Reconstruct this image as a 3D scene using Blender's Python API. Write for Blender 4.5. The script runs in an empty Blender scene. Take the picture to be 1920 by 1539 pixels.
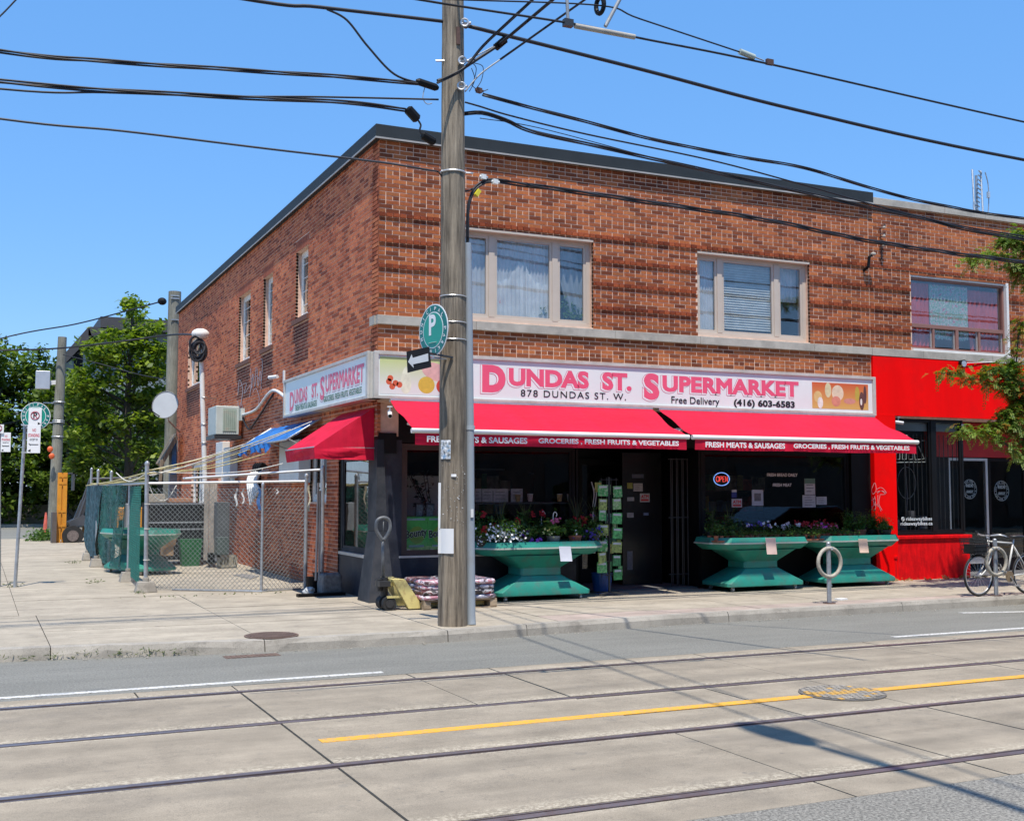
import bpy, bmesh, math, random
import numpy as np
from mathutils import Vector, Matrix
random.seed(7); RNG = np.random.default_rng(7)
S = bpy.context.scene; COL = S.collection
rad = math.radians
# ---------------------------------------------------------------- camera
F_PX, YAW, PITCH, ROLL = 2170.8, rad(24.78), rad(3.923), rad(0.036)
FWD = Vector((math.sin(YAW)*math.cos(PITCH), math.cos(YAW)*math.cos(PITCH), math.sin(PITCH)))
_r = Vector((math.cos(YAW), -math.sin(YAW), 0)); _u = _r.cross(FWD)
RGT = _r*math.cos(ROLL)+_u*math.sin(ROLL); UPV = -_r*math.sin(ROLL)+_u*math.cos(ROLL)
EYE = Vector((0, 0, 1.76))
cam_d = bpy.data.cameras.new('camera'); cam = bpy.data.objects.new('camera', cam_d); COL.objects.link(cam)
cam_d.sensor_width = 36; cam_d.lens = F_PX/1920*36; cam_d.clip_start = .1; cam_d.clip_end = 2000
m = Matrix((RGT, UPV, -FWD)).transposed().to_4x4(); m.translation = EYE; cam.matrix_world = m
S.camera = cam
# ---------------------------------------------------------------- light
SUN_EL, SUN_A = rad(69), rad(21)
w = bpy.data.worlds.new('World'); S.world = w; w.use_nodes = True
nt = w.node_tree; bg = nt.nodes['Background']
sky = nt.nodes.new('ShaderNodeTexSky'); sky.sky_type = 'NISHITA'; sky.sun_disc = False
sky.sun_elevation = SUN_EL; sky.sun_rotation = math.pi+SUN_A; sky.air_density = 1.0; sky.dust_density = .15; sky.ozone_density = 2.2
sky.altitude = 100
hs = nt.nodes.new('ShaderNodeHueSaturation'); hs.inputs['Saturation'].default_value = 1.12; nt.links.new(sky.outputs[0], hs.inputs['Color'])
mx_ = nt.nodes.new('ShaderNodeMix'); mx_.data_type = 'RGBA'; mx_.inputs[0].default_value = .62; mx_.inputs[7].default_value = (.68, 2.12, 4.9, 1); nt.links.new(hs.outputs[0], mx_.inputs[6])
nt.links.new(mx_.outputs[2], bg.inputs[0]); bg.inputs[1].default_value = .145
sd = bpy.data.lights.new('sun', 'SUN'); sd.energy = 4.2; sd.angle = rad(.53); sd.color = (1, .94, .84)
sun = bpy.data.objects.new('sun', sd); COL.objects.link(sun)
sv = Vector((-math.sin(SUN_A)*math.cos(SUN_EL), -math.cos(SUN_A)*math.cos(SUN_EL), math.sin(SUN_EL)))
sun.rotation_euler = sv.to_track_quat('Z', 'Y').to_euler(); sun.location = (0, -10, 40)
S.view_settings.view_transform = 'Standard'; S.view_settings.look = 'None'
S.view_settings.gamma = 1; S.view_settings.use_curve_mapping = False
S.view_settings.exposure = .5
S.render.engine = 'CYCLES'
S.cycles.max_bounces = 6; S.cycles.transparent_max_bounces = 16; S.cycles.caustics_reflective = False; S.cycles.caustics_refractive = False

# ---------------------------------------------------------------- helpers
def _ray(x, y): return RGT*(x-960)-UPV*(y-769.5)+FWD*F_PX
def PY(x, y, Y): d = _ray(x, y); return EYE+d*((Y-EYE.y)/d.y)
def PX(x, y, X): d = _ray(x, y); return EYE+d*((X-EYE.x)/d.x)
def PZ(x, y, z=0): d = _ray(x, y); return EYE+d*((z-EYE.z)/d.z)
def V(*a): return Vector(a)
ROOT = {}
def props(o, label=None, cat=None, group=None, kind=None):
    if label: o['label'] = label
    if cat: o['category'] = cat
    if group: o['group'] = group
    if kind: o['kind'] = kind
    return o
def thing(name, label, cat, loc=(0, 0, 0), group=None, kind=None):
    o = bpy.data.objects.new(name, None); COL.objects.link(o); o.location = loc; o.empty_display_size = .2
    ROOT[o.name] = Vector(loc); return props(o, label, cat, group, kind)
def rootloc(p): return ROOT[p.name]
class MB:
    def __init__(s): s.v = []; s.f = []; s.base = 0
    def add(s, vs, fs):
        b = len(s.v); s.v.extend([tuple(q) for q in vs]); s.f.extend([tuple(i+b for i in f) for f in fs]); return s
    def box(s, x0, x1, y0, y1, z0, z1):
        if x1 < x0: x0, x1 = x1, x0
        if y1 < y0: y0, y1 = y1, y0
        if z1 < z0: z0, z1 = z1, z0
        return s.add([(x0,y0,z0),(x1,y0,z0),(x1,y1,z0),(x0,y1,z0),(x0,y0,z1),(x1,y0,z1),(x1,y1,z1),(x0,y1,z1)],
            [(0,3,2,1),(4,5,6,7),(0,1,5,4),(1,2,6,5),(2,3,7,6),(3,0,4,7)])
    def hexa(s, lo, hi):  # lo, hi: 4 points each
        return s.add(list(lo)+list(hi), [(3,2,1,0),(4,5,6,7),(0,1,5,4),(1,2,6,5),(2,3,7,6),(3,0,4,7)])
    def obox(s, c, sx, sy, sz, rz=0, rx=0, ry=0):
        M = Matrix.Rotation(rz,3,'Z')@Matrix.Rotation(rx,3,'X')@Matrix.Rotation(ry,3,'Y'); c = Vector(c)
        q = [c+M@Vector((a*sx/2, b*sy/2, d*sz/2)) for d in (-1,1) for a,b in ((-1,-1),(1,-1),(1,1),(-1,1))]
        return s.hexa(q[:4], q[4:])
    def bar(s, p0, p1, w, h=None, up=(0,0,1)):
        p0, p1 = Vector(p0), Vector(p1); d = (p1-p0).normalized(); h = h or w
        a = d.cross(Vector(up)); a = a.normalized() if a.length > 1e-4 else Vector((1,0,0)); b = a.cross(d).normalized()
        q = [p+a*i*w/2+b*j*h/2 for p in (p0,p1) for i,j in ((-1,-1),(1,-1),(1,1),(-1,1))]
        return s.hexa(q[:4], q[4:])
    def tube(s, pts, r, n=8, caps=True, closed=False):
        pts = [Vector(p) for p in pts]; N = len(pts); rs = r if isinstance(r, (list, tuple)) else [r]*N
        b = len(s.v); prev = None
        for i, p in enumerate(pts):
            if closed: t = (pts[(i+1)%N]-pts[i-1])
            else: t = pts[min(i+1,N-1)]-pts[max(i-1,0)]
            t = t.normalized() if t.length > 1e-9 else Vector((0,0,1))
            if prev is None:
                a = t.cross(Vector((0,0,1)));
                if a.length < 1e-3: a = t.cross(Vector((1,0,0)))
            else: a = prev-t*prev.dot(t)
            a.normalize(); prev = a; c = t.cross(a)
            for k in range(n):
                th = 2*math.pi*k/n; s.v.append(tuple(p+(a*math.cos(th)+c*math.sin(th))*rs[i]))
        for i in range(N if closed else N-1):
            j = (i+1) % N
            for k in range(n):
                l = (k+1) % n; s.f.append((b+i*n+k, b+i*n+l, b+j*n+l, b+j*n+k))
        if caps and not closed:
            s.f.append(tuple(b+k for k in range(n))[::-1]); s.f.append(tuple(b+(N-1)*n+k for k in range(n)))
        return s
    def cyl(s, p0, p1, r0, r1=None, n=12): return s.tube([p0, p1], [r0, r0 if r1 is None else r1], n)
    def ring(s, c, R, r, ax=(0,1,0), n=28, m=8, a0=0, a1=2*math.pi, sx=1, sy=1):
        ax = Vector(ax).normalized(); u = ax.cross(Vector((0,0,1)))
        if u.length < 1e-3: u = Vector((1,0,0))
        u.normalize(); v = ax.cross(u); c = Vector(c); full = abs(a1-a0-2*math.pi) < 1e-6
        k = n if full else n+1
        return s.tube([c+u*R*sx*math.cos(a0+(a1-a0)*i/n)+v*R*sy*math.sin(a0+(a1-a0)*i/n) for i in range(k)], r, m, closed=full)
    def disc(s, c, R, ax, th=.004, n=32, sy=1):
        ax = Vector(ax).normalized(); c = Vector(c); u = ax.cross(Vector((0,0,1))); u = u.normalized() if u.length > 1e-3 else Vector((1,0,0)); v = u.cross(ax)
        b = len(s.v)
        for d in (-th/2, th/2):
            for i in range(n):
                t = 2*math.pi*i/n; s.v.append(tuple(c+ax*d+u*R*math.cos(t)+v*R*sy*math.sin(t)))
        s.f.append(tuple(b+n+i for i in range(n))); s.f.append(tuple(b+i for i in range(n))[::-1])
        for i in range(n): j = (i+1)%n; s.f.append((b+i, b+j, b+n+j, b+n+i))
        return s
    def lathe(s, c, prof, n=20, ax=(0,0,1)):
        ax = Vector(ax).normalized(); c = Vector(c); u = ax.orthogonal().normalized(); v = ax.cross(u); b = len(s.v); m = len(prof)
        for r, h in prof:
            for i in range(n): t = 2*math.pi*i/n; s.v.append(tuple(c+ax*h+(u*math.cos(t)+v*math.sin(t))*max(r,1e-4)))
        for i in range(m-1):
            for k in range(n): l = (k+1)%n; s.f.append((b+i*n+k, b+i*n+l, b+(i+1)*n+l, b+(i+1)*n+k))
        s.f.append(tuple(b+k for k in range(n))[::-1]); s.f.append(tuple(b+(m-1)*n+k for k in range(n)))
        return s
    def poly(s, pts): return s.add(pts, [tuple(range(len(pts)))])
    def prism(s, pts, d):  # extrude polygon by vector
        d = Vector(d); n = len(pts); a = [Vector(p) for p in pts]; q = [p+d for p in a]
        return s.add(a+q, [tuple(range(n))[::-1], tuple(range(n, 2*n))]+[(i, (i+1)%n, n+(i+1)%n, n+i) for i in range(n)])
    def blob(s, c, rx, ry, rz, n=10, m=7, jit=0.0, rot=0, pw=1.0):
        c = Vector(c); b = len(s.v); cr, sr = math.cos(rot), math.sin(rot)
        sg = lambda t: math.copysign(abs(t)**pw, t)
        for i in range(1, m):
            ph = math.pi*i/m
            for k in range(n):
                th = 2*math.pi*k/n; j = 1+random.uniform(-jit, jit)
                x, y, z = rx*sg(math.sin(ph))*sg(math.cos(th))*j, ry*sg(math.sin(ph))*sg(math.sin(th))*j, rz*sg(math.cos(ph))*j
                s.v.append((c.x+x*cr-y*sr, c.y+x*sr+y*cr, c.z+z))
        t = len(s.v); s.v.append((c.x, c.y, c.z+rz)); s.v.append((c.x, c.y, c.z-rz))
        for i in range(m-2):
            for k in range(n): l=(k+1)%n; s.f.append((b+i*n+k, b+(i+1)*n+k, b+(i+1)*n+l, b+i*n+l))
        for k in range(n): l=(k+1)%n; s.f.append((t, b+k, b+l)); s.f.append((t+1, b+(m-2)*n+l, b+(m-2)*n+k))
        return s
    def leaves(s, C, n, size, spread, up=.3, asp=.5):
        """n leaf quads (bent diamonds) about centres C (array k x 3) with gaussian spread"""
        C = np.asarray(C, float).reshape(-1, 3); idx = RNG.integers(0, len(C), n)
        sp = np.asarray(spread, float)*np.ones(3)
        P = C[idx]+RNG.normal(0, 1, (n,3))*sp
        u = RNG.normal(0,1,(n,3)); u[:,2] *= .6; u /= np.linalg.norm(u,axis=1)[:,None]
        w_ = RNG.normal(0,1,(n,3)); w_[:,2] += up*4; v = np.cross(u, w_); v /= np.linalg.norm(v,axis=1)[:,None]+1e-9
        L = (size*RNG.uniform(.4,1.5,n))[:,None]
        a = P-u*L*.5; c = P+u*L*.5; b_ = P+v*L*asp*.5; d = P-v*L*asp*.5
        base = len(s.v); q = np.stack([a,b_,c,d],1).reshape(-1,3); s.v.extend(map(tuple, q.tolist()))
        s.f.extend([(base+4*i, base+4*i+1, base+4*i+2, base+4*i+3) for i in range(n)])
        return s
    def build(s, name, mat, parent=None, loc=None, smooth=False, bevel=0, label=None, cat=None, group=None, kind=None):
        o0 = rootloc(parent) if parent else Vector(loc if loc is not None else (0,0,0))
        me = bpy.data.meshes.new(name); vv = np.array(s.v, dtype=np.float64)-np.array(o0)
        me.from_pydata(vv.tolist(), [], s.f); me.update()
        if isinstance(mat, (list, tuple)):
            for q in mat: me.materials.append(q)
        else: me.materials.append(mat)
        o = bpy.data.objects.new(name, me); COL.objects.link(o)
        if parent: o.parent = parent; ROOT[o.name] = o0
        else: o.location = o0; ROOT[o.name] = o0
        if smooth: me.polygons.foreach_set('use_smooth', [True]*len(me.polygons))
        if smooth == 'auto' or bevel:
            me.polygons.foreach_set('use_smooth', [True]*len(me.polygons)); me.set_sharp_from_angle(angle=rad(40))
        if bevel:
            b = o.modifiers.new('bevel', 'BEVEL'); b.width = bevel; b.segments = 2; b.limit_method = 'ANGLE'; b.angle_limit = rad(35); b.harden_normals = True
        return props(o, label, cat, group, kind)
def copy_tree(o, parent=None):
    c = o.copy(); COL.objects.link(c)
    if parent: c.parent = parent
    for ch in list(o.children): copy_tree(ch, c)
    return c
def place(o, loc, rz=None, label=None, group=None, sc=None):
    o.location = loc
    if rz is not None: o.rotation_euler = (0, 0, rz)
    if sc is not None: o.scale = (sc, sc, sc)
    if label: o['label'] = label
    if group: o['group'] = group
    return o
def arc(p0, p1, sag, n=14):
    p0, p1 = Vector(p0), Vector(p1)
    return [p0.lerp(p1, i/n)-Vector((0,0,sag*4*(i/n)*(1-i/n))) for i in range(n+1)]
def spline(pts, k=6):
    P = [Vector(p) for p in pts]; out = []
    for i in range(len(P)-1):
        a, b, c, d = P[max(i-1,0)], P[i], P[i+1], P[min(i+2, len(P)-1)]
        for j in range(k):
            t = j/k; out.append(.5*((2*b)+(c-a)*t+(2*a-5*b+4*c-d)*t*t+(3*b-a-3*c+d)*t**3))
    return out+[P[-1]]
# ---------------------------------------------------------------- text
_tx = {}
def text_mesh(s, bold=0, shear=0, sp=1.0):
    key = (s, bold, shear, sp)
    if key not in _tx:
        cu = bpy.data.curves.new('t', 'FONT'); cu.body = s; cu.size = 1; cu.offset = bold; cu.shear = shear; cu.space_character = sp; cu.resolution_u = 4
        o = bpy.data.objects.new('t', cu); COL.objects.link(o)
        dg = bpy.context.evaluated_depsgraph_get(); dg.update(); me = bpy.data.meshes.new_from_object(o.evaluated_get(dg))
        v = [x.co.copy() for x in me.vertices]; f = [tuple(p.vertices) for p in me.polygons]
        bpy.data.objects.remove(o); bpy.data.curves.remove(cu); bpy.data.meshes.remove(me)
        if bold > 0 and 'M' in s:      # the bolded M of the built-in font folds over itself: rebuild it
            for i, ch in enumerate(s):
                if ch != 'M': continue
                pv, _ = text_mesh(s[:i+1], 0, 0, sp); ad = max(p.x for p in pv)-.71; b = bold
                lo, hi = ad+.07-b-.01, ad+.71+b+.01
                f = [q for q in f if not all(lo <= v[k].x <= hi for k in q)]
                y1 = .53-2.73*b; yb = .27-1.55*b; yt = .40+1.6*b; n0 = len(v)
                L_ = [(.07-b,-b),(.17+b,-b),(.17+b,y1),(.17+.3*b,.68+b),(.07-b,.68+b)]; M_ = [(.17+.3*b,.68+b),(.17+b,y1),(.39,yb),(.39,yt)]
                for P in (L_, M_):
                    for mir in (0, 1):
                        n0 = len(v); v += [Vector((ad+(.78-x if mir else x), y, 0)) for x, y in P]
                        ids = tuple(range(n0, n0+len(P))); f.append(ids[::-1] if mir else ids)
            used = sorted({k for q in f for k in q}); mp_ = {k: i for i, k in enumerate(used)}; v = [v[k] for k in used]; f = [tuple(mp_[k] for k in q) for q in f]
        _tx[key] = (v, f)
    return _tx[key]
def text_into(mb, s, O, u, v, w=None, h=None, bold=0, shear=0, sp=1.0, off=0, asp=None):
    """fit text's bounding box with lower left corner O, width w along u, height h along v"""
    vs, fs = text_mesh(s, bold, shear, sp)
    if not vs: return mb
    x0 = min(p.x for p in vs); x1 = max(p.x for p in vs); y0 = min(p.y for p in vs); y1 = max(p.y for p in vs)
    u, v, O = Vector(u).normalized(), Vector(v).normalized(), Vector(O); n = u.cross(v)
    sy = h/(y1-y0) if h else w/(x1-x0); sx = w/(x1-x0) if w else sy*(asp or 1)
    return mb.add([O+u*((p.x-x0)*sx)+v*((p.y-y0)*sy)+n*off for p in vs], fs)
UX, UZ, UY = V(1,0,0), V(0,0,1), V(0,1,0)
def text(s, O, u, v, w, h, mat, parent, bold=0, off=.003, name='lettering', **k):
    return text_into(MB(), s, O, u, v, w, h, bold, off=off, **k).build(name, mat, parent)

# ---------------------------------------------------------------- materials
def _nodes(name):
    m = bpy.data.materials.new(name); m.use_nodes = True; return m, m.node_tree, m.node_tree.nodes['Principled BSDF']
def lk(nt, a, b): nt.links.new(a, b)
def N(nt, t, **k):
    n = nt.nodes.new(t)
    for a, b in k.items(): setattr(n, a, b)
    return n
def mix(nt, a, b, fac, mode='MIX'):
    n = N(nt, 'ShaderNodeMix', data_type='RGBA', blend_type=mode)
    for s, q in ((n.inputs[0], fac), (n.inputs[6], a), (n.inputs[7], b)):
        if isinstance(q, bpy.types.NodeSocket): lk(nt, q, s)
        elif isinstance(q, (int, float)): s.default_value = q
        else: s.default_value = (*q[:3], 1)
    return n.outputs[2]
def noise(nt, scale, detail=4, rough=.55, vec=None, stretch=None):
    g = N(nt, 'ShaderNodeNewGeometry'); src = vec or g.outputs['Position']
    if stretch:
        mp = N(nt, 'ShaderNodeVectorMath', operation='MULTIPLY'); lk(nt, src, mp.inputs[0]); mp.inputs[1].default_value = stretch; src = mp.outputs[0]
    n = N(nt, 'ShaderNodeTexNoise'); n.inputs['Scale'].default_value = scale; n.inputs['Detail'].default_value = detail; n.inputs['Roughness'].default_value = rough
    lk(nt, src, n.inputs['Vector']); return n.outputs['Fac']
def ramp(nt, fac, stops, interp='LINEAR'):
    r = N(nt, 'ShaderNodeValToRGB'); r.color_ramp.interpolation = interp; e = r.color_ramp.elements
    while len(e) < len(stops): e.new(.5)
    for i, (p, c) in enumerate(stops):
        e[i].position = p; e[i].color = (*(c if isinstance(c, (tuple, list)) else (c,c,c)), 1)
    lk(nt, fac, r.inputs[0]); return r.outputs[0]
def bump(nt, bs, h, strength=.3, dist=.01):
    b = N(nt, 'ShaderNodeBump'); b.inputs['Strength'].default_value = strength; b.inputs['Distance'].default_value = dist
    lk(nt, h, b.inputs['Height']); lk(nt, b.outputs[0], bs.inputs['Normal'])
MATS = {}
def mat(name, c, rough=.6, var=.15, scale=3, metal=0, spec=.5, bmp=0, bscale=60, dirt=None, dscale=1.2, damt=.5, stretch=None, coat=0):
    if name in MATS: return MATS[name]
    m, nt, bs = _nodes(name)
    bs.inputs['Roughness'].default_value = rough; bs.inputs['Metallic'].default_value = metal; bs.inputs['Specular IOR Level'].default_value = spec
    if coat: bs.inputs['Coat Weight'].default_value = coat
    c = tuple(c); lo = tuple(x*(1-var) for x in c); hi = tuple(min(1, x*(1+var)) for x in c)
    col = ramp(nt, noise(nt, scale, stretch=stretch), [(.3, lo), (.7, hi)])
    if dirt:
        f = ramp(nt, noise(nt, dscale, 6, .65), [(.48, 0.0), (.66, damt)])
        col = mix(nt, col, dirt, f)
    lk(nt, col, bs.inputs['Base Color'])
    if bmp: bump(nt, bs, noise(nt, bscale, 3), bmp)
    MATS[name] = m; return m
def emis(name, c, s):
    m, nt, bs = _nodes(name); bs.inputs['Emission Color'].default_value = (*c,1); bs.inputs['Emission Strength'].default_value = s; bs.inputs['Base Color'].default_value = (*c,1); return m
def glass_mat(name, tint=(.8,.85,.85), refl=.12, rough=.0, rtint=(1,1,1)):
    m = bpy.data.materials.new(name); m.use_nodes = True; nt = m.node_tree; nt.nodes.clear()
    o = N(nt, 'ShaderNodeOutputMaterial'); t = N(nt, 'ShaderNodeBsdfTransparent'); g = N(nt, 'ShaderNodeBsdfGlossy'); mx = N(nt, 'ShaderNodeMixShader')
    t.inputs[0].default_value = (*tint,1); g.inputs['Roughness'].default_value = rough; g.inputs['Color'].default_value = (*rtint,1)
    lw = N(nt, 'ShaderNodeLayerWeight'); pw = N(nt, 'ShaderNodeMath', operation='POWER'); lk(nt, lw.outputs['Facing'], pw.inputs[0]); pw.inputs[1].default_value = 4.5
    ma = N(nt, 'ShaderNodeMath', operation='ADD', use_clamp=True); lk(nt, pw.outputs[0], ma.inputs[0]); ma.inputs[1].default_value = refl+.04
    # gentle waviness of old panes
    b = N(nt, 'ShaderNodeBump'); b.inputs['Strength'].default_value = .03; b.inputs['Distance'].default_value = .02
    lk(nt, noise(nt, 3.0, 2), b.inputs['Height']); lk(nt, b.outputs[0], g.inputs['Normal'])
    lk(nt, ma.outputs[0], mx.inputs[0]); lk(nt, t.outputs[0], mx.inputs[1]); lk(nt, g.outputs[0], mx.inputs[2]); lk(nt, mx.outputs[0], o.inputs[0])
    return m
def brick_mat(name, stops, painted=None):
    m, nt, bs = _nodes(name); g = N(nt, 'ShaderNodeNewGeometry'); oi = N(nt, 'ShaderNodeObjectInfo')
    a = N(nt, 'ShaderNodeMath', operation='ADD'); lk(nt, g.outputs['Random Per Island'], a.inputs[0]); lk(nt, oi.outputs['Random'], a.inputs[1])
    fr = N(nt, 'ShaderNodeMath', operation='FRACT'); lk(nt, a.outputs[0], fr.inputs[0])
    col = ramp(nt, fr.outputs[0], stops)
    big = ramp(nt, noise(nt, .55, 3), [(.35, (.72,.68,.68)), (.65, (1.12,1.15,1.1))])
    col = mix(nt, col, big, .8, 'MULTIPLY')
    fine = ramp(nt, noise(nt, 38, 4, .7), [(.3, .78), (.7, 1.15)])
    col = mix(nt, col, fine, .8, 'MULTIPLY')
    soot = ramp(nt, noise(nt, 1.0, 6, .65, stretch=(1.6,1.6,.22)), [(.50, (1,1,1)), (.68, (.52,.50,.50))])
    col = mix(nt, col, soot, .5, 'MULTIPLY')
    lk(nt, col, bs.inputs['Base Color']); bs.inputs['Roughness'].default_value = .85; bs.inputs['Specular IOR Level'].default_value = .15
    bump(nt, bs, noise(nt, 90, 3), .35, .004); return m
def leaf_mat(name, c1, c2, c3=None, trans=.35, scale=.9):
    m, nt, bs = _nodes(name); g = N(nt, 'ShaderNodeNewGeometry')
    st = [(0, c1), (.6, c2)]+([(1, c3)] if c3 else [(1, c2)])
    col = ramp(nt, g.outputs['Random Per Island'], st)
    col = mix(nt, col, ramp(nt, noise(nt, scale, 3), [(.35, (.7,.72,.7)), (.65, (1.25,1.2,1.1))]), .8, 'MULTIPLY')
    bs.inputs['Roughness'].default_value = .5; bs.inputs['Specular IOR Level'].default_value = .35
    lk(nt, col, bs.inputs['Base Color'])
    tr = N(nt, 'ShaderNodeBsdfTranslucent'); lk(nt, mix(nt, col, (1.3,1.5,.5), 1.0, 'MULTIPLY'), tr.inputs[0]); ms = N(nt, 'ShaderNodeMixShader'); ms.inputs[0].default_value = trans
    out = nt.nodes['Material Output']; lk(nt, bs.outputs[0], ms.inputs[1]); lk(nt, tr.outputs[0], ms.inputs[2]); lk(nt, ms.outputs[0], out.inputs[0]); return m
def wood_mat(name, c1, c2, sc=(14,14,.9), bs_=.5):
    m, nt, bs = _nodes(name); n1 = noise(nt, 3.0, 8, .7, stretch=sc); n2 = noise(nt, 1.2, 5, .6)
    col = mix(nt, ramp(nt, n1, [(.32, c1), (.68, c2)]), ramp(nt, n2, [(.35, .65), (.65, 1.2)]), .9, 'MULTIPLY')
    lk(nt, col, bs.inputs['Base Color']); bs.inputs['Roughness'].default_value = .88; bump(nt, bs, n1, bs_, .02); return m
def concrete_mat(name, c, spk=.25, stain=(.12,.11,.10), samt=.35, sscale=.8, streak=True, island=.08):
    m, nt, bs = _nodes(name); g = N(nt, 'ShaderNodeNewGeometry')
    base = ramp(nt, noise(nt, 2.2, 6, .65), [(.3, tuple(x*.80 for x in c)), (.7, tuple(x*1.14 for x in c))])
    base = mix(nt, base, ramp(nt, noise(nt, 130, 2, .8), [(.35, 1-spk), (.65, 1+spk)]), .7, 'MULTIPLY')
    if streak: base = mix(nt, base, ramp(nt, noise(nt, 1.0, 5, .6, stretch=(.35,3.2,1)), [(.35, .84), (.65, 1.12)]), .8, 'MULTIPLY')
    base = mix(nt, base, stain, ramp(nt, noise(nt, sscale, 7, .7), [(.55, 0.0), (.75, samt)]))
    base = mix(nt, base, ramp(nt, g.outputs['Random Per Island'], [(0, 1-island), (1, 1+island)]), 1.0, 'MULTIPLY')
    cr = noise(nt, .9, 9, .72, stretch=(1,1,1)); base = mix(nt, base, (.09,.08,.07), ramp(nt, cr, [(.4975,0.0),(.5,.55),(.5025,0.0)]))
    base = mix(nt, base, (.17,.155,.135), ramp(nt, noise(nt, 5.5, 3, .5), [(.66, 0.0), (.72, .35)]))
    # small dark spots (gum, oil)
    vo = N(nt, 'ShaderNodeTexVoronoi'); vo.inputs['Scale'].default_value = 2.6; lk(nt, g.outputs['Position'], vo.inputs['Vector'])
    base = mix(nt, base, stain, ramp(nt, vo.outputs['Distance'], [(.03, .55), (.055, 0.0)]))
    lk(nt, base, bs.inputs['Base Color']); bs.inputs['Roughness'].default_value = .9; bs.inputs['Specular IOR Level'].default_value = .25
    bump(nt, bs, noise(nt, 160, 3, .7), .35, .004); return m

M_front = brick_mat('brick_front', [(0,(.18,.052,.026)),(.25,(.27,.080,.036)),(.55,(.40,.117,.046)),(.85,(.50,.160,.060)),(1,(.36,.130,.055))])
M_side = brick_mat('brick_side', [(0,(.24,.066,.038)),(.25,(.42,.115,.058)),(.55,(.56,.165,.082)),(.85,(.66,.215,.10)),(1,(.50,.18,.09))])
M_band = brick_mat('brick_band', [(0,(.18,.042,.02)),(.5,(.30,.07,.03)),(1,(.40,.10,.04))])
M_mortar = mat('mortar', (.74,.51,.38), .95, .18, 9, bmp=.3)
M_mortar2 = mat('mortar_side', (.66,.44,.33), .95, .2, 7, bmp=.3)
M_stone = mat('limestone', (.42,.39,.34), .9, .12, 6, dirt=(.2,.19,.17), dscale=2.5, damt=.5, bmp=.2)
M_flash = mat('dark_flashing', (.030,.036,.040), .6, .1, 3, spec=.2)
M_navy = mat('navy_panel', (.012,.015,.028), .5, .35, 2.2, dirt=(.05,.055,.065), dscale=3, damt=.5)
M_charcoal = mat('charcoal_pillar', (.030,.034,.042), .6, .25, 2.5, spec=.25, dirt=(.07,.07,.075), dscale=2.5, damt=.6)
M_black = mat('black_trim', (.006,.006,.007), .5, .3, spec=.2)
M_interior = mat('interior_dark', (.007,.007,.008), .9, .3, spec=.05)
M_redpaint = mat('red_paint', (.93,.0015,.0015), .6, .09, 1.1, spec=.08, dirt=(.78,.004,.004), dscale=1.5, damt=.7, stretch=(2,2,.5), bmp=.15, bscale=40)
M_redrough = mat('red_paint_rough', (.74,.004,.006), .6, .22, 5, spec=.12, dirt=(.42,.004,.006), dscale=3.5, damt=.6, stretch=(3,3,.7), bmp=.4, bscale=25)
M_white = mat('white_paint', (.74,.73,.70), .5, .06, 4)
M_beige = mat('beige_vinyl', (.52,.45,.38), .5, .05, 3)
M_steel = mat('galvanised', (.42,.44,.46), .42, .18, 12, metal=.65)
M_alu = mat('aluminium', (.62,.62,.62), .38, .08, 5, metal=.6)
M_signframe = mat('sign_frame', (.52,.50,.46), .5, .1, 4, dirt=(.3,.26,.2), dscale=3, damt=.4)
M_signface = mat('sign_face', (.76,.80,.78), .35, .03, 2)
M_pink = mat('sign_pink', (.80,.10,.19), .4, .04)
M_pinkline = mat('sign_pink_outline', (.58,.13,.22), .4, .04)
M_inkblack = mat('black_print', (.012,.012,.012), .5, .0)
M_inkgreen = mat('green_print', (.03,.16,.09), .5, .0)
M_inkwhite = mat('white_print', (.80,.80,.80), .5, .0)
M_inkred = mat('red_print', (.55,.03,.03), .5, .0)
M_rubber = mat('rubber', (.018,.018,.018), .75, .25, 20)
M_cable = mat('cable_black', (.010,.010,.014), .55, .2)
M_cablegrey = mat('cable_grey', (.30,.32,.34), .5, .3, 8)
M_pole = wood_mat('weathered_pole', (.06,.046,.033), (.36,.295,.215), (9,9,.5), .9)
M_pole2 = wood_mat('green_grey_pole', (.14,.14,.11), (.30,.29,.24))
M_teal = mat('green_plastic', (.022,.245,.185), .45, .16, 2.2, dirt=(.075,.17,.14), dscale=6, damt=.75, bmp=.15, bscale=12)
M_tealpale = mat('worn_edge_strip', (.46,.50,.44), .5, .2, 8, dirt=(.2,.3,.25), dscale=8, damt=.6)
M_paper = mat('paper', (.72,.72,.72), .8, .04)
M_grass = leaf_mat('grass', (.05,.09,.02), (.09,.14,.03), (.16,.15,.05))
G_up = glass_mat('upper_glass', (.97,.985,.99), .035)
G_shop = glass_mat('shop_glass', (.93,.95,.95), .0)
G_side = glass_mat('side_glass', (.6,.65,.66), .20)
GZ = .13; F = 16.3; XC = 5.34; XS = 14.72; XE = 22.6; YB = 35.3
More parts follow.
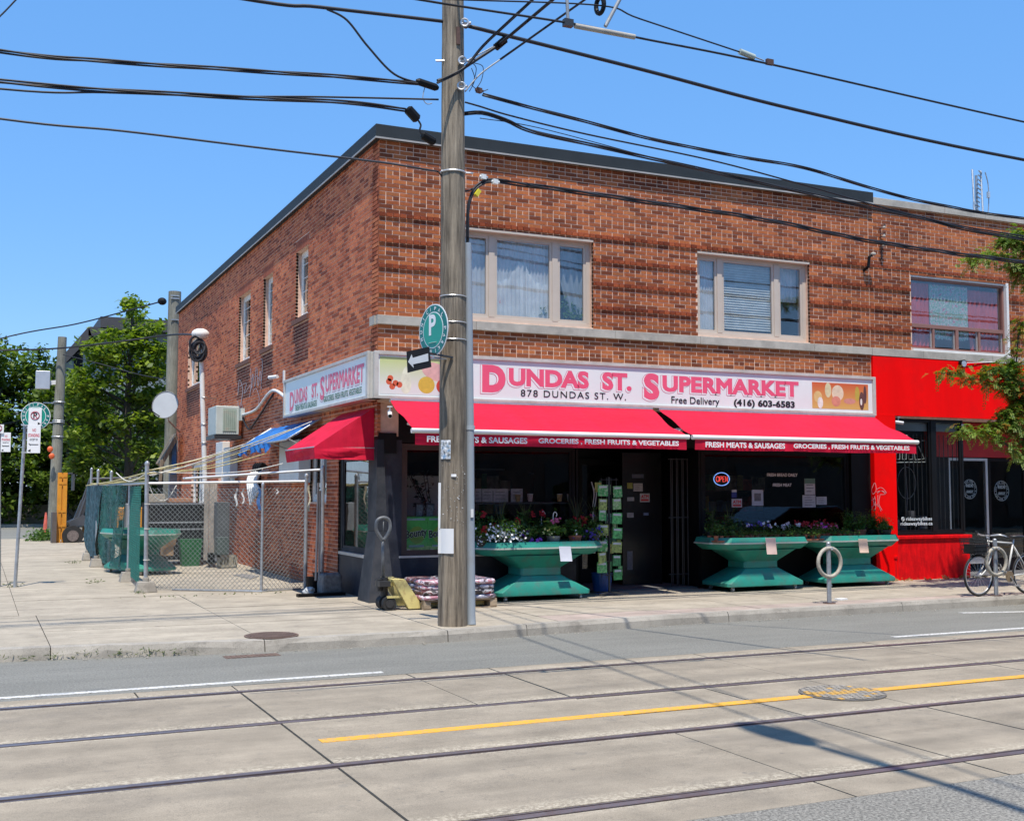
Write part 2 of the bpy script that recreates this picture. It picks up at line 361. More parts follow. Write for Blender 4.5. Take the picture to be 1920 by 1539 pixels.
# ================================================================ THE GROUND
M_conc = concrete_mat('track_concrete', (.290,.246,.188))
def edge_wear(m):   # pale crushed aggregate where the concrete meets the rails, dark tyre-polished bands between
    nt = m.node_tree; bs = nt.nodes['Principled BSDF']; src = bs.inputs['Base Color'].links[0].from_socket
    g = N(nt, 'ShaderNodeNewGeometry'); sx = N(nt, 'ShaderNodeSeparateXYZ'); lk(nt, g.outputs['Position'], sx.inputs[0]); cur = src
    for y in (5.79, 7.325, 8.85, 10.31):
        a = N(nt, 'ShaderNodeMath', operation='SUBTRACT'); lk(nt, sx.outputs[1], a.inputs[0]); a.inputs[1].default_value = y+.05
        b = N(nt, 'ShaderNodeMath', operation='ABSOLUTE'); lk(nt, a.outputs[0], b.inputs[0])
        near = ramp(nt, b.outputs[0], [(.07, 1.0), (.20, 0.0)]); sp = ramp(nt, noise(nt, 26, 3, .8), [(.46, 0.0), (.60, .75)])
        f = mix(nt, near, sp, 1.0, 'MULTIPLY'); cur = mix(nt, cur, (.50,.44,.34), f)
    for y in (6.25, 6.9, 9.25, 9.9):
        a = N(nt, 'ShaderNodeMath', operation='SUBTRACT'); lk(nt, sx.outputs[1], a.inputs[0]); a.inputs[1].default_value = y
        b = N(nt, 'ShaderNodeMath', operation='ABSOLUTE'); lk(nt, a.outputs[0], b.inputs[0])
        near = ramp(nt, b.outputs[0], [(.05, .9), (.32, 0.0)]); sp = ramp(nt, noise(nt, .8, 5, .6, stretch=(.5,2,1)), [(.4, .05), (.65, .32)])
        cur = mix(nt, cur, (.13,.115,.095), mix(nt, near, sp, 1.0, 'MULTIPLY'))
    lk(nt, cur, bs.inputs['Base Color'])
edge_wear(M_conc)
M_walk = concrete_mat('walk_concrete', (.365,.318,.250), spk=.15, stain=(.2,.175,.14), samt=.55, sscale=1.3)
M_kerb = concrete_mat('kerb_concrete', (.34,.31,.265), spk=.2, stain=(.10,.085,.07), samt=.6, sscale=3, streak=False)
M_paver = concrete_mat('pink_concrete', (.38,.305,.26), spk=.12, samt=.2)
M_joint = mat('joint_tar', (.045,.042,.04), .95, .3, 20)
def asphalt_mat(name, c, spk):
    m, nt, bs = _nodes(name)
    base = ramp(nt, noise(nt, .9, 6, .65, stretch=(.4,1.6,1)), [(.3, tuple(x*.86 for x in c)), (.7, tuple(x*1.12 for x in c))])
    base = mix(nt, base, ramp(nt, noise(nt, 48, 3, .85), [(.38, 1-spk), (.5, 1.0), (.64, 1+spk)]), .85, 'MULTIPLY')
    cr = noise(nt, 1.1, 8, .75, stretch=(.25,2.2,1)); base = mix(nt, base, (.03,.03,.03), ramp(nt, cr, [(.497,0.0),(.5,.6),(.503,0.0)]))
    lk(nt, base, bs.inputs['Base Color']); bs.inputs['Roughness'].default_value = .85; bs.inputs['Specular IOR Level'].default_value = .3
    bump(nt, bs, noise(nt, 90, 3, .8), .6, .006); return m
M_asph = asphalt_mat('asphalt_far', (.192,.187,.165), .35)
M_asph2 = asphalt_mat('asphalt_near', (.225,.212,.185), .7)
M_paint = mat('road_paint_white', (.62,.61,.58), .7, .12, 9, dirt=(.24,.22,.19), dscale=30, damt=1.0)
M_yellow = mat('road_paint_yellow', (.72,.36,.03), .65, .08, 6, dirt=(.36,.27,.15), dscale=26, damt=.95)
MB().add([(-220,-180,-.09),(320,-180,-.09),(320,500,-.09),(-220,500,-.09)], [(0,1,2,3)]).build('ground', mat('earth', (.16,.15,.13), .95, .3, .2), kind='structure')
KP = [(-30,13.25),(-1.6,13.25),(.75,13.02),(2.9,12.66),(5.02,12.63),(6.2,12.78),(8.4,12.98),(11.3,13.03),(14.8,13.12),(60,13.2)]
def KY(x):
    for (a,ya),(b,yb) in zip(KP, KP[1:]):
        if x <= b: t = (x-a)/(b-a); return ya+(yb-ya)*t
    return KP[-1][1]
xs = [-60,-30]+[i*.5 for i in range(0,40)]+[20,40,80]
rb = MB()
for a, b in zip(xs, xs[1:]): rb.add([(a,10.66,0),(b,10.66,0),(b,KY(b)+.05,0),(a,KY(a)+.05,0)], [(0,1,2,3)])
rb.add([(-60,10.66,0),(80,10.66,0),(80,10.66,-.08),(-60,10.66,-.08)], [(0,1,2,3)])
rb.build('road', M_asph, kind='structure')
MB().box(-60,80,-1.2,5.345,-.085,0).build('road', M_asph2, kind='structure')
MB().box(-60,80,-3.4,-1.2,-.085,.13).build('pavement', M_walk, kind='structure')
# track bed: recessed tar base, concrete slabs, rails
RAILS = [5.79, 7.325, 8.85, 10.31]
tb = MB().box(-60,80,5.35,10.655,-.085,-.025).build('track_bed', M_joint, kind='structure')
RW = .062
bounds = [5.352]+[q for r in RAILS for q in (r-RW, r+RW)]+[10.652]
bands = [(bounds[i], bounds[i+1]) for i in range(0, 10, 2)]
mj = [-20.4,-15.4,-10.4,-5.4,-2.9,-.4,2.14,4.66,7.07,9.4,11.9,14.4,16.9,19.4,24,29,34,39]
extra = {1: [5.9], 2: [5.95], 3: [3.8], 4: [1.3,3.8,6.2,8.3], 0: [3.4,5.88,8.2]}
for bi, (y0, y1) in enumerate(bands):
    js = sorted(set([-60,80]+mj+extra.get(bi, [])))
    if bi == 0: js = sorted([-60,80]+[j for j in mj]+[5.88])
    for a, b in zip(js, js[1:]):
        g = .008; j1, j2 = random.uniform(-.02,.02), random.uniform(-.02,.02)
        dz = random.uniform(-.003,.003)
        MB().hexa([(a+g,y0,-.03),(b-g,y0,-.03),(b-g,y1,-.03),(a+g,y1,-.03)], [(a+g,y0,dz),(b-g,y0,dz),(b-g,y1,dz),(a+g,y1,dz)]).build('concrete_slab', M_conc, tb)
M_railtop = mat('rail_steel', (.22,.19,.20), .40, .15, 3, metal=.55, dirt=(.16,.09,.06), dscale=6, damt=.5, stretch=(.3,8,1))
M_rust = mat('rail_rust', (.10,.055,.045), .9, .3, 14)
for i, y in enumerate(RAILS):
    s = 1 if i % 2 else -1   # groove towards the inside of each track
    s = [1,-1,1,-1][i]
    rl = MB().box(-60,80,y-RW,y+RW,-.024,-.018)
    rl.build('rail_bed', M_rust, tb)
    MB().box(-60,80,y-s*.052-.0,y+s*.012,-.018,.003).build('rail', M_railtop, tb)
    MB().box(-60,80,y+s*.044,y+s*.056,-.018,-.001).build('guard_lip', M_railtop, tb)
# paint
MB().box(2.24,6.55,8.00,8.12,.001,.006).box(7.2,60,8.00,8.12,.001,.006).build('lane_marking', M_yellow, kind='structure')
MB().box(-60,3.62,10.78,10.87,.001,.005).build('lane_marking', M_paint, kind='structure')
MB().box(10.05,14.1,10.80,10.89,.001,.005).box(14.16,40,10.80,10.89,.001,.005).build('lane_marking', M_paint, kind='structure')
MB().hexa([(12.9,12.50,.001),(16.5,11.55,.001),(16.5,11.65,.001),(12.9,12.6,.001)],[(12.9,12.50,.005),(16.5,11.55,.005),(16.5,11.65,.005),(12.9,12.6,.005)]).build('lane_marking', M_paint, kind='structure')
# kerb stones
kerb = MB().add([(-60,13.3,.02),(80,13.3,.02),(80,13.6,.02),(-60,13.6,.02)],[(0,1,2,3)]).build('kerb', M_joint, kind='structure')
kj = [-60,-30,-12,-6,-1.6,.75,2.9,5.02,6.1,9.2,12.3,15.4,18.5,24,40,80]
for a, b in zip(kj, kj[1:]):
    mbk = MB(); n = max(1, int((b-a)/.25)) if b-a < 8 else 6; P = []
    for i in range(n+1):
        x = a+.006+(b-a-.012)*i/n; y = KY(x); j = random.uniform(-.012,.012) if x < 5 else random.uniform(-.006,.006)
        c = .05 if x < 4.2 else .0
        ch = c*max(0,random.uniform(-.3,.8))
        P.append([(x,y+j,-.05),(x,y+.012+j+ch*.6,.085-ch),(x,y+.035+ch,GZ+.002-ch*.35),(x,y+.17,GZ+.002),(x,y+.17,-.05)])
    for p, q in zip(P, P[1:]):
        mbk.add(p+q, [(0,5,6,1),(1,6,7,2),(2,7,8,3),(3,8,9,4)])
    mbk.add(P[0],[(0,1,2,3,4)]).add(P[-1],[(4,3,2,1,0)]).build('kerb_stone', M_kerb, kerb)
# sidewalk: slabs cast one by one
sw = MB()
for a, b in zip(xs, xs[1:]): sw.add([(a,KY(a)+.15,GZ-.02),(b,KY(b)+.15,GZ-.02),(b,16.5,GZ-.02),(a,16.5,GZ-.02)], [(0,1,2,3)])
sw.add([(-60,16.5,GZ-.02),(XC+1,16.5,GZ-.02),(XC+1,42,GZ-.02),(-60,42,GZ-.02)],[(0,1,2,3)])
sw = sw.build('pavement', M_joint, kind='structure')
def slab(x0,x1,y00,y01,y10,y11,m=None,g=.005,dz=None):
    dz = random.uniform(-.003,.003) if dz is None else dz
    MB().hexa([(x0+g,y00+g,GZ-.03),(x1-g,y01+g,GZ-.03),(x1-g,y11-g,GZ-.03),(x0+g,y10-g,GZ-.03)],
              [(x0+g,y00+g,GZ+dz),(x1-g,y01+g,GZ+dz),(x1-g,y11-g,GZ+dz),(x0+g,y10-g,GZ+dz)]).build('slab', m or M_walk, sw)
sx = [-60,-30,-8,-4.4,-1.6,.75,2.9,5.02]+[5.02+1.62*i for i in range(1,22)]+[80]
for a, b in zip(sx, sx[1:]):
    k0, k1 = KY(a)+.172, KY(b)+.172
    if a >= 5.5:
        slab(a,b,k0,k1,13.62,13.62,M_paver)
        slab(a,b,13.62,13.62,15.28,15.28); slab(a,b,15.28,15.28,16.42,16.42)
    else:
        slab(a,b,k0,k1,14.5,14.5); slab(a,b,14.5,14.5,16.42,16.42)
yy = [16.42,18.6,20.9,23.4,26,28.6,31.3,34,37,42]
for y0, y1 in zip(yy, yy[1:]):
    for a, b in zip([-60,-8,-2,.55,2.9,XC+.02],[-8,-2,.55,2.9,XC+.02]): slab(a,b,y0,y0,y1,y1,g=.004)
# iron covers
def cover(c, r, label, m, kind='round'):
    t = thing('manhole_cover', label, 'manhole cover', c)
    MB().disc(V(*c)+V(0,0,.003), r, (0,0,1), .006, 40).build('rim', m, t)
    if kind == 'round':
        b = MB()
        for i in range(-9,10):
            x = i*r/10.5; h = math.sqrt(max(0,(r*.9)**2-x*x)); b.bar((c[0]+x-h*.0,c[1]-h,c[2]+.009),(c[0]+x,c[1]+h,c[2]+.009),.018,.008)
        b.build('ribs', m, t)
    return t
M_iron = mat('rusty_iron', (.13,.085,.065), .8, .25, 12)
cover((3.05,13.03,GZ+.003), .30, 'round rusty iron cover with ribs set in the sidewalk near the kerb', M_iron)
t = thing('catch_basin', 'flat rusty drain grate lying in the gutter below the sidewalk cover', 'drain', (2.65,12.42,.0))
MB().box(2.42,3.0,12.36,12.56,.001,.004).build('rim', M_iron, t)
b = MB()
for i in range(10): b.box(2.44+i*.054,2.465+i*.054,12.38,12.54,.004,.007)
b.build('ribs', M_iron, t)
# cobbled cover in the centre line
t = thing('manhole_cover', 'round cover of small paint-splashed setts on the yellow centre line', 'manhole cover', (6.88,8.06,0))
MB().disc((6.88,8.06,.004), .37, (0,0,1), .008, 40).build('rim', mat('dark_iron', (.12,.11,.10), .7, .2, 20), t)
M_sett = mat('sett_grey', (.27,.24,.20), .85, .3, 9); M_setty = mat('sett_yellow', (.60,.34,.07), .8, .3, 30, dirt=(.2,.19,.17), dscale=30, damt=.9)
for i in range(-6,7):
    for j in range(-5,6):
        x, y = i*.056+(j%2)*.02, j*.062
        if math.hypot(x,y) < .335:
            MB().obox((6.88+x,8.06+y,.011),   .046,.05,.009, random.uniform(-.1,.1)).build('sett', M_setty if (abs(y)<.08 and random.random()<.8) or random.random()<.08 else M_sett, t)
# gutter litter / leaves
mb = MB()
for i in range(170):
    x = random.uniform(1,15); y = KY(x)-abs(random.gauss(0,.09))-.01; s = random.uniform(.006,.022)
    mb.obox((x,y,.004+s*.2), s, s*.8, s*.4, random.uniform(0,3))
mb.build('gutter_grit', mat('grit', (.42,.38,.31), .9, .4, 30), label='pale grit and crumbs lying along the gutter', kind='stuff', cat='grit')
mb = MB()
for i in range(150):
    x = random.uniform(-.5,2.2); y = KY(x)+random.uniform(-.02,.05); mb.leaves([(x,y,.05)], 3, .05, (.03,.02,.02), up=-.2, asp=.15)
for i in range(60): mb.leaves([(random.uniform(2.0,4.6),18.6-random.random()*.5,GZ+.01)], 1, .05, (.05,.03,.005), asp=.3)
for c in [(1.95,21.6),(2.0,27.5),(2.35,19.0),(.62,21.3)]: mb.leaves([(c[0],c[1],GZ+.03)], 40, .06, (.07,.07,.02), up=-.1, asp=.2)
mb.build('weeds', M_grass, label='small weeds growing from the cracks of the kerb and yard', kind='stuff', cat='weeds')
# paper scrap and lids on the pavement
MB().obox((11.75,13.75,GZ+.012),.17,.11,.02,.2).build('paper_scrap', M_paper, loc=(11.75,13.75,GZ), label='flat pale scrap lying on the sidewalk right of the first ring stand', cat='litter')

# ---------------------------------------------------------------- far ground on the left
MB().box(-80,4.9,42.0,58,-.02,.035).build('road', M_asph, kind='structure')
MB().box(5.0,80,35.4,58,-.03,.03).build('road', M_asph, kind='structure')
MB().box(-80,40,58,58.35,-.02,.17).build('kerb', M_kerb, kind='structure')
MB().box(-80,60,58.36,62,-.02,.16).build('pavement', M_walk, kind='structure')
g_ = MB().box(-80,80,62.02,130,-.02,.22).build('lawn', mat('lawn', (.10,.12,.035), .95, .4, 1.2, bmp=.5), kind='structure')
t = thing('low_wall', 'long low pale concrete edging wall in front of the trees at far left', 'wall', (1,60,0))
MB().hexa([(-10,60.2,0),(6,60.2,0),(6,60.5,0),(-10,60.5,0)],[(-10,60.2,.75),(6,60.2,1.1),(6,60.5,1.1),(-10,60.5,.75)]).build('wall', M_walk, t)
# ================================================================ MAIN BUILDING
M_undersill = brick_mat('brick_undersill', [(0,(.10,.035,.025)),(.5,(.19,.06,.04)),(1,(.25,.085,.055))])  # darker brick tones for the courses just below the side-wall sills
CH = .0645; BL = .2035; BH = .0525; JT = .0125
FLX = XC; TOPZ = 6.985
bld = thing('store_building', 'two-storey red brick corner building with pale stone band and dark roof flashing', 'building', (XC, F, 0))
W1 = (6.60, 8.97, 4.37, 5.80); W2 = (10.98, 13.35, 4.37, 5.80)
NW = (15.72, 18.2, 4.34, 5.79)
SW = []   # side windows (y0,y1,z0,z1) on X = XC
for (x0,yt,x1,yb) in ((557,477,578,596),(497,527,513,634),(450,558,471,682),(355,640,378,728)):
    a = PX(x0, (yt+3), XC); b = PX(x1, yb, XC)
    SW.append([b.y, a.y])
SW = [(20.38,21.28,4.93,6.20),(23.15,24.0,4.68,6.17),(25.25,26.5,4.62,6.15),(31.5,33.45,4.6,5.98)]
LW = [(19.0,20.1,1.55,2.72),(26.6,28.6,1.9,2.75),(30.5,32.5,1.2,2.5)]      # ground floor white windows
def cut_boxes(mb, x0, x1, z0, z1, holes, mk):
    """wall rectangle minus holes, as boxes through mk(a,b,c,d)"""
    xsx = sorted({x0,x1,*[h[0] for h in holes],*[h[1] for h in holes]}); zs = sorted({z0,z1,*[h[2] for h in holes],*[h[3] for h in holes]})
    for a, b in zip(xsx, xsx[1:]):
        run = None
        for c, d in zip(zs, zs[1:]):
            mx, mz = (a+b)/2, (c+d)/2
            if not (x0 <= mx <= x1 and z0 <= mz <= z1): continue
            if any(h[0] < mx < h[1] and h[2] < mz < h[3] for h in holes):
                if run: mk(a,b,*run); run = None
            else: run = (run[0] if run else c, d)
        if run: mk(a,b,*run)
# front wall core (mortar) set 7 mm behind the brick faces
mb = MB(); cut_boxes(mb, XC+.004, XS-.003, 3.05, 7.0, [W1, W2], lambda a,b,c,d: mb.box(a,b,F+.004,F+.34,c,d))
front = mb.build('front_wall', M_mortar, bld)
mb = MB(); cut_boxes(mb, F+.35, YB, .0, 7.0, SW+LW+[(16.3,18.3,-.1,2.55)], lambda a,b,c,d: mb.box(XC+.004,XC+.34,a,b,c,d))
mb.box(XC+.004,XC+.34,16.341,16.65,2.55,7.0)
side = mb.build('side_wall', M_mortar2, bld)
MB().box(XC+.3,XS,YB-.3,YB,0,6.99).build('rear_wall', M_side, bld)
MB().box(XC+.3,XS,F+.3,YB-.3,6.72,6.8).build('roof', mat('roof_gravel', (.2,.19,.18), .95), bld)
MB().box(XS-.33,XS-.01,F+.345,YB-.3,3.1,6.7).build('party_wall', M_interior, bld)
# brick generator -------------------------------------------------
# each brick: (a0,a1,z0,z1,proj,tone) in wall coordinates
BANDZ = [4.35+CH*k for k in (5,11,17,23)]
def rows(a0, a1, z0, z1, holes, band_fn=None, header_every=6):
    out = []; k = 0; z = z0
    while z+BH <= z1+.02:
        zt = min(z+BH, z1+.004); hd = (k % header_every) == 3
        proj = band_fn(k, z) if band_fn else 0
        if proj > 0: hd = True
        L = (BL-JT)/2 if hd else BL; pitch = L+JT
        off = (0 if k % 2 else pitch/2)
        segs = [(a0, a1)]
        for h in holes:
            if h[2] < z+BH*.5 < h[3]:
                ns = []
                for s in segs:
                    if h[1] <= s[0] or h[0] >= s[1]: ns.append(s); continue
                    if h[0]-s[0] > .03: ns.append((s[0], h[0]))
                    if s[1]-h[1] > .03: ns.append((h[1], s[1]))
                segs = ns
        for s in segs:
            a = a0-off
            while a < s[1]:
                b = a+L; c, d = max(a, s[0]), min(b, s[1])
                if d-c > .025: out.append((c, d, z, zt, proj, hd))
                a += pitch
        z += CH; k += 1
    return out
def front_band(k, z):
    if k in (5,11,17): return .028
    if k == 23: return .028
    if k in (4,10,16,22): return 0
    return 0
def emit(wall_name, bl, axis, plane, root, parent, nsingle, m, mband, side_sign=-1):
    """axis 'x': bricks in the plane Y=plane facing -Y; axis 'y': in the plane X=plane facing -X"""
    def P(a, d, z): return (a, plane+d, z) if axis == 'x' else (plane+d, a, z)
    def area(br):
        a, b, z0, z1, pr, hd = br; p = Vector(P((a+b)/2, 0, (z0+z1)/2))-EYE
        n = Vector((0,1,0)) if axis == 'x' else Vector((1,0,0))
        return (b-a)*abs(p.normalized().dot(n))/p.length_squared
    order = sorted(range(len(bl)), key=lambda i: -area(bl[i])); single = set(order[:nsingle]); o0 = rootloc(root)
    mesh = {}; rest = MB(); restb = MB(); restd = MB()
    for i, (a, b, z0, z1, pr, hd) in enumerate(bl):
        j = random.uniform(-.0018,.0012); dz = random.uniform(-.0015,.0015); f = -pr+j
        if i in single:
            key = (round(b-a,2), round(z1-z0,3), pr > 0)
            if key not in mesh:
                w_, h = (b-a), z1-z0; q = MB()
                if axis == 'x': q.box(-w_/2, w_/2, 0, .05, -h/2, h/2)
                else: q.box(0, .05, -w_/2, w_/2, -h/2, h/2)
                me = bpy.data.meshes.new('brick'); me.from_pydata(q.v, [], q.f); me.materials.append(mband if pr > 0 else m); mesh[key] = me
            o = bpy.data.objects.new('brick', mesh[key]); COL.objects.link(o); o.parent = parent
            o.location = Vector(P((a+b)/2, f, (z0+z1)/2+dz))-o0
        else:
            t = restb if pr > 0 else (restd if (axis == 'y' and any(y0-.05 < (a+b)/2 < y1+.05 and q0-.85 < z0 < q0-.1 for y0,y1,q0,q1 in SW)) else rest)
            if axis == 'x': t.add([P(a,f,z0),P(b,f,z0),P(b,f,z1),P(a,f,z1),P(a,.05,z0),P(b,.05,z0),P(b,.05,z1),P(a,.05,z1)], [(0,1,2,3),(1,5,6,2),(4,0,3,7),(3,2,6,7),(4,5,1,0)])
            else: t.add([P(b,f,z0),P(a,f,z0),P(a,f,z1),P(b,f,z1),P(b,.05,z0),P(a,.05,z0),P(a,.05,z1),P(b,.05,z1)], [(0,1,2,3),(1,5,6,2),(4,0,3,7),(3,2,6,7),(4,5,1,0)])
    rest.build('bricks', m, parent, kind='stuff')
    if restb.v: restb.build('bricks', mband, parent, kind='stuff')
    if restd.v: restd.build('bricks', M_undersill, parent, kind='stuff', label='darker bricks below the side windows')
fb = rows(XC, XS-.012, 4.355, TOPZ, [W1, W2], front_band)
fb += rows(XC, XS-.012, 3.70, 4.205, [], None)
emit('front', fb, 'x', F, bld, front, 299, M_front, M_band)
sills = [(y0-.12,y1+.12,z0-.10,z0) for (y0,y1,z0,z1) in SW]
heads = [(y0-.05,y1+.05,z1,z1+.21) for (y0,y1,z0,z1) in SW]
sb = rows(F+.012, YB, GZ-.02, 6.99, SW+LW+sills+heads+[(16.3,18.3,-.1,2.55)], None)
emit('side', sb, 'y', XC, bld, side, 0, M_side, M_band)
# soldier courses over and brick sills under the side windows
mb = MB()
for (y0,y1,z0,z1) in heads:
    y = y0
    while y < y1-.03:
        mb.box(XC-.002,XC+.05,y,y+.056,z0+.004,z1-.004); y += .066
mb.build('window_heads', brick_mat('brick_soldier', [(0,(.34,.10,.06)),(1,(.45,.15,.09))]), bld, kind='stuff')
for (y0,y1,z0,z1) in SW:
    MB().box(XC-.045,XC+.2,y0-.11,y1+.11,z0-.095,z0-.005).build('sill', mat('brick_sill', (.16,.07,.05), .9, .3, 14), bld)
# darker tone below the sills comes from the bricks laid there
# stone band in separate lengths
bx = [XC-.03,6.9,9.35,11.0,13.4,XS-.004]
for a, b in zip(bx, bx[1:]): MB().box(a+.002,b-.002,F-.05,F+.04,4.212,4.345).build('band_stone', M_stone, bld, bevel=.005)
MB().box(XC-.05,XC+.04,F+.042,F+.28,4.212,4.345).build('band_stone', M_stone, bld)
# roof flashing
MB().box(XC-.09,XS+.06,F-.09,F+.38,7.0,7.205).box(XC-.09,XC+.38,F+.382,YB+.05,7.0,7.205).build('roof_flashing', M_flash, bld, bevel=.008)
MB().box(XC-.10,XS+.06,F-.10,F-.088,6.985,7.01).box(XC-.10,XC-.088,F-.08,YB+.05,6.985,7.01).build('flashing_edge', mat('pale_metal_edge', (.35,.34,.32), .5), bld)
def wall_window(root, a0, a1, z0, z1, axis, plane, depth, frame_m, glass_m, mull=(), fw=.06, rail=None, name='window', curtain=None, fd=.07):
    """window in a wall; mull = positions of vertical members"""
    def bxx(mb, a, b, d0, d1, c, d): return mb.box(a,b,plane+d0,plane+d1,c,d) if axis == 'x' else mb.box(plane+d0,plane+d1,a,b,c,d)
    mb = MB(); d0 = depth
    bxx(mb,a0,a1,d0,d0+fd,z0,z0+fw); bxx(mb,a0,a1,d0,d0+fd,z1-fw,z1); bxx(mb,a0,a0+fw,d0,d0+fd,z0+fw,z1-fw); bxx(mb,a1-fw,a1,d0,d0+fd,z0+fw,z1-fw)
    if rail: bxx(mb,a0+fw,a1-fw,d0+.004,d0+fd-.004,rail-.03,rail+.03)
    w_ = mb.build(name, frame_m, root, bevel=.004)
    edges = [a0+fw]+[q for m_ in mull for q in (m_-.05, m_+.05)]+[a1-fw]
    for m_ in mull:
        q = MB(); bxx(q,m_-.05,m_+.05,d0-.004,d0+fd,z0+fw,z1-fw); q.build('mullion', frame_m, w_, bevel=.004)
    for i in range(0, len(edges), 2):
        e0, e1 = edges[i], edges[i+1]; q = MB(); s = .045
        bxx(q,e0,e0+s,d0+.012,d0+.05,z0+fw,z1-fw); bxx(q,e1-s,e1,d0+.012,d0+.05,z0+fw,z1-fw); bxx(q,e0+s,e1-s,d0+.012,d0+.05,z0+fw,z0+fw+s); bxx(q,e0+s,e1-s,d0+.012,d0+.05,z1-fw-s,z1-fw)
        q.build('sash', frame_m, w_)
        q = MB(); bxx(q,e0+s,e1-s,d0+.028,d0+.034,z0+fw+s,z1-fw-s); q.build('pane', glass_m, w_)
    return w_
def curtain(root, a0, a1, z0, z1, axis, plane, d, m, folds=14, amp=.025, name='curtain', taper=0, hem=0):
    mb = MB(); n = folds*4; cols = []
    for i in range(n+1):
        t = i/n; a = a0+(a1-a0)*t; dd = plane+d+amp*math.sin(t*folds*2*math.pi+.7*math.sin(t*9)); zb = z0+(hem*random.random() if hem else 0)
        for k in range(5):
            z = z1+(zb-z1)*k/4; aa = a+taper*(k/4)**2*(1-t)
            cols.append((aa,dd,z) if axis == 'x' else (dd,aa,z))
    mb.add(cols, [(i*5+k,(i+1)*5+k,(i+1)*5+k+1,i*5+k+1) for i in range(n) for k in range(4)])
    return mb.build(name, m, root, smooth=True)
def cloth_mat(name, c, alpha=1.0, c2=None):
    m, nt, bs = _nodes(name); bs.inputs['Roughness'].default_value = .9; bs.inputs['Specular IOR Level'].default_value = .1
    col = ramp(nt, noise(nt, 5, 4), [(.35, tuple(x*.8 for x in c)), (.65, c)]) if not c2 else ramp(nt, noise(nt, 16, 3, .6), [(.36,c2[0]),(.45,c),(.55,c2[1]),(.64,c)])
    lk(nt, col, bs.inputs['Base Color'])
    tr = N(nt, 'ShaderNodeBsdfTranslucent'); lk(nt, col, tr.inputs[0]); ms = N(nt, 'ShaderNodeMixShader'); ms.inputs[0].default_value = .35
    out = nt.nodes['Material Output']; lk(nt, bs.outputs[0], ms.inputs[1]); lk(nt, tr.outputs[0], ms.inputs[2])
    if alpha < 1:
        tp = N(nt, 'ShaderNodeBsdfTransparent'); m2 = N(nt, 'ShaderNodeMixShader'); m2.inputs[0].default_value = alpha
        lk(nt, tp.outputs[0], m2.inputs[1]); lk(nt, ms.outputs[0], m2.inputs[2]); lk(nt, m2.outputs[0], out.inputs[0])
    else: lk(nt, ms.outputs[0], out.inputs[0])
    return m
M_sheer = cloth_mat('sheer_curtain', (.88,.89,.90), .97); M_lace = cloth_mat('white_lace', (.95,.95,.93), .97); M_blind = cloth_mat('blind_slats', (.80,.80,.76))
w1 = wall_window(bld, *W1, 'x', F, .10, M_beige, G_up, mull=(7.22,8.33), fw=.075, name='window')
w2 = wall_window(bld, *W2, 'x', F, .10, M_beige, G_up, mull=(11.50,12.70), fw=.075, name='window')
for W in (W1,W2): MB().box(W[0],W[1],F-.012,F+.1,5.765,5.80).build('window_head_trim', M_beige, bld)
# rooms behind the upper windows
for W in (W1, W2):
    MB().add([(W[0]-.3,F+1.6,4.0),(W[1]+.3,F+1.6,4.0),(W[1]+.3,F+1.6,6.2),(W[0]-.3,F+1.6,6.2),(W[0]-.3,F+.345,4.0),(W[1]+.3,F+.345,4.0),(W[1]+.3,F+.345,6.2),(W[0]-.3,F+.345,6.2)],
      [(0,1,2,3),(4,5,1,0),(3,2,6,7),(0,3,7,4),(1,5,6,2)]).build('room', mat('room_wall', (.30,.30,.30), .9), bld)
curtain(w1, 7.3, 8.27, 4.5, 5.70, 'x', F, .185, M_sheer, 16, .012)
curtain(w1, 6.75, 7.16, 4.5, 5.70, 'x', F, .185, M_sheer, 5, .012)
curtain(w1, 8.4, 8.92, 4.6, 5.72, 'x', F, .20, cloth_mat('grey_drape', (.45,.50,.54)), 4, .03, taper=.25)
# lace lower curtain with scalloped top
mb = MB(); n = 72; cols = []
for i in range(n+1):
    t = i/n; x = 7.3+.97*t; top = 4.98+.34*math.exp(-((t-.47)/.19)**2)+.06*abs(math.sin(t*26)); y = F+.158+.008*math.sin(t*85)
    cols += [(x,y,4.46),(x,y+.004,(4.46+top)/2),(x,y,top)]
mb.add(cols, [(i*3+k,(i+1)*3+k,(i+1)*3+k+1,i*3+k+1) for i in range(n) if not 37 <= i <= 39 or False for k in range(2)]); mb.build('lace_curtain', M_lace, w1, smooth=True)
mb = MB()
for i in range(26):
    z = 4.56+i*.044; mb.obox((12.1,F+.175,z),1.14,.046,.004,0,1.15)
mb.build('blind', M_blind, w2)
curtain(w2, 11.08, 11.42, 4.5, 5.70, 'x', F, .185, M_sheer, 6, .012)
curtain(w2, 12.8, 13.27, 5.1, 5.72, 'x', F, .26, M_sheer, 6, .015)
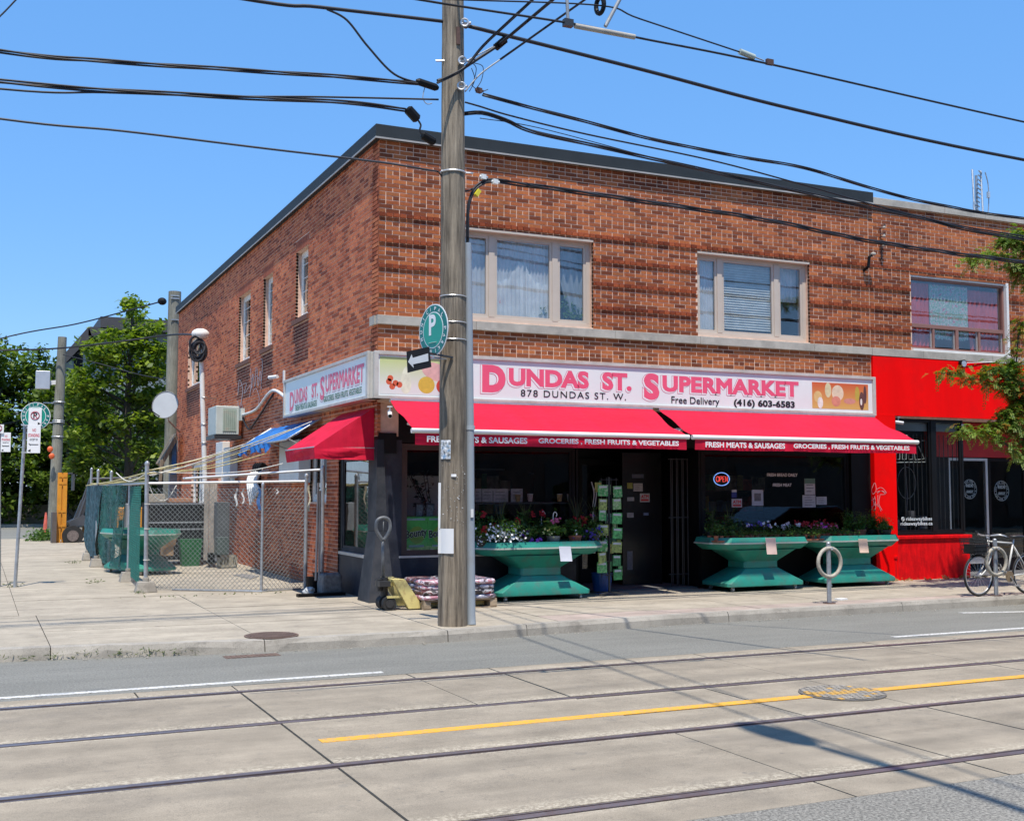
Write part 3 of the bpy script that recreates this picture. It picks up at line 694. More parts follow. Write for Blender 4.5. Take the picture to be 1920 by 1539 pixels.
# window box plants seen behind the first window
pl = thing('house_plant', 'leafy house plant with pale pink flowers behind the left upstairs window', 'plant', (8.55,F+.2,4.45))
MB().leaves([(8.6,F+.20,4.66),(8.8,F+.2,4.62),(8.15,F+.19,4.58)], 170, .09, (.09,.02,.09)).build('foliage', leaf_mat('house_leaf', (.04,.09,.02), (.10,.18,.04)), pl)
MB().blob((7.38,F+.185,4.72),.09,.02,.06,12,8,.3).build('blossom', mat('pale_pink_petal', (.62,.30,.28), .7, .2, 40), pl)
for (y0,y1,z0,z1) in SW:
    ww = wall_window(bld, y0,y1,z0,z1, 'y', XC, .11, M_white, G_side, fw=.07, name='window')
    curtain(ww, y0+.15, y1-.15, z0+.1, z1-.1, 'y', XC, .24, M_sheer, 9, .02)
    mb = MB()
    for k in range(1,5): mb.box(XC+.105,XC+.11,y0+.12,y1-.12,z0+(z1-z0)*k/5-.006,z0+(z1-z0)*k/5+.006)
    if y0 > 20 and y1 < 27: mb.build('glazing_bar', M_white, ww)
for (y0,y1,z0,z1) in LW:
    ww = wall_window(bld, y0,y1,z0,z1, 'y', XC, .06, M_white, G_side, mull=((y0+y1)/2,), fw=.09, name='window')
    MB().box(XC+.2,XC+.21,y0,y1,z0,z1).build('shade', mat('pale_shade', (.55,.55,.52), .8), ww)
# ================================================================ SHOPFRONT
M_brown = mat('brown_frame', (.06,.035,.03), .5, .2)
M_tile = mat('entry_tile', (.10,.10,.105), .7, .25, 3, dirt=(.2,.19,.18), dscale=2)
def fr(zlo, zhi, a, b, c): pass
# corner pillar, battered (wider at the foot)
MB().hexa([(5.18,F-.17,GZ-.02),(5.58,F-.17,GZ-.02),(5.58,F+.4,GZ-.02),(5.18,F+.4,GZ-.02)],[(XC-.01,F-.015,1.15),(5.50,F-.015,1.15),(5.50,F+.4,1.15),(XC-.01,F+.4,1.15)])\
    .hexa([(XC-.01,F-.015,1.155),(5.50,F-.015,1.155),(5.50,F+.4,1.155),(XC-.01,F+.4,1.155)],[(XC,F+.0,2.5),(5.44,F+.0,2.5),(5.44,F+.4,2.5),(XC,F+.4,2.5)]).build('corner_pillar', M_charcoal, bld)
MB().box(5.445,8.66,F+.03,F+.2,GZ-.02,.76).build('stall_riser', M_navy, bld)
MB().box(5.445,5.74,F+.04,F+.2,.76,2.5).build('navy_jamb', M_navy, bld)
# side display window on the west face
MB().box(XC+.02,XC+.2,16.66,18.3,GZ-.02,.74).build('side_stall_riser', M_navy, bld)
MB().box(XC+.03,XC+.2,18.2,18.36,GZ-.02,2.6).build('side_post', M_black, bld)
sw_ = wall_window(bld, 16.66, 18.2, .78, 2.3, 'y', XC, .03, M_charcoal, glass_mat('side_shop_glass', (.5,.55,.52), .10), fw=.05, name='side_display_window', fd=.06)
MB().box(XC-.02,XC+.05,16.66,18.2,.735,.78).build('window_ledge', M_alu, sw_)
MB().box(XC+.02,XC+.3,16.3,18.4,2.3,2.6).build('side_lintel', M_black, bld)
# front display windows
def shop_window(x0, x1, z0, z1, mull, name, Y=F+.06, fm=M_brown):
    return wall_window(bld, x0, x1, z0, z1, 'x', Y, 0, fm, G_shop, mull=mull, fw=.05, name=name, fd=.08)
swA = shop_window(5.74, 6.80, .77, 2.45, (), 'display_window')
swB = shop_window(6.84, 8.66, .77, 2.45, (), 'display_window', fm=M_black)
swC = shop_window(11.05, 14.22, .95, 2.45, (), 'display_window', fm=M_black)
MB().box(11.02,14.24,F+.03,F+.2,GZ-.02,.94).build('stall_riser', M_black, bld)
MB().box(5.7,9,F+.02,F+.12,.755,.785).build('ledge', M_alu, bld)
MB().box(14.24,14.68,F+.02,F+.3,GZ-.02,2.5).build('end_pillar', M_black, bld)
MB().box(5.46,14.70,F+.05,F+.32,2.46,3.1).build('fascia_board', M_black, bld)
# entry recess
MB().box(8.68,8.72,F+.06,17.9,GZ-.02,2.46).build('entry_return', M_black, bld); MB().box(11.0,11.04,F+.06,17.9,GZ-.02,2.46).build('entry_return', M_black, bld)
MB().box(8.72,11.0,17.9,17.96,GZ-.02,2.46).build('entry_back_wall', M_black, bld)
MB().box(8.72,11.0,16.43,17.9,GZ-.01,GZ+.02).build('entry_floor', M_tile, bld)
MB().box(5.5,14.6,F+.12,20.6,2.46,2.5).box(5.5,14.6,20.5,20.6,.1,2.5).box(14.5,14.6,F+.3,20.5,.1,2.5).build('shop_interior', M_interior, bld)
goods = [mat('goods%d'%i, c, .6, .5, 9) for i, c in enumerate(((.30,.06,.04),(.30,.26,.08),(.06,.16,.28),(.34,.33,.30),(.08,.22,.09)))]
rg = random.Random(5)
for (xa, xb, yy_) in ((6.2,8.4,18.2),(11.4,14.2,18.6)):
    for z_ in (.55,.95,1.35,1.75):
        MB().box(xa,xb,yy_,yy_+.35,z_-.03,z_).build('shelf', M_gate if 'M_gate' in globals() else M_black, bld)
        x = xa
        while x < xb-.2:
            w_ = rg.uniform(.08,.24); h_ = rg.uniform(.14,.32); MB().box(x,x+w_*.92,yy_+.02,yy_+.25,z_,z_+h_).build('stock_item', rg.choice(goods), bld); x += w_
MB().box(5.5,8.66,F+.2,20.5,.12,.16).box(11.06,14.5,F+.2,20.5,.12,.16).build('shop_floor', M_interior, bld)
dr = MB().box(9.5,9.56,17.8,17.86,GZ+.03,2.3).box(10.5,10.56,17.8,17.86,GZ+.03,2.3).box(9.56,10.5,17.8,17.86,2.2,2.3).box(9.56,10.5,17.8,17.86,GZ+.03,.4).build('shop_door', M_black, bld)
MB().box(9.57,10.49,17.83,17.835,.4,2.2).build('pane', G_shop, dr)
MB().cyl((10.42,17.77,.95),(10.42,17.77,1.3),.012).build('handle', M_steel, dr)
# folding security gate beside the entry
gt = thing('security_gate', 'black folding metal gate standing folded beside the shop entrance', 'gate', (10.8,16.6,GZ))
M_gate = mat('gate_black', (.035,.035,.037), .4)
for i in range(7):
    MB().cyl((10.62+i*.055,16.62+.04*(i%2),GZ+.03),(10.62+i*.055,16.62+.04*(i%2),2.3),.009,n=6).build('bar', M_gate, gt)
MB().bar((10.58,16.64,1.3),(10.98,16.64,1.3),.02).bar((10.58,16.64,.35),(10.98,16.64,.35),.02).bar((10.58,16.64,2.28),(10.98,16.64,2.28),.02).build('rail', M_gate, gt)
# ---- main light-box sign
SGY = 15.97
sg = thing('shop_sign', 'long white lightbox sign with pink bubble lettering across the shop front', 'sign', (9.8,SGY,3.08))
mb = MB().box(5.17,14.50,SGY+.012,16.27,3.085,3.765)
mb.build('sign_body', M_signframe, sg)
mb = MB().box(5.17,14.50,SGY-.03,SGY+.01,3.08,3.125).box(5.17,14.50,SGY-.03,SGY+.01,3.72,3.77).box(5.17,5.235,SGY-.03,SGY+.01,3.125,3.72).box(14.435,14.50,SGY-.03,SGY+.01,3.125,3.72)
mb.build('sign_frame', M_signframe, sg, bevel=.004)
MB().box(5.236,14.434,SGY-.004,SGY+.009,3.126,3.719).build('sign_face', M_signface, sg)
def SX(px, py=720): return PY(px, py, SGY).x
def SZ(px, py): return PY(px, py, SGY).z
def bubble(s, x0, x1, z0, z1, parent, u=UX, v=UZ, O=None, bold=.045, sp=1.0):
    if O is None: O = V(x0, SGY-.005, z0)
    w_, h = x1-x0, z1-z0; n = Vector(u).cross(Vector(v))
    n = Vector(u).normalized().cross(Vector(v).normalized())
    P = lambda du, dv, k: Vector(O)+Vector(u)*du+Vector(v)*dv+n*k
    text_into(MB(), s, P(-.028,-.024,0), u, v, w_+.016, h+.022, bold*1.45, off=.000, sp=sp).build('lettering', M_pinkline, parent)
    text_into(MB(), s, P(-.020,-.016,0), u, v, w_+.004, h+.008, bold*1.2, off=.0015, sp=sp).build('lettering', M_inkwhite, parent)
    text_into(MB(), s, P(.006,.008,0), u, v, w_-.008, h-.010, bold*1.1, off=.003, sp=sp).build('lettering', M_pink, parent)
bubble('D', SX(903), SX(948), SZ(903,736), SZ(903,683), sg, bold=.06)
bubble('UNDAS', SX(953), SX(1104), SZ(953,724), SZ(953,689), sg)
bubble('ST.', SX(1128), SX(1184), SZ(1128,732), SZ(1128,697), sg)
bubble('S', SX(1206), SX(1236), SZ(1206,750), SZ(1206,699), sg, bold=.05)
bubble('UPERMARKET', SX(1241), SX(1497), SZ(1241,735), SZ(1241,703), sg, bold=.045, sp=1.04)
yb = SGY-.006
text('878 DUNDAS ST. W.', (SX(976),yb,SZ(976,743)), UX, UZ, SX(1173)-SX(976), .105, M_inkblack, sg, bold=.004, sp=1.2)
text('Free Delivery', (SX(1258),yb,SZ(1258,760)), UX, UZ, SX(1348)-SX(1258), .15, M_inkblack, sg, bold=.008)
text('(416) 603-6583', (SX(1375),yb,SZ(1375,764)), UX, UZ, SX(1489)-SX(1375), .145, M_inkblack, sg, bold=.035)
# printed fruit picture at the left end (flat print)
def flat(pts, m, name, parent, k=0): return MB().poly(pts).build(name, m, parent)
def blobprint(cx, cz, rx, rz, m, name, parent, k, n=24, rot=0, pinch=0, Y=SGY-.0055):
    P = []
    for i in range(n):
        t = 2*math.pi*i/n; r = 1+pinch*math.sin(t); x, z = rx*math.cos(t)*r, rz*math.sin(t)
        P.append((cx+x*math.cos(rot)-z*math.sin(rot), Y-.0006*k, cz+x*math.sin(rot)+z*math.cos(rot)))
    return MB().poly(P[::-1]).build(name, m, parent)
def printgrad(name, c1, c2, axis=2, lo=3.1, hi=3.7):
    m, nt, bs = _nodes(name); g = N(nt,'ShaderNodeNewGeometry'); sx = N(nt,'ShaderNodeSeparateXYZ'); lk(nt,g.outputs['Position'],sx.inputs[0])
    mr = N(nt,'ShaderNodeMapRange'); mr.inputs[1].default_value=lo; mr.inputs[2].default_value=hi; lk(nt,sx.outputs[axis],mr.inputs[0])
    lk(nt, ramp(nt, mr.outputs[0], [(0,c1),(1,c2)]), bs.inputs['Base Color']); bs.inputs['Roughness'].default_value=.4; return m
pic = MB().box(5.26,6.60,yb,SGY-.0045,3.15,3.69).build('fruit_picture', printgrad('print_lime', (.72,.72,.68), (.52,.60,.16), lo=3.25, hi=3.75), sg)
Mp = lambda n, c: mat('print_'+n, c, .4, .12, 14)
blobprint(5.98,3.30,.13,.125,Mp('yellow',(.66,.44,.06)),'printed_fruit',sg,2); blobprint(6.25,3.29,.115,.11,Mp('red',(.60,.06,.03)),'printed_fruit',sg,3); blobprint(6.47,3.28,.09,.09,Mp('yellow',(.66,.44,.06)),'printed_fruit',sg,2)
blobprint(5.66,3.36,.08,.20,Mp('pear',(.72,.74,.56)),'printed_fruit',sg,1,pinch=-.35)
for dx,dz in ((5.40,3.33),(5.45,3.26),(5.50,3.31),(5.56,3.29),(5.42,3.38)): blobprint(dx,dz,.045,.045,Mp('tomato',(.66,.12,.05)),'printed_fruit',sg,2)
blobprint(6.12,3.50,.22,.13,Mp('melon',(.70,.40,.36)),'printed_fruit',sg,1,rot=-.3)
mp2 = MB().box(SX(1522),SX(1627),yb,SGY-.0045,SZ(1522,765),SZ(1522,716)).build('meat_picture', printgrad('print_orange', (.66,.42,.12), (.62,.13,.04), lo=3.2, hi=3.6), sg)
x0 = SX(1522); w_ = SX(1627)-x0; z0 = SZ(1522,765)
for (a,b,rx,rz,n,c,k) in [(.1,.45,.09,.10,'cheese',(.70,.50,.20),1),(.28,.72,.07,.13,'salt',(.66,.62,.36),2),(.14,.22,.06,.10,'egg',(.78,.76,.68),3),(.45,.62,.13,.14,'ham',(.72,.60,.42),1),(.42,.3,.10,.09,'chop',(.66,.26,.18),3),(.66,.32,.13,.05,'bacon',(.62,.28,.22),2),(.8,.62,.05,.13,'sausage',(.50,.38,.06),2),(.88,.35,.06,.16,'salami',(.14,.06,.05),3),(.94,.6,.035,.16,'dark',(.12,.05,.05),2)]:
    blobprint(x0+w_*a, z0+.45*b, rx, rz, Mp(n,c), 'printed_meat', sg, k)
blobprint(x0+w_*.87, z0+.14, .022,.06, Mp('egg',(.78,.76,.68)),'printed_meat',sg,4)
# ---- side sign
SDX = 5.12
ss = thing('shop_sign', 'smaller lightbox sign with pink and green lettering on the side wall by the corner', 'sign', (SDX,18.5,3.08))
YA, YZ = 16.02, 21.1
MB().box(SDX+.012,XC-.004,YA,YZ,3.085,3.765).build('sign_body', M_signframe, ss)
MB().box(SDX-.03,SDX+.01,YA,YZ,3.08,3.125).box(SDX-.03,SDX+.01,YA,YZ,3.72,3.77).box(SDX-.03,SDX+.01,YA,YA+.09,3.125,3.72).box(SDX-.03,SDX+.01,YZ-.06,YZ,3.125,3.72).build('sign_frame', M_signframe, ss, bevel=.004)
MB().box(SDX-.004,SDX+.009,YA+.091,YZ-.061,3.126,3.719).build('sign_face', M_signface, ss)
nY = V(0,-1,0)
def SYp(px, py=720): return PX(px, py, SDX).y
for s_, a, b, z0_, z1_ in (('D',544.5,552,3.17,3.52),('UNDAS',553,577,3.28,3.54),('ST.',585,597,3.30,3.55),('S',601,609,3.22,3.62),('UPERMARKET',611,683,3.33,3.62)):
    ya, yz = SYp(a), SYp(b)
    bubble(s_, 0, ya-yz, z0_, z1_, ss, u=nY, v=UZ, O=V(SDX-.005, ya, z0_), bold=.024)
ya, yz = SYp(555), SYp(595); text('FRESH MEATS & SAUSAGES', (SDX-.006,ya,3.155), nY, UZ, ya-yz, .10, M_inkgreen, ss, bold=.015)
ya, yz = SYp(608), SYp(679); text('GROCERIES, FRESH FRUITS, VEGETABLES', (SDX-.006,ya,3.17), nY, UZ, ya-yz, .11, M_inkgreen, ss, bold=.015)
# ---- awnings
def fabric_mat(name, c):
    m, nt, bs = _nodes(name); col = ramp(nt, noise(nt, 1.6, 4, .6), [(.3, tuple(x*.84 for x in c)), (.7, tuple(min(1,x*1.08) for x in c))])
    col = mix(nt, col, ramp(nt, noise(nt, 2.5, 5, .65, stretch=(3,.35,.35)), [(.35,.86),(.65,1.08)]), .8, 'MULTIPLY')
    lk(nt, col, bs.inputs['Base Color']); bs.inputs['Roughness'].default_value = .75; bs.inputs['Specular IOR Level'].default_value = .3; bs.inputs['Sheen Weight'].default_value = .0
    tr = N(nt, 'ShaderNodeBsdfTranslucent'); lk(nt, col, tr.inputs[0]); ms = N(nt, 'ShaderNodeMixShader'); ms.inputs[0].default_value = .10
    out = nt.nodes['Material Output']; lk(nt, bs.outputs[0], ms.inputs[1]); lk(nt, tr.outputs[0], ms.inputs[2]); lk(nt, ms.outputs[0], out.inputs[0])
    bump(nt, bs, noise(nt, 1.1, 3, .55, stretch=(1,4,1)), .5, .10); return m
M_awn = fabric_mat('crimson_canvas', (.66,.007,.042))
AY0, AZ0, AY1, AZ1 = 15.96, 3.055, 14.98, 2.60
def awning(x0, x1, label):
    t = thing('awning', label, 'awning', ((x0+x1)/2, AY0, AZ0)); mb = MB(); n, k = 48, 8; P = []
    ph = random.random()*6
    for i in range(n+1):
        x = x0+(x1-x0)*i/n
        for j in range(k+1):
            q = j/k; sag = -.028*math.sin(math.pi*q)+.016*math.sin(x*2.3+ph+q*5)*math.sin(math.pi*q)+.016*math.sin(x*.9+7*q+ph)*math.sin(math.pi*q)
            P.append((x, AY0+(AY1-AY0)*q, AZ0+(AZ1-AZ0)*q+sag))
    N_ = len(P)
    mb.add(P, [(i*(k+1)+j,i*(k+1)+j+1,(i+1)*(k+1)+j+1,(i+1)*(k+1)+j) for i in range(n) for j in range(k)])
    cn = mb.build('canopy', M_awn, t, smooth=True)
    MB().tube([(x0-.03,AY1-.02,AZ1-.03),(x1+.03,AY1-.02,AZ1-.03)], .036, 12).build('front_bar', M_white, t, smooth='auto')
    P = []; mb = MB()
    for i in range(n+1):
        x = x0+.02+(x1-x0-.04)*i/n
        for j in range(3): P.append((x, AY1-.028+.010*math.sin(x*5+ph)*j/2+.004*math.sin(x*17)*j/2, AZ1-.06-.165*j/2+.004*math.sin(x*3.1+ph)*(j==2)))
    mb.add(P, [(i*3+j,i*3+j+1,(i+1)*3+j+1,(i+1)*3+j) for i in range(n) for j in range(2)])
    vl = mb.build('valance', M_awn, t, smooth=True)
    for px in (x0+.35, x1-.35):
        MB().bar((px,15.98,2.75),(px+.55,15.4,2.7),.035).bar((px+.55,15.4,2.7),(px,AY1,2.56),.035).build('folding_arm', M_alu, t)
    MB().tube([(x0,AY0+.02,AZ0+.01),(x1,AY0+.02,AZ0+.01)], .04, 10).build('roller', M_alu, t, smooth='auto')
    return t, vl
def AX(px, py=830): return PY(px, py, AY1-.04).x
a1, v1 = awning(5.42, 9.86, 'red retractable awning left of the gap, partly behind the wooden pole')
a2, v2 = awning(9.98, 14.47, 'red retractable awning right of the gap, ending over the bike shop')
zt = 2.395
for vl, segs in ((v1, [('FRESH MEATS & SAUSAGES',800,988),('GROCERIES , FRESH FRUITS & VEGETABLES',1009,1272)]), (v2, [('FRESH MEATS & SAUSAGES',1322,1471),('GROCERIES , FRESH FRUITS & VEGETABLES',1487,1704)])):
    for s_, a, b in segs: text(s_, (AX(a),AY1-.05,zt+.022), UX, UZ, AX(b)-AX(a), .085, M_inkwhite, vl, bold=.03)
# corner awning over the side window
ca = thing('awning', 'fixed red wedge awning over the side display window', 'awning', (XC,17.2,2.4))
x1_ = 4.42; ya, yz = 16.42, 18.15; zT = 2.98; zO = PY(589,838,ya).z; zV = zO-.19
def sub(pA,pB,pC,pD,n=10,k=8,amp=.012):
    P=[]; mb=MB()
    pA,pB,pC,pD=map(Vector,(pA,pB,pC,pD))
    nn=(pB-pA).cross(pD-pA).normalized()
    for i in range(n+1):
        for j in range(k+1):
            a,b=i/n,j/k; p=(pA.lerp(pB,a)).lerp(pD.lerp(pC,a),b)
            P.append(p+nn*amp*math.sin(a*5+b*7)*math.sin(math.pi*a)*math.sin(math.pi*b))
    return mb.add(P,[(i*(k+1)+j,(i+1)*(k+1)+j,(i+1)*(k+1)+j+1,i*(k+1)+j+1) for i in range(n) for j in range(k)])
sub((XC-.01,ya,zT),(XC-.01,yz,zT),(x1_,yz,zO),(x1_,ya,zO)).build('canopy', M_awn, ca, smooth=True)
sub((XC-.01,ya,zT),(XC-.02,ya,zT-.01),(x1_,ya,zO),(XC-.01,ya,zO)).build('end_panel', M_awn, ca, smooth=True)
MB().poly([(XC-.01,yz,zT),(x1_,yz,zO),(XC-.01,yz,zO)]).build('end_panel', M_awn, ca)
sub((x1_,yz,zO),(x1_,ya,zO),(x1_+.02,ya+.0,zV+.02),(x1_+.03,yz,zV),k=4,amp=.03).build('valance', M_awn, ca, smooth=True)
sub((x1_,ya,zO),(XC-.01,ya,zO),(XC-.01,ya-.01,zV+.01),(x1_+.02,ya,zV+.02),k=4,amp=.04).build('valance', M_awn, ca, smooth=True)
MB().tube([(XC,ya+.01,zO),(x1_+.01,ya+.01,zO),(x1_+.01,yz-.01,zO),(XC,yz-.01,zO)],.014,6).build('frame', M_steel, ca)
# ================================================================ things behind the shop glass
gY = F+.083
def on_glass(name, label, cat, px0, py0, px1, py1, m, Y=gY, th=.003, group=None, dy=0):
    a, b = PY(px0, py1, Y), PY(px1, py0, Y)
    t = thing(name, label, cat, (a.x, Y, a.z), group)
    MB().box(a.x, b.x, Y, Y+th, a.z, b.z).build('sheet', m, t); return t, a, b
M_pgrey = mat('paper_behind_glass', (.50,.50,.50), .8, .1, 20); M_shade_print = mat('faint_print', (.16,.16,.17), .8, .3, 40)
def lines(t, a, b, n=5, Y=gY, m=None):
    mb = MB(); h = (b.z-a.z)
    for i in range(n):
        z = a.z+h*(i+1)/(n+1); mb.box(a.x+(b.x-a.x)*.15, a.x+(b.x-a.x)*random.uniform(.6,.88), Y-.0016, Y-.0006, z-h*.025, z+h*.025)
    mb.build('print_lines', m or M_shade_print, t)
def open_sign():
    Y = F+.20; c = PY(1353,898,Y); t = thing('neon_open_sign', 'lit oval neon sign with red letters in a blue ring behind the right window', 'neon sign', c)
    b = emis('neon_blue', (.22,.42,1.0), .9); r = emis('neon_red', (1.0,.08,.07), 1.1)
    MB().ring(c, .16, .007, (0,1,0), 40, 6, a0=.3, a1=3.6, sx=1.0, sy=.68).build('tube_ring', b, t)
    MB().ring(c, .16, .007, (0,1,0), 40, 6, a0=3.7, a1=6.5, sx=1.0, sy=.68).build('tube_ring', b, t)
    d = lambda *p: [(c.x+x, Y-.01, c.z+z) for x, z in p]
    q = MB(); R = .0045
    q.ring((c.x-.088,Y-.01,c.z),.03,R,(0,1,0),20,6,sy=1.5)
    q.tube(d((-.042,-.045),(-.042,.045),(-.012,.045),(-.004,.022),(-.012,.0),(-.042,0)),R,6)
    q.tube(d((.052,.045),(.018,.045),(.018,-.045),(.052,-.045)),R,6); q.tube(d((.018,0),(.045,0)),R,6)
    q.tube(d((.072,-.045),(.072,.045),(.112,-.045),(.112,.045)),R,6)
    q.build('tube_letters', r, t)
open_sign()
def atm(px0,py0,px1,py1,label,Y=gY):
    t,a,b = on_glass('window_sticker', label, 'sticker', px0,py0,px1,py1, M_pgrey, Y)
    w_ = b.x-a.x; h = b.z-a.z
    text('ATM', (a.x+w_*.1,Y-.001,a.z+h*.45), UX, UZ, w_*.8, h*.4, M_inkred, t, bold=.05, off=.001)
    MB().box(a.x+w_*.1,b.x-w_*.1,Y-.0016,Y-.0006,a.z+h*.12,a.z+h*.35).build('print_lines', M_inkred, t)
atm(1372,935,1391,951,'square ATM sticker on the right window below the police-badge sticker')
t,a,b = on_glass('window_sticker','small blue shield sticker above the ATM sticker','sticker',1372,918,1381,933,mat('print_shieldblue',(.02,.03,.18),.5),Y=gY)
MB().box(a.x,b.x,gY-.002,gY-.001,b.z-.04,b.z).build('cap_band', M_pgrey, t)
t,a,b = on_glass('poster','pale blue-grey notice with a dark picture in the middle of the right window','poster',1410,918,1431,948,mat('print_paleblue',(.42,.45,.50),.7)); MB().box(a.x+.05,b.x-.05,gY-.002,gY-.001,a.z+.08,b.z-.06).build('picture', M_shade_print, t)
for px0,py0,px1,py1,l in ((1509,897,1528,927,'green and white permit paper, topmost on the right window'),(1505,928,1529,951,'white paper below the green permit on the right window'),(1531,931,1550,946,'small white paper right of the other window papers')):
    t,a,b = on_glass('paper_notice', l, 'notice', px0,py0,px1,py1, M_pgrey); lines(t,a,b,4)
    if py0 == 897: MB().box(a.x,b.x,gY-.003,gY-.002,b.z-.09,b.z).build('heading', mat('print_darkgreen',(.12,.22,.16),.7), t)
gY2 = gY
gl = thing('window_lettering','thin white words reading fresh bread daily and fresh meat on the right window','lettering',PY(1466,900,gY))
text('FRESH BREAD DAILY', PY(1438,893,gY-.03), UX, UZ, PY(1495,893,gY).x-PY(1438,893,gY).x, .055, mat('print_dimwhite',(.75,.75,.75),.7), gl, bold=.02)
text('FRESH MEAT', PY(1449,912,gY-.03), UX, UZ, PY(1484,893,gY).x-PY(1449,893,gY).x, .055, mat('print_dimwhite',(.75,.75,.75),.7), gl, bold=.02)
# stickers on the entrance side glass
YS = 17.2
sl = thing('entry_side_panel','dark glazed side panel in the shop entrance carrying small stickers','panel',PY(1195,1000,YS))
a, b = PY(1168,1090,YS), PY(1240,870,YS)
MB().box(a.x,b.x,YS,YS+.02,GZ,2.4).build('glass', mat('dark_gloss',(.012,.012,.014),.25), sl)
for px0,py0,px1,py1,l,c in ((1176,905,1186,916,'small yellow-green sticker on the entrance panel',(.30,.32,.08)),(1188,906,1205,921,'white square sticker with black lines on the entrance panel',(.45,.45,.45)),(1176,932,1189,939,'small pale strip sticker on the entrance panel',(.35,.38,.40)),(1185,889,1207,896,'faint dark blue strip sticker at the top of the entrance panel',(.10,.11,.16)),(1176,961,1188,970,'small grey card sticker low on the entrance panel',(.35,.35,.36)),(1207,961,1216,966,'small blue card sticker low on the entrance panel',(.14,.20,.34)),(1176,1033,1186,1068,'tall pale opening-times sheet at the foot of the entrance panel',(.16,.16,.17))):
    t,a,b = on_glass('window_sticker', l, 'sticker', px0,py0,px1,py1, mat('stk%d'%px0+str(py0), c, .6, .15, 30), YS-.006)
    if px1-px0 > 11 or py1-py0 > 20: lines(t,a,b,3,YS-.006)
atm(1200,925,1218,941,'ATM sticker on the entrance panel beside the seed rack', YS-.008)
# Paper towel packs
def towel(px, label):
    Y = F+.25; a = PY(px, 1030, Y); t = thing('paper_towel_pack', label, 'paper towel pack', (a.x,Y,.80), 'paper towel packs in the left display window')
    mt = mat('pack_green', (.12,.62,.12), .3, .35, 5, dirt=(.015,.12,.03), dscale=5, damt=.9)
    w_ = .40
    MB().box(a.x,a.x+w_,Y,Y+.3,.80,1.36).build('pack', mt, t, bevel=.03)
    MB().box(a.x+.03,a.x+w_-.06,Y-.003,Y-.001,1.30,1.33).build('strip', mat('pale_blue_print',(.35,.5,.5),.5), t)
    MB().disc((a.x+.21,Y-.002,1.08),.13,(0,1,0),.002,24).build('halo', mat('print_lime2',(.25,.42,.06),.5), t)
    c = math.radians(8); uu = V(math.cos(c),0,math.sin(c)); vv = V(-math.sin(c),0,math.cos(c))
    text('Bounty', (a.x+.03,Y-.005,.99), uu, vv, .36, .16, M_inkwhite, t, bold=.05, off=0, shear=.1)
    text('Bounty', (a.x+.035,Y-.005,.995), uu, vv, .35, .15, M_inkblack, t, bold=.025, off=.002, shear=.1)
    MB().box(a.x+.08,a.x+.32,Y-.003,Y-.001,.90,.93).build('strip', mat('pale_blue_print',(.35,.5,.5),.5), t)
    MB().box(a.x+.05,a.x+.10,Y-.003,Y-.001,.83,.87).build('strip', mat('pale_blue_print',(.35,.5,.5),.5), t)
towel(757,'green paper towel pack at the left end of the display window'); towel(801,'green paper towel pack half hidden behind the wooden pole')
# backdrop, menu cards and dry branch in the first window
MB().box(5.78,7.1,F+.95,F+.98,.8,1.98).build('window_backing', mat('grey_backing',(.62,.64,.65),.8,.1), bld)
br = thing('ornamental_branch','dark leafy branch standing behind the paper towel packs','branch',(6.4,F+.7,.8))
mb = MB(); tips = []
for i in range(7):
    a_ = random.uniform(-.5,.5); p = [V(6.5,F+.75,1.3)]
    for k in range(5): p.append(p[-1]+V(a_*.12-.03,random.uniform(-.01,.01),.14+random.uniform(-.05,.03))); tips.append(tuple(p[-1]))
    mb.tube(p,.006,5)
mb.build('stem', mat('dark_twig',(.02,.018,.015),.9), br)
MB().leaves(tips, 150, .07, (.05,.02,.05)).build('foliage', mat('dark_leaf',(.012,.018,.010),.7), br)
for i,(px,l) in enumerate(((786,'black printed card left of its twin above the paper towels'),(806,'black printed card right of its twin above the paper towels'))):
    c = PY(px,958,F+.4); t = thing('menu_card', l, 'card', c)
    MB().obox(c,.13,.01,.24,0,-.1,.12).build('card', mat('card_dark',(.03,.04,.05),.6), t)
    MB().obox(c+V(0,-.008,0),.10,.004,.19,0,-.1,.12).build('picture', mat('card_print',(.16,.2,.23),.6,.6,40), t)
# side window contents: blue water cooler bottle and reflections
t = thing('water_cooler','pale blue plastic water cooler seen through the side window','water cooler',(5.9,17.3,.8))
MB().lathe((5.75,17.35,.80),[(.13,0),(.13,.5),(.10,.55)],16).build('body', mat('cooler_blue',(.16,.42,.45),.4), t); MB().lathe((5.75,17.35,1.36),[(.06,0),(.13,.08),(.14,.3),(.10,.36)],16).build('bottle', mat('bottle_blue',(.35,.50,.58),.2), t)
t = thing('green_crate_stack','green and yellow goods stacked behind the side window','goods',(5.8,17.8,.8))
MB().box(5.6,6.0,17.5,18.1,.8,1.05).build('crate', mat('crate_g',(.10,.30,.18),.6,.4,8), t); MB().box(5.6,6.0,16.8,17.15,.8,1.0).build('crate', mat('crate_y',(.45,.42,.15),.6,.5,12), t)
MB().box(5.9,5.95,16.75,18.2,1.3,2.3).build('window_backing', mat('leafy_backing',(.08,.11,.06),.9,.9,9), bld)
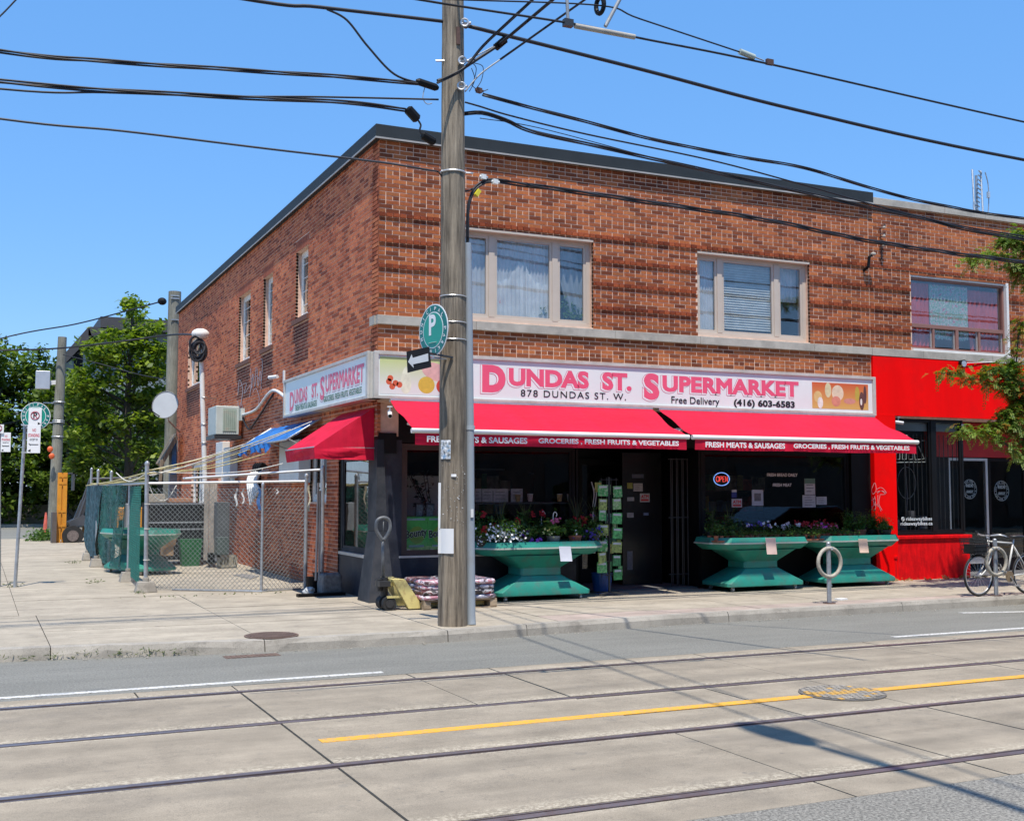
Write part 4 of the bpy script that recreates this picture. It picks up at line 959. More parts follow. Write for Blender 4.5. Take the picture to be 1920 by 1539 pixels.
# sheets and cups in the middle window
YM = F+.22
for i,(x0,x1,z) in enumerate(((890,903,0),(904,924,0),(925,953,0),(958,980,0))):
    a, b = PY(x0,941,YM), PY(x1,916,YM)
    t = thing('paper_notice','grey printed sheet number %s of the row hung in the middle window'%(('nearest the pole','second from the pole','third and widest','last before the cups')[i]),'notice',a)
    t['label'] = 'grey printed sheet in the middle window, '+('nearest the pole','second from the pole','third and widest of the row','last before the paper cups')[i]
    MB().box(a.x,b.x,YM,YM+.004,a.z,b.z).build('sheet', mat('grey_sheet',(.34,.34,.35),.8,.25,14), t); lines(t,a,b,3,YM)
for px,l,c in ((971,'brown paper cup in front of the last grey sheet',(.34,.2,.08)),(994,'pale pink paper cup in the middle window',(.5,.36,.34)),(1049,'tan paper cup right of centre in the middle window',(.46,.30,.12)),(1068,'small white and black paper cup near the seed rack',(.45,.45,.45))):
    c0 = PY(px,940,YM-.03); t = thing('paper_cup', l, 'cup', c0)
    MB().lathe(c0,[(.032,0),(.045,.11)],16).build('cup', mat('cup%d'%px,c,.7,.4,30), t); MB().lathe(c0+V(0,0,.11),[(.047,0),(.045,.012)],16).build('rim', M_pgrey, t)
MB().box(6.9,8.6,YM-.06,YM+.2,PY(990,941,YM).z-.03,PY(990,941,YM).z-.005).build('window_shelf', mat('shelf_dark',(.03,.03,.035),.6), bld)
for px,py,s_ in ((905,880,.9),(1010,888,.4)):
    p = PY(px,py,F+1.8); MB().obox(p,.9*s_,.05,.03).build('shelf_edge', mat('steel_dim',(.10,.10,.12),.5), bld)
# security cameras and fittings under the sign
def cctv(p, d, label, m=M_white, s=1):
    t = thing('security_camera', label, 'camera', p); p = Vector(p); d = Vector(d).normalized()
    MB().cyl(p, p+V(0,0,.09*s),.012*s).disc(p+V(0,0,.095*s),.04*s,(0,0,1),.015).build('bracket', m, t)
    MB().cyl(p-d*.06*s, p+d*.09*s, .033*s, n=14).build('housing', m, t, smooth='auto'); MB().cyl(p+d*.09*s, p+d*.094*s, .026*s).build('lens', M_black, t)
cctv((5.38,15.85,2.86),(-.3,-1,-.6),'white security camera hanging below the corner of the long sign')
cctv((5.75,16.0,2.72),(.8,-.7,-.3),'grey security camera under the left awning beside the corner', M_alu, .8)
# ================================================================ NEIGHBOUR (bike shop)
nb = thing('bike_shop_building', 'brick building with bright red painted ground floor and a wide curtained window', 'building', (XS,F,0))
mb = MB(); cut_boxes(mb, XS+.006, XE, 3.08, 7.0, [NW], lambda a,b,c,d: mb.box(a,b,F+.004,F+.34,c,d))
nfront = mb.build('front_wall', M_mortar, nb)
MB().box(XS+.0,XE,F+4,F+4.2,0,7).box(XE-.2,XE,F+.35,F+4,0,7).build('rear_wall', M_side, nb); MB().box(XE-.25,XE-.21,F+.3,F+3.6,.1,3.1).build('shop_interior', M_interior, nb)
MB().box(XS,XE,F+.345,F+4,6.7,6.8).build('roof', M_interior, nb)
nbr = rows(XS+.008, XE, 4.355, TOPZ, [NW], lambda k,z: front_band(k,z) if k != 23 else .012)
emit('n', nbr, 'x', F, nb, nfront, 299, M_front, M_band)
for a, b in zip([XS,16.55,17.6,18.95,XE],[16.55,17.6,18.95,XE]): MB().box(a+.003,b-.003,F-.06,F+.32,7.0,7.13).build('coping_stone', M_stone, nb, bevel=.006)
for a, b in zip([XS,15.95,17.7,19.3,XE],[15.95,17.7,19.3,XE]): MB().box(a+.003,b-.003,F-.05,F+.04,4.205,4.345).build('band_stone', M_stone, nb, bevel=.005)
# window
mb = MB(); x0,x1,z0,z1 = NW
mw = mat('brown_pink_frame', (.26,.13,.105), .5, .08)
mb.box(x0,x0+.04,F+.05,F+.13,z0,z1).box(x1-.10,x1-.06,F+.05,F+.13,z0,z1).box(x0+.04,x1-.1,F+.05,F+.13,z1-.09,z1-.05).box(x0+.04,x1-.1,F+.05,F+.13,z0+.05,z0+.09)
mb.box(x0+.04,x1-.1,F+.045,F+.13,4.80,4.87).box(16.86,16.93,F+.045,F+.13,z0+.09,4.80).box(16.28,16.33,F+.05,F+.12,z0+.09,4.80).box(17.45,17.5,F+.05,F+.12,z0+.09,4.80)
nw = mb.build('window', mw, nb, bevel=.004)
MB().box(x0,x1-.06,F+.02,F+.1,z1-.05,z1).box(x1-.06,x1,F-.02,F+.13,z0,z1).box(x0,x1,F-.03,F+.1,z0-.0,z0+.05).build('window_trim', M_white, nw)
MB().box(x0+.04,x1-.1,F+.09,F+.095,4.87,z1-.09).build('pane', G_up, nw)
for a,b in ((x0+.04,16.28),(16.33,16.86),(16.93,17.45),(17.5,x1-.1)):
    MB().box(a+.03,b-.03,F+.09,F+.095,z0+.12,4.77).build('pane', G_up, nw)
    MB().box(b-.03,b,F+.08,F+.11,z0+.09,4.8).build('sash', M_alu, nw)
M_rosec = cloth_mat('rose_curtain', (.85,.17,.17)); M_floral = cloth_mat('floral_curtain', (.80,.85,.80), 1, ((.70,.28,.36),(.25,.50,.36)))
curtain(nw, x0+.03, 16.30, 4.42, 5.66, 'x', F, .15, M_rosec, 5, .02); curtain(nw, 16.30, 17.28, 4.60, 5.66, 'x', F, .14, M_floral, 12, .015, hem=.05)
curtain(nw, 17.28, x1-.12, 4.42, 5.62, 'x', F, .15, M_rosec, 7, .02, taper=.05)
MB().box(x0-.2,x1+.2,F+.9,F+.95,4.1,6.1).build('room', mat('room_wall', (.14,.14,.14), .9), nb)
# red rendered fascia, pillar, bulkhead
MB().box(XS+.004,XE,F-.05,F+.0,3.12,4.19).build('red_fascia', M_redpaint, nb)
MB().box(XS-.02,15.21,F-.06,F+.25,GZ-.02,3.115).build('red_pillar', M_redpaint, nb)
MB().box(15.215,16.98,F-.04,F+.2,GZ-.02,.90).build('red_bulkhead', M_redrough, nb)
MB().box(15.2,17.02,F-.075,F+.2,.87,.93).build('bulkhead_ledge', M_redrough, nb, bevel=.01)
MB().box(16.88,16.98,F+.2,17.3,GZ-.02,.93).build('bulkhead_return', M_redrough, nb)
MB().box(20.9,XE,F-.04,F+.9,GZ-.02,3.11).build('red_end_wall', M_redpaint, nb)
sh = wall_window(nb, 15.24, 16.98, .94, 3.11, 'x', F+.05, 0, M_black, G_shop, mull=(16.22,), fw=.045, name='display_window', fd=.06)
MB().box(15.24,16.98,F+.115,F+.125,2.86,3.11).build('header_panel', mat('grey_header',(.16,.18,.18),.5), sh)
mb = MB()
for i in range(13): mb.cyl((15.6+i*.11 if i > 2 else 15.62+i*.11,F+.16,.95),(15.6+i*.11 if i > 2 else 15.62+i*.11,F+.16,2.8),.008,n=5)
mb.build('security_bars', M_gate, sh)
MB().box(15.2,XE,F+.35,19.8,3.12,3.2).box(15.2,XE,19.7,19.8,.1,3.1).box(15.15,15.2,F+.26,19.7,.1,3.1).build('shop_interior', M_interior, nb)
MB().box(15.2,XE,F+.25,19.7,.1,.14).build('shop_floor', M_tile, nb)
# recessed entrance
YD = 17.25
MB().box(16.98,20.9,YD,YD+.1,2.42,3.11).build('red_transom', mat('red_transom_paint',(.45,.008,.01),.5), nb)
MB().box(19.62,19.70,YD-.03,YD+.05,GZ,2.41).build('door_post', M_black, nb)
sd1 = MB().box(17.5,17.55,YD,YD+.06,.3,2.4).box(18.50,18.56,YD,YD+.06,.3,2.4).box(17.55,18.50,YD,YD+.06,2.35,2.4).box(17.55,18.50,YD,YD+.06,.3,.42).build('door', M_alu, nb)
MB().box(17.55,18.50,YD+.02,YD+.03,.42,2.35).build('pane', G_shop, sd1)
sd2 = MB().box(18.58,18.64,YD,YD+.06,GZ,2.4).box(19.55,19.61,YD,YD+.06,GZ,2.4).box(18.64,19.55,YD,YD+.06,2.35,2.4).box(18.64,19.55,YD,YD+.06,GZ,.4).build('door', M_black, nb)
MB().box(18.64,19.55,YD+.02,YD+.03,.4,2.35).build('pane', G_shop, sd2)
MB().box(16.99,17.49,YD,YD+.06,GZ,2.41).build('side_panel', M_black, nb); MB().box(19.71,20.9,YD,YD+.06,GZ,2.41).build('side_panel', M_black, nb)
M_dimw = mat('print_dimteal', (.38,.45,.46), .6)
def badge(px, py, R, parent, Y):
    c = PY(px, py, Y); mb = MB()
    mb.ring(c, R, .006, (0,1,0), 40, 4); mb.ring(c, R*.72, .004, (0,1,0), 36, 4)
    for i in range(30):
        a = 2*math.pi*i/30
        if i % 4: mb.obox(c+V(math.cos(a)*R*.86,0,math.sin(a)*R*.86),.018,.002,.026,0,0,-a+math.pi/2)
    for s_, dz in (('RIDE',.045),('AWAY',-.085)):
        text_into(mb, s_, c+V(-R*.5,-.003,dz*R/.2), UX, UZ, R*1.0, R*.32, .04)
    mb.build('round_logo', M_dimw, parent)
badge(1878,920,.20,nb,YD-.01); badge(1818,917,.19,nb,YD-.01)
g2 = thing('window_lettering','white two-line web address lettering low on the bike shop window','lettering',PY(1690,985,F+.0))
a, b = PY(1699,977,F+.015), PY(1748,977,F+.015)
M_wl = mat('print_palewhite',(.6,.66,.68),.6)
text('rideawaybikes', (a.x,F+.02,PY(1699,978,F).z), UX, UZ, b.x-a.x, .085, M_wl, g2, bold=.02)
text('rideawaybikes.ca', (PY(1690,987,F).x,F+.02,PY(1690,987,F).z), UX, UZ, PY(1750,987,F).x-PY(1690,987,F).x, .085, M_wl, g2, bold=.02)
c = PY(1693,973,F+.02); MB().ring(c,.034,.006,(0,1,0),20,5).ring(c,.016,.005,(0,1,0),16,5).build('logo', M_wl, g2)
# hanging outline sign and bike frame inside the window
ns = thing('outline_sign','white tube outline sign hanging inside the bike shop window','sign',PY(1700,850,F+.3))
q = MB(); P = lambda x,y: PY(x,y,F+.2)
q.tube([P(1672,867),P(1736,866),P(1736,826),P(1728,826)],.010,6); q.tube([P(1722,836),P(1733,860),P(1716,862),P(1714,848)],.010,6)
for x in (1680,1692,1704): q.tube([P(x,846),P(x,861),P(x+7,861),P(x+7,850)],.009,6)
q.build('tube_outline', mat('tube_white',(.55,.55,.52),.5), ns)
hb = thing('hanging_bicycle_frame','thin bicycle wheel and frame hung inside the bike shop window','bicycle frame',P(1700,900))
q = MB().ring(PY(1700,905,F+.6),.30,.008,(0,1,0),36,5,sx=.75).tube([PY(1697,870,F+.6),PY(1701,930,F+.6),PY(1699,980,F+.6)],.012,6); q.build('frame', mat('dim_steel',(.16,.16,.17),.5), hb)
q = MB()
for i in range(9): q.obox((15.5+i*.15+random.uniform(-.04,.04),F+random.uniform(.5,1.6),random.uniform(1.0,1.4)),random.uniform(.06,.2),.1,random.uniform(.1,.35))
q.build('shop_clutter', mat('clutter',(.10,.10,.11),.6,.6,5), nb)
cctv((15.32,F-.02,3.0),(1,-.6,-.2),'black and white security camera at the top left of the bike shop window', M_alu)
cctv((16.95,F+.1,3.0),(.6,-1,-.3),'small white security camera at the top right of the bike shop window')
p = PY(1805,680,F-.1); t = thing('flood_light','round black lamp on the pale stone band under the curtained window','lamp',p)
MB().cyl(p+V(0,.1,0),p+V(0,-.03,-.02),.055,.075).build('housing', M_black, t); MB().disc(p+V(0,-.035,-.02),.06,(0,1,0),.006).build('lens', M_alu, t); MB().cyl(p+V(.05,.02,.0),p+V(.9,.05,.06),.008,n=6).build('cable', M_white, t)
# red standpipe by the red bulkhead
t = thing('standpipe','red painted pipe stub with elbow standing against the red bulkhead','pipe',(15.2,F-.25,GZ))
pb = PZ(1678,1088,GZ); MB().cyl(pb,pb+V(0,0,.42),.045).cyl(pb+V(0,0,.40),pb+V(0,0,.44),.06).tube([pb+V(0,0,.44),pb+V(0,0,.62),pb+V(.0,.1,.7)],.028,8).build('pipe', M_redrough, t, smooth='auto')
t = thing('glass_bottle','brown glass bottle standing beside the red pipe stub','bottle',(0,0,0)); pb2 = PZ(1692,1086,GZ); MB().lathe(pb2,[(.045,0),(.05,.02),(.05,.13),(.02,.19),(.018,.25)],14).build('bottle', mat('brown_glass',(.07,.035,.02),.15), t, smooth='auto')
mb = MB()
for i in range(120): mb.leaves([(random.uniform(14.6,17.2),random.uniform(15.95,16.2),GZ+.02)],1,.09,(.03,.02,.012),up=.2,asp=.3)
mb.build('dry_weeds', leaf_mat('dry_weed',(.28,.17,.07),(.40,.28,.12),(.2,.22,.06)), label='dry yellow weeds and leaves along the foot of the red bulkhead', kind='stuff', cat='weeds')
# wall anchors and vent pipe high on the neighbour
for z_, px, py in ((0,1653,428),(1,1653,444),(2,1653,462)):
    p = PY(px,py,F-.05); t = thing('wall_insulator', ('topmost','middle','lowest')[z_]+' of three rusty wire insulators on the brick beside the building seam','insulator',p, 'three insulators in a column')
    MB().cyl(p+V(0,.06,0),p+V(0,-.06,0),.012,n=8).ring(p+V(0,-.05,.02),.05,.010,(0,1,0),14,5,a0=3.3,a1=6.1).build('hook', M_rust, t); MB().lathe(p+V(0,-.06,-.02),[(.02,0),(.035,.02),(.02,.04),(.03,.06)],10).build('porcelain', M_stone, t)
MB().cyl(PY(1653,465,F-.03),PY(1653,492,F-.03),.012,n=8).build('anchor_strap', M_rust, nb)
p = PY(1630,480,F-.12); t = thing('vent_cap','small hooded pipe sticking out of the brick at the building seam','vent',p)
MB().tube([p+V(-.03,.12,-.25),p+V(-.03,0,-.2),p+V(-.02,-.02,-.02),p+V(.03,-.04,.02)],.028,8).build('pipe', M_black, t); MB().blob(p+V(.05,-.05,.03),.05,.05,.035).build('cap', M_stone, t)
# roof antenna
p = PY(1832,395,F+1.2); t = thing('rooftop_antenna','grey television antenna with a grid of bars on the neighbour roof','antenna',p)
q = MB().cyl((p.x,p.y,6.8),(p.x,p.y,8.3),.028); q.build('mast', M_steel, t)
q = MB(); ax = V(.25,.1,1).normalized()
for s_ in (-.12,.12):
    q.cyl((p.x+s_-.05,p.y-.1,7.15),(p.x+s_+.12,p.y+.1,8.45),.02,n=6)
for i in range(14):
    z = 7.2+i*.09; x = p.x-.05+.17*(z-7.15)/1.3
    q.cyl((x-.14,p.y-.1,z),(x+.16,p.y+.1,z+.03),.014,n=5)
q.tube(spline([(p.x+.2,p.y,7.2),(p.x+.32,p.y,7.6),(p.x+.34,p.y,8.1),(p.x+.26,p.y,8.4)]),.012,6)
q.build('grid', M_steel, t)
MB().box(p.x-.12,p.x-.06,p.y-.05,p.y+.0,7.6,7.72).box(p.x+.28,p.x+.33,p.y-.05,p.y,7.85,7.98).build('amplifier_box', M_alu, t)
# ================================================================ UTILITY POLE
px_, py_ = 5.27, 13.12
up = thing('utility_pole','tall weathered grey wooden utility pole on the kerb in front of the store','pole',(px_,py_,GZ))
mb = MB(); n = 40; P = []; H = 11.5
for i in range(60):
    z = H*i/59; r = .178-.0055*z
    for k in range(n):
        a = 2*math.pi*k/n; rr = r*(1+.012*math.sin(k*3.7)+.010*math.sin(k*7.1+z*.6)+.008*random.uniform(-1,1))
        P.append((px_+.008*z*0+rr*math.cos(a)-.004*z, py_+rr*math.sin(a), GZ-.02+z))
mb.add(P, [(i*n+k,i*n+(k+1)%n,(i+1)*n+(k+1)%n,(i+1)*n+k) for i in range(59) for k in range(n)]); mb.build('pole_shaft', M_pole, up, smooth=True)
def PR(z): return .178-.0055*(z-GZ)
def PC(z): return V(px_-.004*(z-GZ), py_, z)
def toward(px, z, rr=1.0):   # point on the pole's face seen at image column px
    d = _ray(px, 900); d = Vector((d.x,d.y,0)).normalized(); c = PC(z); r = PR(z)
    # nearest circle intersection of the line of sight with the trunk
    o = Vector((EYE.x-c.x, EYE.y-c.y, 0)); b = o.dot(d); q = b*b-(o.dot(o)-r*r); q = max(q, 0)
    t = -b-math.sqrt(q); return Vector((EYE.x+d.x*t, EYE.y+d.y*t, z))
def pz(py): return PY(850, py, py_).z
MB().add([],[])
dist_d = (Vector((px_,py_,0))-Vector((0,0,0))).normalized(); sidev = V(dist_d.y,-dist_d.x,0)
# straps
for y_ in (557,606,638):
    MB().ring(PC(pz(y_)), PR(pz(y_))+.004, .007, (0,0,1), 40, 6).build('strap', M_alu, up)
MB().ring(PC(pz(325)), PR(pz(325))+.006, .012, (0,0,1), 40, 6).build('strap', M_alu, up)
# staple rust / posters
def pole_sheet(px0, px1, py0, py1, m, name, k=.006, curl=0):
    P = []; n = 6
    for i in range(n+1):
        px = px0+(px1-px0)*i/n
        for y_ in (py0, py1):
            z = pz(y_); p = toward(min(max(px, 828), 876), z); c = PC(z); d = (p-c); d.z = 0; d.normalize()
            q = p+d*(k+curl*(i/n)*(1 if y_ == py1 else .3)); 
            if px < 828: q = q-sidev*((828-px)/150)
            P.append(q)
    return MB().add(P, [(2*i,2*i+1,2*i+3,2*i+2) for i in range(n)]).build(name, m, None)
def sheet_thing(label, args, m, extra=None):
    t = thing('poster', label, 'poster', PC(pz(args[3]))); o = pole_sheet(*args, m, 'sheet', curl=.01); o.parent = t; o.location = -t.location; return t
sheet_thing('white paper notice tacked on the wooden pole at waist height', (823,851,990,1036), M_paper)
t = sheet_thing('colourful cartoon-like sticker on the wooden pole at awning height', (827,845,826,861), mat('sticker_mix',(.55,.62,.55),.5,.9,30,dirt=(.08,.25,.45),dscale=22,damt=.9))
sheet_thing('small white torn scrap on the wooden pole below the sticker', (846,855,889,894), M_paper)
sheet_thing('narrow white paper strip hanging at the left edge of the wooden pole', (823,828,905,990), M_paper)
mb = MB()
for i in range(46):
    z = pz(random.uniform(870,985)); p = toward(random.uniform(830,872), z); mb.obox(p-dist_d*.001,.007 if i%4 else .02,.004,.006 if i%4 else .012,random.uniform(0,3))
mb.build('staples', mat('staple_white',(.6,.6,.58),.5,.3,50), up, kind='stuff')
p = toward(856,pz(75)); MB().obox(p-dist_d*.01,.05,.02,.22).build('iron_bracket', M_rust, up)
for y_,x_ in ((50,862),(122,858),(170,856)):
    p = toward(x_, pz(y_)); MB().cyl(p,p+sidev*.12-dist_d*.03,.016,n=8).ring(p+sidev*.04-dist_d*.04,.045,.012,dist_d,16,6).build('clevis', M_alu, up)
p = toward(829,pz(120)); MB().cyl(p,p-sidev*.10,.012,n=8).build('bolt', M_alu, up)
p = toward(829,pz(325)); MB().cyl(p-sidev*.03,toward(870,pz(325))+sidev*.10,.012,n=8).build('arm', M_alu, up)
# number plates 1 9 4
for ch,y_ in (('1',590),('9',602),('4',615)):
    z = pz(y_); p = toward(868,z)-dist_d*.01; uu = V(.5,.86,0)
    text(ch, p-V(0,0,.05), uu, UZ, .035 if ch!='1' else .012, .06, mat('number_yellow',(.62,.60,.40),.5), up, bold=.03, off=.006, name='pole_number')
# conduit riser
cd = thing('conduit_pipe','grey conduit pipe strapped to the right side of the wooden pole','pipe',(5.51,13.05,GZ))
pt = [PZ(884,1171,GZ), PY(883,1155,13.10), PY(882,1000,13.08), PY(881,800,13.08), PY(879,600,13.08), PY(877,456,13.08)]
MB().tube(pt,[.055,.055,.052,.050,.048,.045],16).build('pipe', mat('grey_pvc',(.30,.34,.38),.5,.1,3,dirt=(.25,.25,.25),dscale=3), cd, smooth='auto')
MB().tube([PY(881.5,798,13.08),PY(881.5,806,13.08)],.058,16).build('coupling', mat('grey_pvc2',(.34,.38,.42),.5), cd)
for y_ in (606,806): 
    p = PY(881,y_,13.08); MB().bar(p,p-V(.16,0,0),.02,.03).build('clamp', M_alu, cd)
MB().obox(PY(885,962,13.02),.035,.01,.10).build('label_scrap', M_paper, cd)
# green parking disc and arrow sign
def sign_disc(c, nrm, R, label, cat='parking sign'):
    nrm = Vector(nrm).normalized(); t = thing('parking_sign', label, cat, c); c = Vector(c)
    g_ = mat('sign_teal',(.015,.30,.22),.35,.05); gd = mat('sign_teal_dark',(.008,.16,.14),.35,.05)
    MB().disc(c,R,nrm,.006,40).build('plate', M_inkwhite, t); MB().disc(c+nrm*.005,R*.955,nrm,.003,40).build('rim', gd, t)
    MB().disc(c+nrm*.0075,R*.70,nrm,.002,40).build('field', M_inkwhite, t); MB().disc(c+nrm*.009,R*.665,nrm,.002,40).build('field', g_, t)
    u = UZ.cross(nrm).normalized()
    mb = MB(); s_ = 'MUNICIPAL PARKING '
    for i,ch in enumerate(s_):
        if ch == ' ': continue
        a = math.radians(200-i*360/len(s_)); d = u*math.cos(a)+UZ*math.sin(a); tt = u*math.sin(a)-UZ*math.cos(a)
        O = c+d*R*.75+nrm*.009-tt*R*.06
        text_into(mb, ch, O, tt, d, R*.12 if ch!='I' else R*.03, R*.15, .02)
    mb.build('lettering', M_inkwhite, t)
    return t, c, nrm, u
dn = V(-.52,-.86,0).normalized()
c = PY(813,619,12.93); vd = (EYE-c); vd.z = 0; vd.normalize()
ang = rad(-57); dn = Matrix.Rotation(ang,3,'Z')@vd
t,c_,nn,u_ = sign_disc(c, dn, .315, 'round teal municipal parking sign edge-on at the left of the wooden pole')
text('P', c_+nn*.012-u_*.085-UZ*.06, u_, UZ, .15, .25, M_inkwhite, t, bold=.03, off=0)
MB().bar(c_+nn*.012-u_*.08-UZ*.15,c_+nn*.012+u_*.08-UZ*.15,.015,.003).build('arrow', M_inkwhite, t)
MB().bar(c_-UZ*.33,c_-UZ*.33+V(.2,.1,0),.03,.02).bar(c_-nn*.01,c_+V(.15,.1,0),.03,.02).build('bracket', M_steel, t)
A = [PY(*q) for q in ((762,659,12.9),(764,699,12.9),(809,688,12.82),(805,650,12.82))]
n_ = (A[1]-A[0]).cross(A[2]-A[0]).normalized(); n_ = n_ if n_.dot(EYE-A[0]) > 0 else -n_
t = thing('direction_sign','small black sign with a white arrow pointing left on the wooden pole','sign',A[0])
MB().prism([a-n_*.003 for a in A], n_*.003).build('plate', mat('sign_black',(.012,.012,.013),.35), t)
ev, eu = (A[3]-A[0]), (A[1]-A[0])
q = lambda a,b: A[0]+ev*a+eu*b+n_*.003
MB().poly([q(.05,.5),q(.22,.18),q(.26,.36),q(.93,.30),q(.93,.66),q(.26,.66),q(.28,.84)]).build('arrow', mat('arrow_silver',(.52,.55,.58),.35), t)
MB().bar(A[3]+eu*.3-n_*.02,A[3]+eu*.3+V(.35,.15,-.02),.03,.02).build('bracket', M_gate, t)
# ================================================================ OVERHEAD WIRES
def cable(pts, r, label, m=M_cable, k=8, twist=None, group=None, name='overhead_cable', cat='cable'):
    P = spline(pts, k); t = MB()
    if twist:
        n = len(P)*3; Q = []
        L = [0]; 
        for a, b in zip(P, P[1:]): L.append(L[-1]+(b-a).length)
        for ph in (0, 2.1, 4.2):
            c = []
            for i in range(n):
                s_ = L[-1]*i/(n-1); j = max(0, min(len(P)-2, sum(1 for l in L if l <= s_)-1)); f = (s_-L[j])/max(1e-6, L[j+1]-L[j]); p = P[j].lerp(P[j+1], f)
                a = s_*twist+ph; c.append(p+V(0, math.cos(a), math.sin(a))*r*1.0)
            t.tube(c, r*.62, 6)
    else: t.tube(P, r, 8)
    o = t.build(name, m, None, loc=P[0], smooth=True); return props(o, label, cat, group)
Yp = py_
def L(*pts, Y=Yp): return [PY(x, y, Y) for x, y in pts]
cable(L((-700,-10),(0,96),(210,116),(620,143),(800,158)), .018, 'twisted dark cable with pale strand, upper left, running to the wooden pole', twist=1.5)
cable(L((-700,70),(0,153),(350,178),(640,192),(760,206)), .019, 'twisted black cable below the upper left one, ending in a splice box', twist=1.2)
cable(L((-700,90),(0,167),(200,174),(430,181),(600,182),(822,187)), .012, 'thin wavy black cable just under the middle left cable')
cable(L((-700,120),(0,223),(230,246),(500,279),(710,304),(822,322)), .013, 'thin cable passing in front of the roof corner to the wooden pole', m=mat('cable_mid',(.03,.032,.04),.5))
cable(L((-600,-190),(430,-6),(600,14),(825,40),(872,48)), .023, 'thick black cable at the top, left of the wooden pole')
cable(L((872,48),(1200,130),(1500,208),(1920,300),(2600,420)), .026, 'thick straight black cable crossing the sky from the pole to the right edge')
cable(L((613,18),(650,38),(690,88),(740,140),(795,158)), .014, 'black drop cable curving down from the thick cable to the pole')
cable(L((820,152),(850,140),(900,108),(935,85)), .02, 'black cable bending past the pole up to the ribbed insulator')
cable(L((905,178),(1020,208),(1240,265),(1400,296),(1520,318),(1650,358),(1780,388),(1920,410),(2500,490)), .016, 'twisted cable sagging to the right, nearest the roofline', twist=1.3)
cable(L((872,192),(900,200),(960,218),(1100,252),(1330,300),(1500,345),(1700,400),(1920,443),(2500,520)), .012, 'thin wavy cable under the twisted cable right of the pole')
cable(L((870,214),(905,212),(950,226),(1010,250),(1200,292),(1400,337),(1580,378),(1730,410),(1920,449),(2500,530)), .018, 'twisted black cable sagging along the parapet to the right', twist=1.1)
cable(L((900,222),(1010,240),(1200,290)), .006, 'very thin wire joining the parapet cable near the pole')
cable(L((877,456),(877,400),(882,372),(895,350),(925,339),(1000,349),(1250,384),(1450,415),(1620,450),(1780,474),(1920,492),(2500,570)), .022, 'thick lashed cable rising from the conduit and crossing the brick front', twist=2.2)
cable(L((822,322),(840,345),(862,357),(880,357),(895,348)), .010, 'short black loop cable on the pole below the roof height')
cable([PY(760,206,Yp),PY(775,215,Yp)], .02, 'short lead into the splice box', k=2)
# splice boxes
def splice(x0,y0,x1,y1,r,label):
    a, b = PY(x0,y0,Yp), PY(x1,y1,Yp); t = thing('splice_box',label,'splice box',a)
    d = b-a; MB().tube([a,a+d*.12,a+d*.88,b],[r*.5,r,r,r*.5],10).build('case', M_black, t)
splice(763,203,784,226,.062,'black splice box hanging left of the pole above the roof corner'); splice(790,252,816,268,.055,'black lower splice box touching the pole at roof height')
cable(L((784,226),(789,235),(787,245),(792,254)), .012, 'short chain of leads between the two splice boxes', k=4)
splice(780,152,822,166,.045,'flat black cable clamp on the left of the pole')
cable(L((797,162),(793,183),(800,195),(810,194)), .006, 'thin grey hook wire below the cable clamp', m=M_cablegrey)
# cross-street cables, anchored on the far side of the street
def across(x0,y0,x1,y1, r, label, ext=1.55, m=M_cable, n=3):
    a = PY(x0,y0,Yp); b = PY(x1,y1,12.0); c = a+(b-a)*6
    return cable([a, a.lerp(b,.33), a.lerp(b,.66), b, c], r, label, m=m)
across(935,85,1040,-3,.020,'black span cable rising over the street from the ribbed insulator'); across(938,112,1098,-1,.014,'thin span wire rising right over the street from the pole')
a_ = PY(872,172,Yp); cable([a_, PY(900,140,Yp), PY(938,112,Yp)], .010, 'grey steel rod from the pole to the thin span wire', m=M_cablegrey)
cable([PY(860,122,Yp),PY(925,88,Yp)], .008, 'grey steel rod from the pole to the ribbed insulator', m=M_cablegrey)
cable([PY(820,155,Yp-.3),PY(870,128,12.9),PY(905,88,12.8),PY(950,45,12.5),PY(1000,-2,12.2),PY(1060,-60,11.8)], .016, 'wavy black cable from behind the pole leaving at the top of the view', twist=1.6)
p = PY(938,83,Yp); t = thing('ribbed_insulator','black ribbed insulator on the span cable right of the pole','insulator',p)
d = (PY(948,74,Yp)-PY(929,90,Yp)); prof = []
for i in range(7): prof += [(.025,d.length*i/7),(.05,d.length*(i+.4)/7),(.025,d.length*(i+.8)/7)]
MB().lathe(PY(929,90,Yp), prof, 12, ax=d).build('ribs', M_black, t)
for i,(x,y) in enumerate(((898,170),(872,48),(928,341),(906,332))):
    p = PY(x,y,Yp-.02); t = thing('cable_clamp',('small rusty clamp on the twisted cable','dark bolted clamp on the pole side of the thick cable','white tie at the top of the lashed cable bend','small white clamp on the rod above the cable bend')[i],'clamp',p)
    MB().obox(p,.07,.05,.06,.3).cyl(p-V(.05,0,0),p+V(.06,0,0),.015).build('body', (M_rust,M_gate,M_white,M_white)[i], t)
q = [L((880,172),(890,150),(884,128)),L((886,160),(893,130),(885,118)),L((885,118),(905,125),(903,150),(892,168)),L((884,160),(900,172),(915,168))]
for i,c in enumerate(q): cable(c,.005,('longest','widest','short upper','short lower')[i]+' thin looping jumper wire on the right of the pole', group='jumper wires beside the pole')
p = PY(895,362,Yp-.03); t = thing('cable_tag','yellow tag wrapped on the cable bend beside the pole','tag',p); MB().obox(p,.05,.05,.09,.2,0,.6).build('tag', mat('tag_yellow',(.6,.5,.03),.5), t)
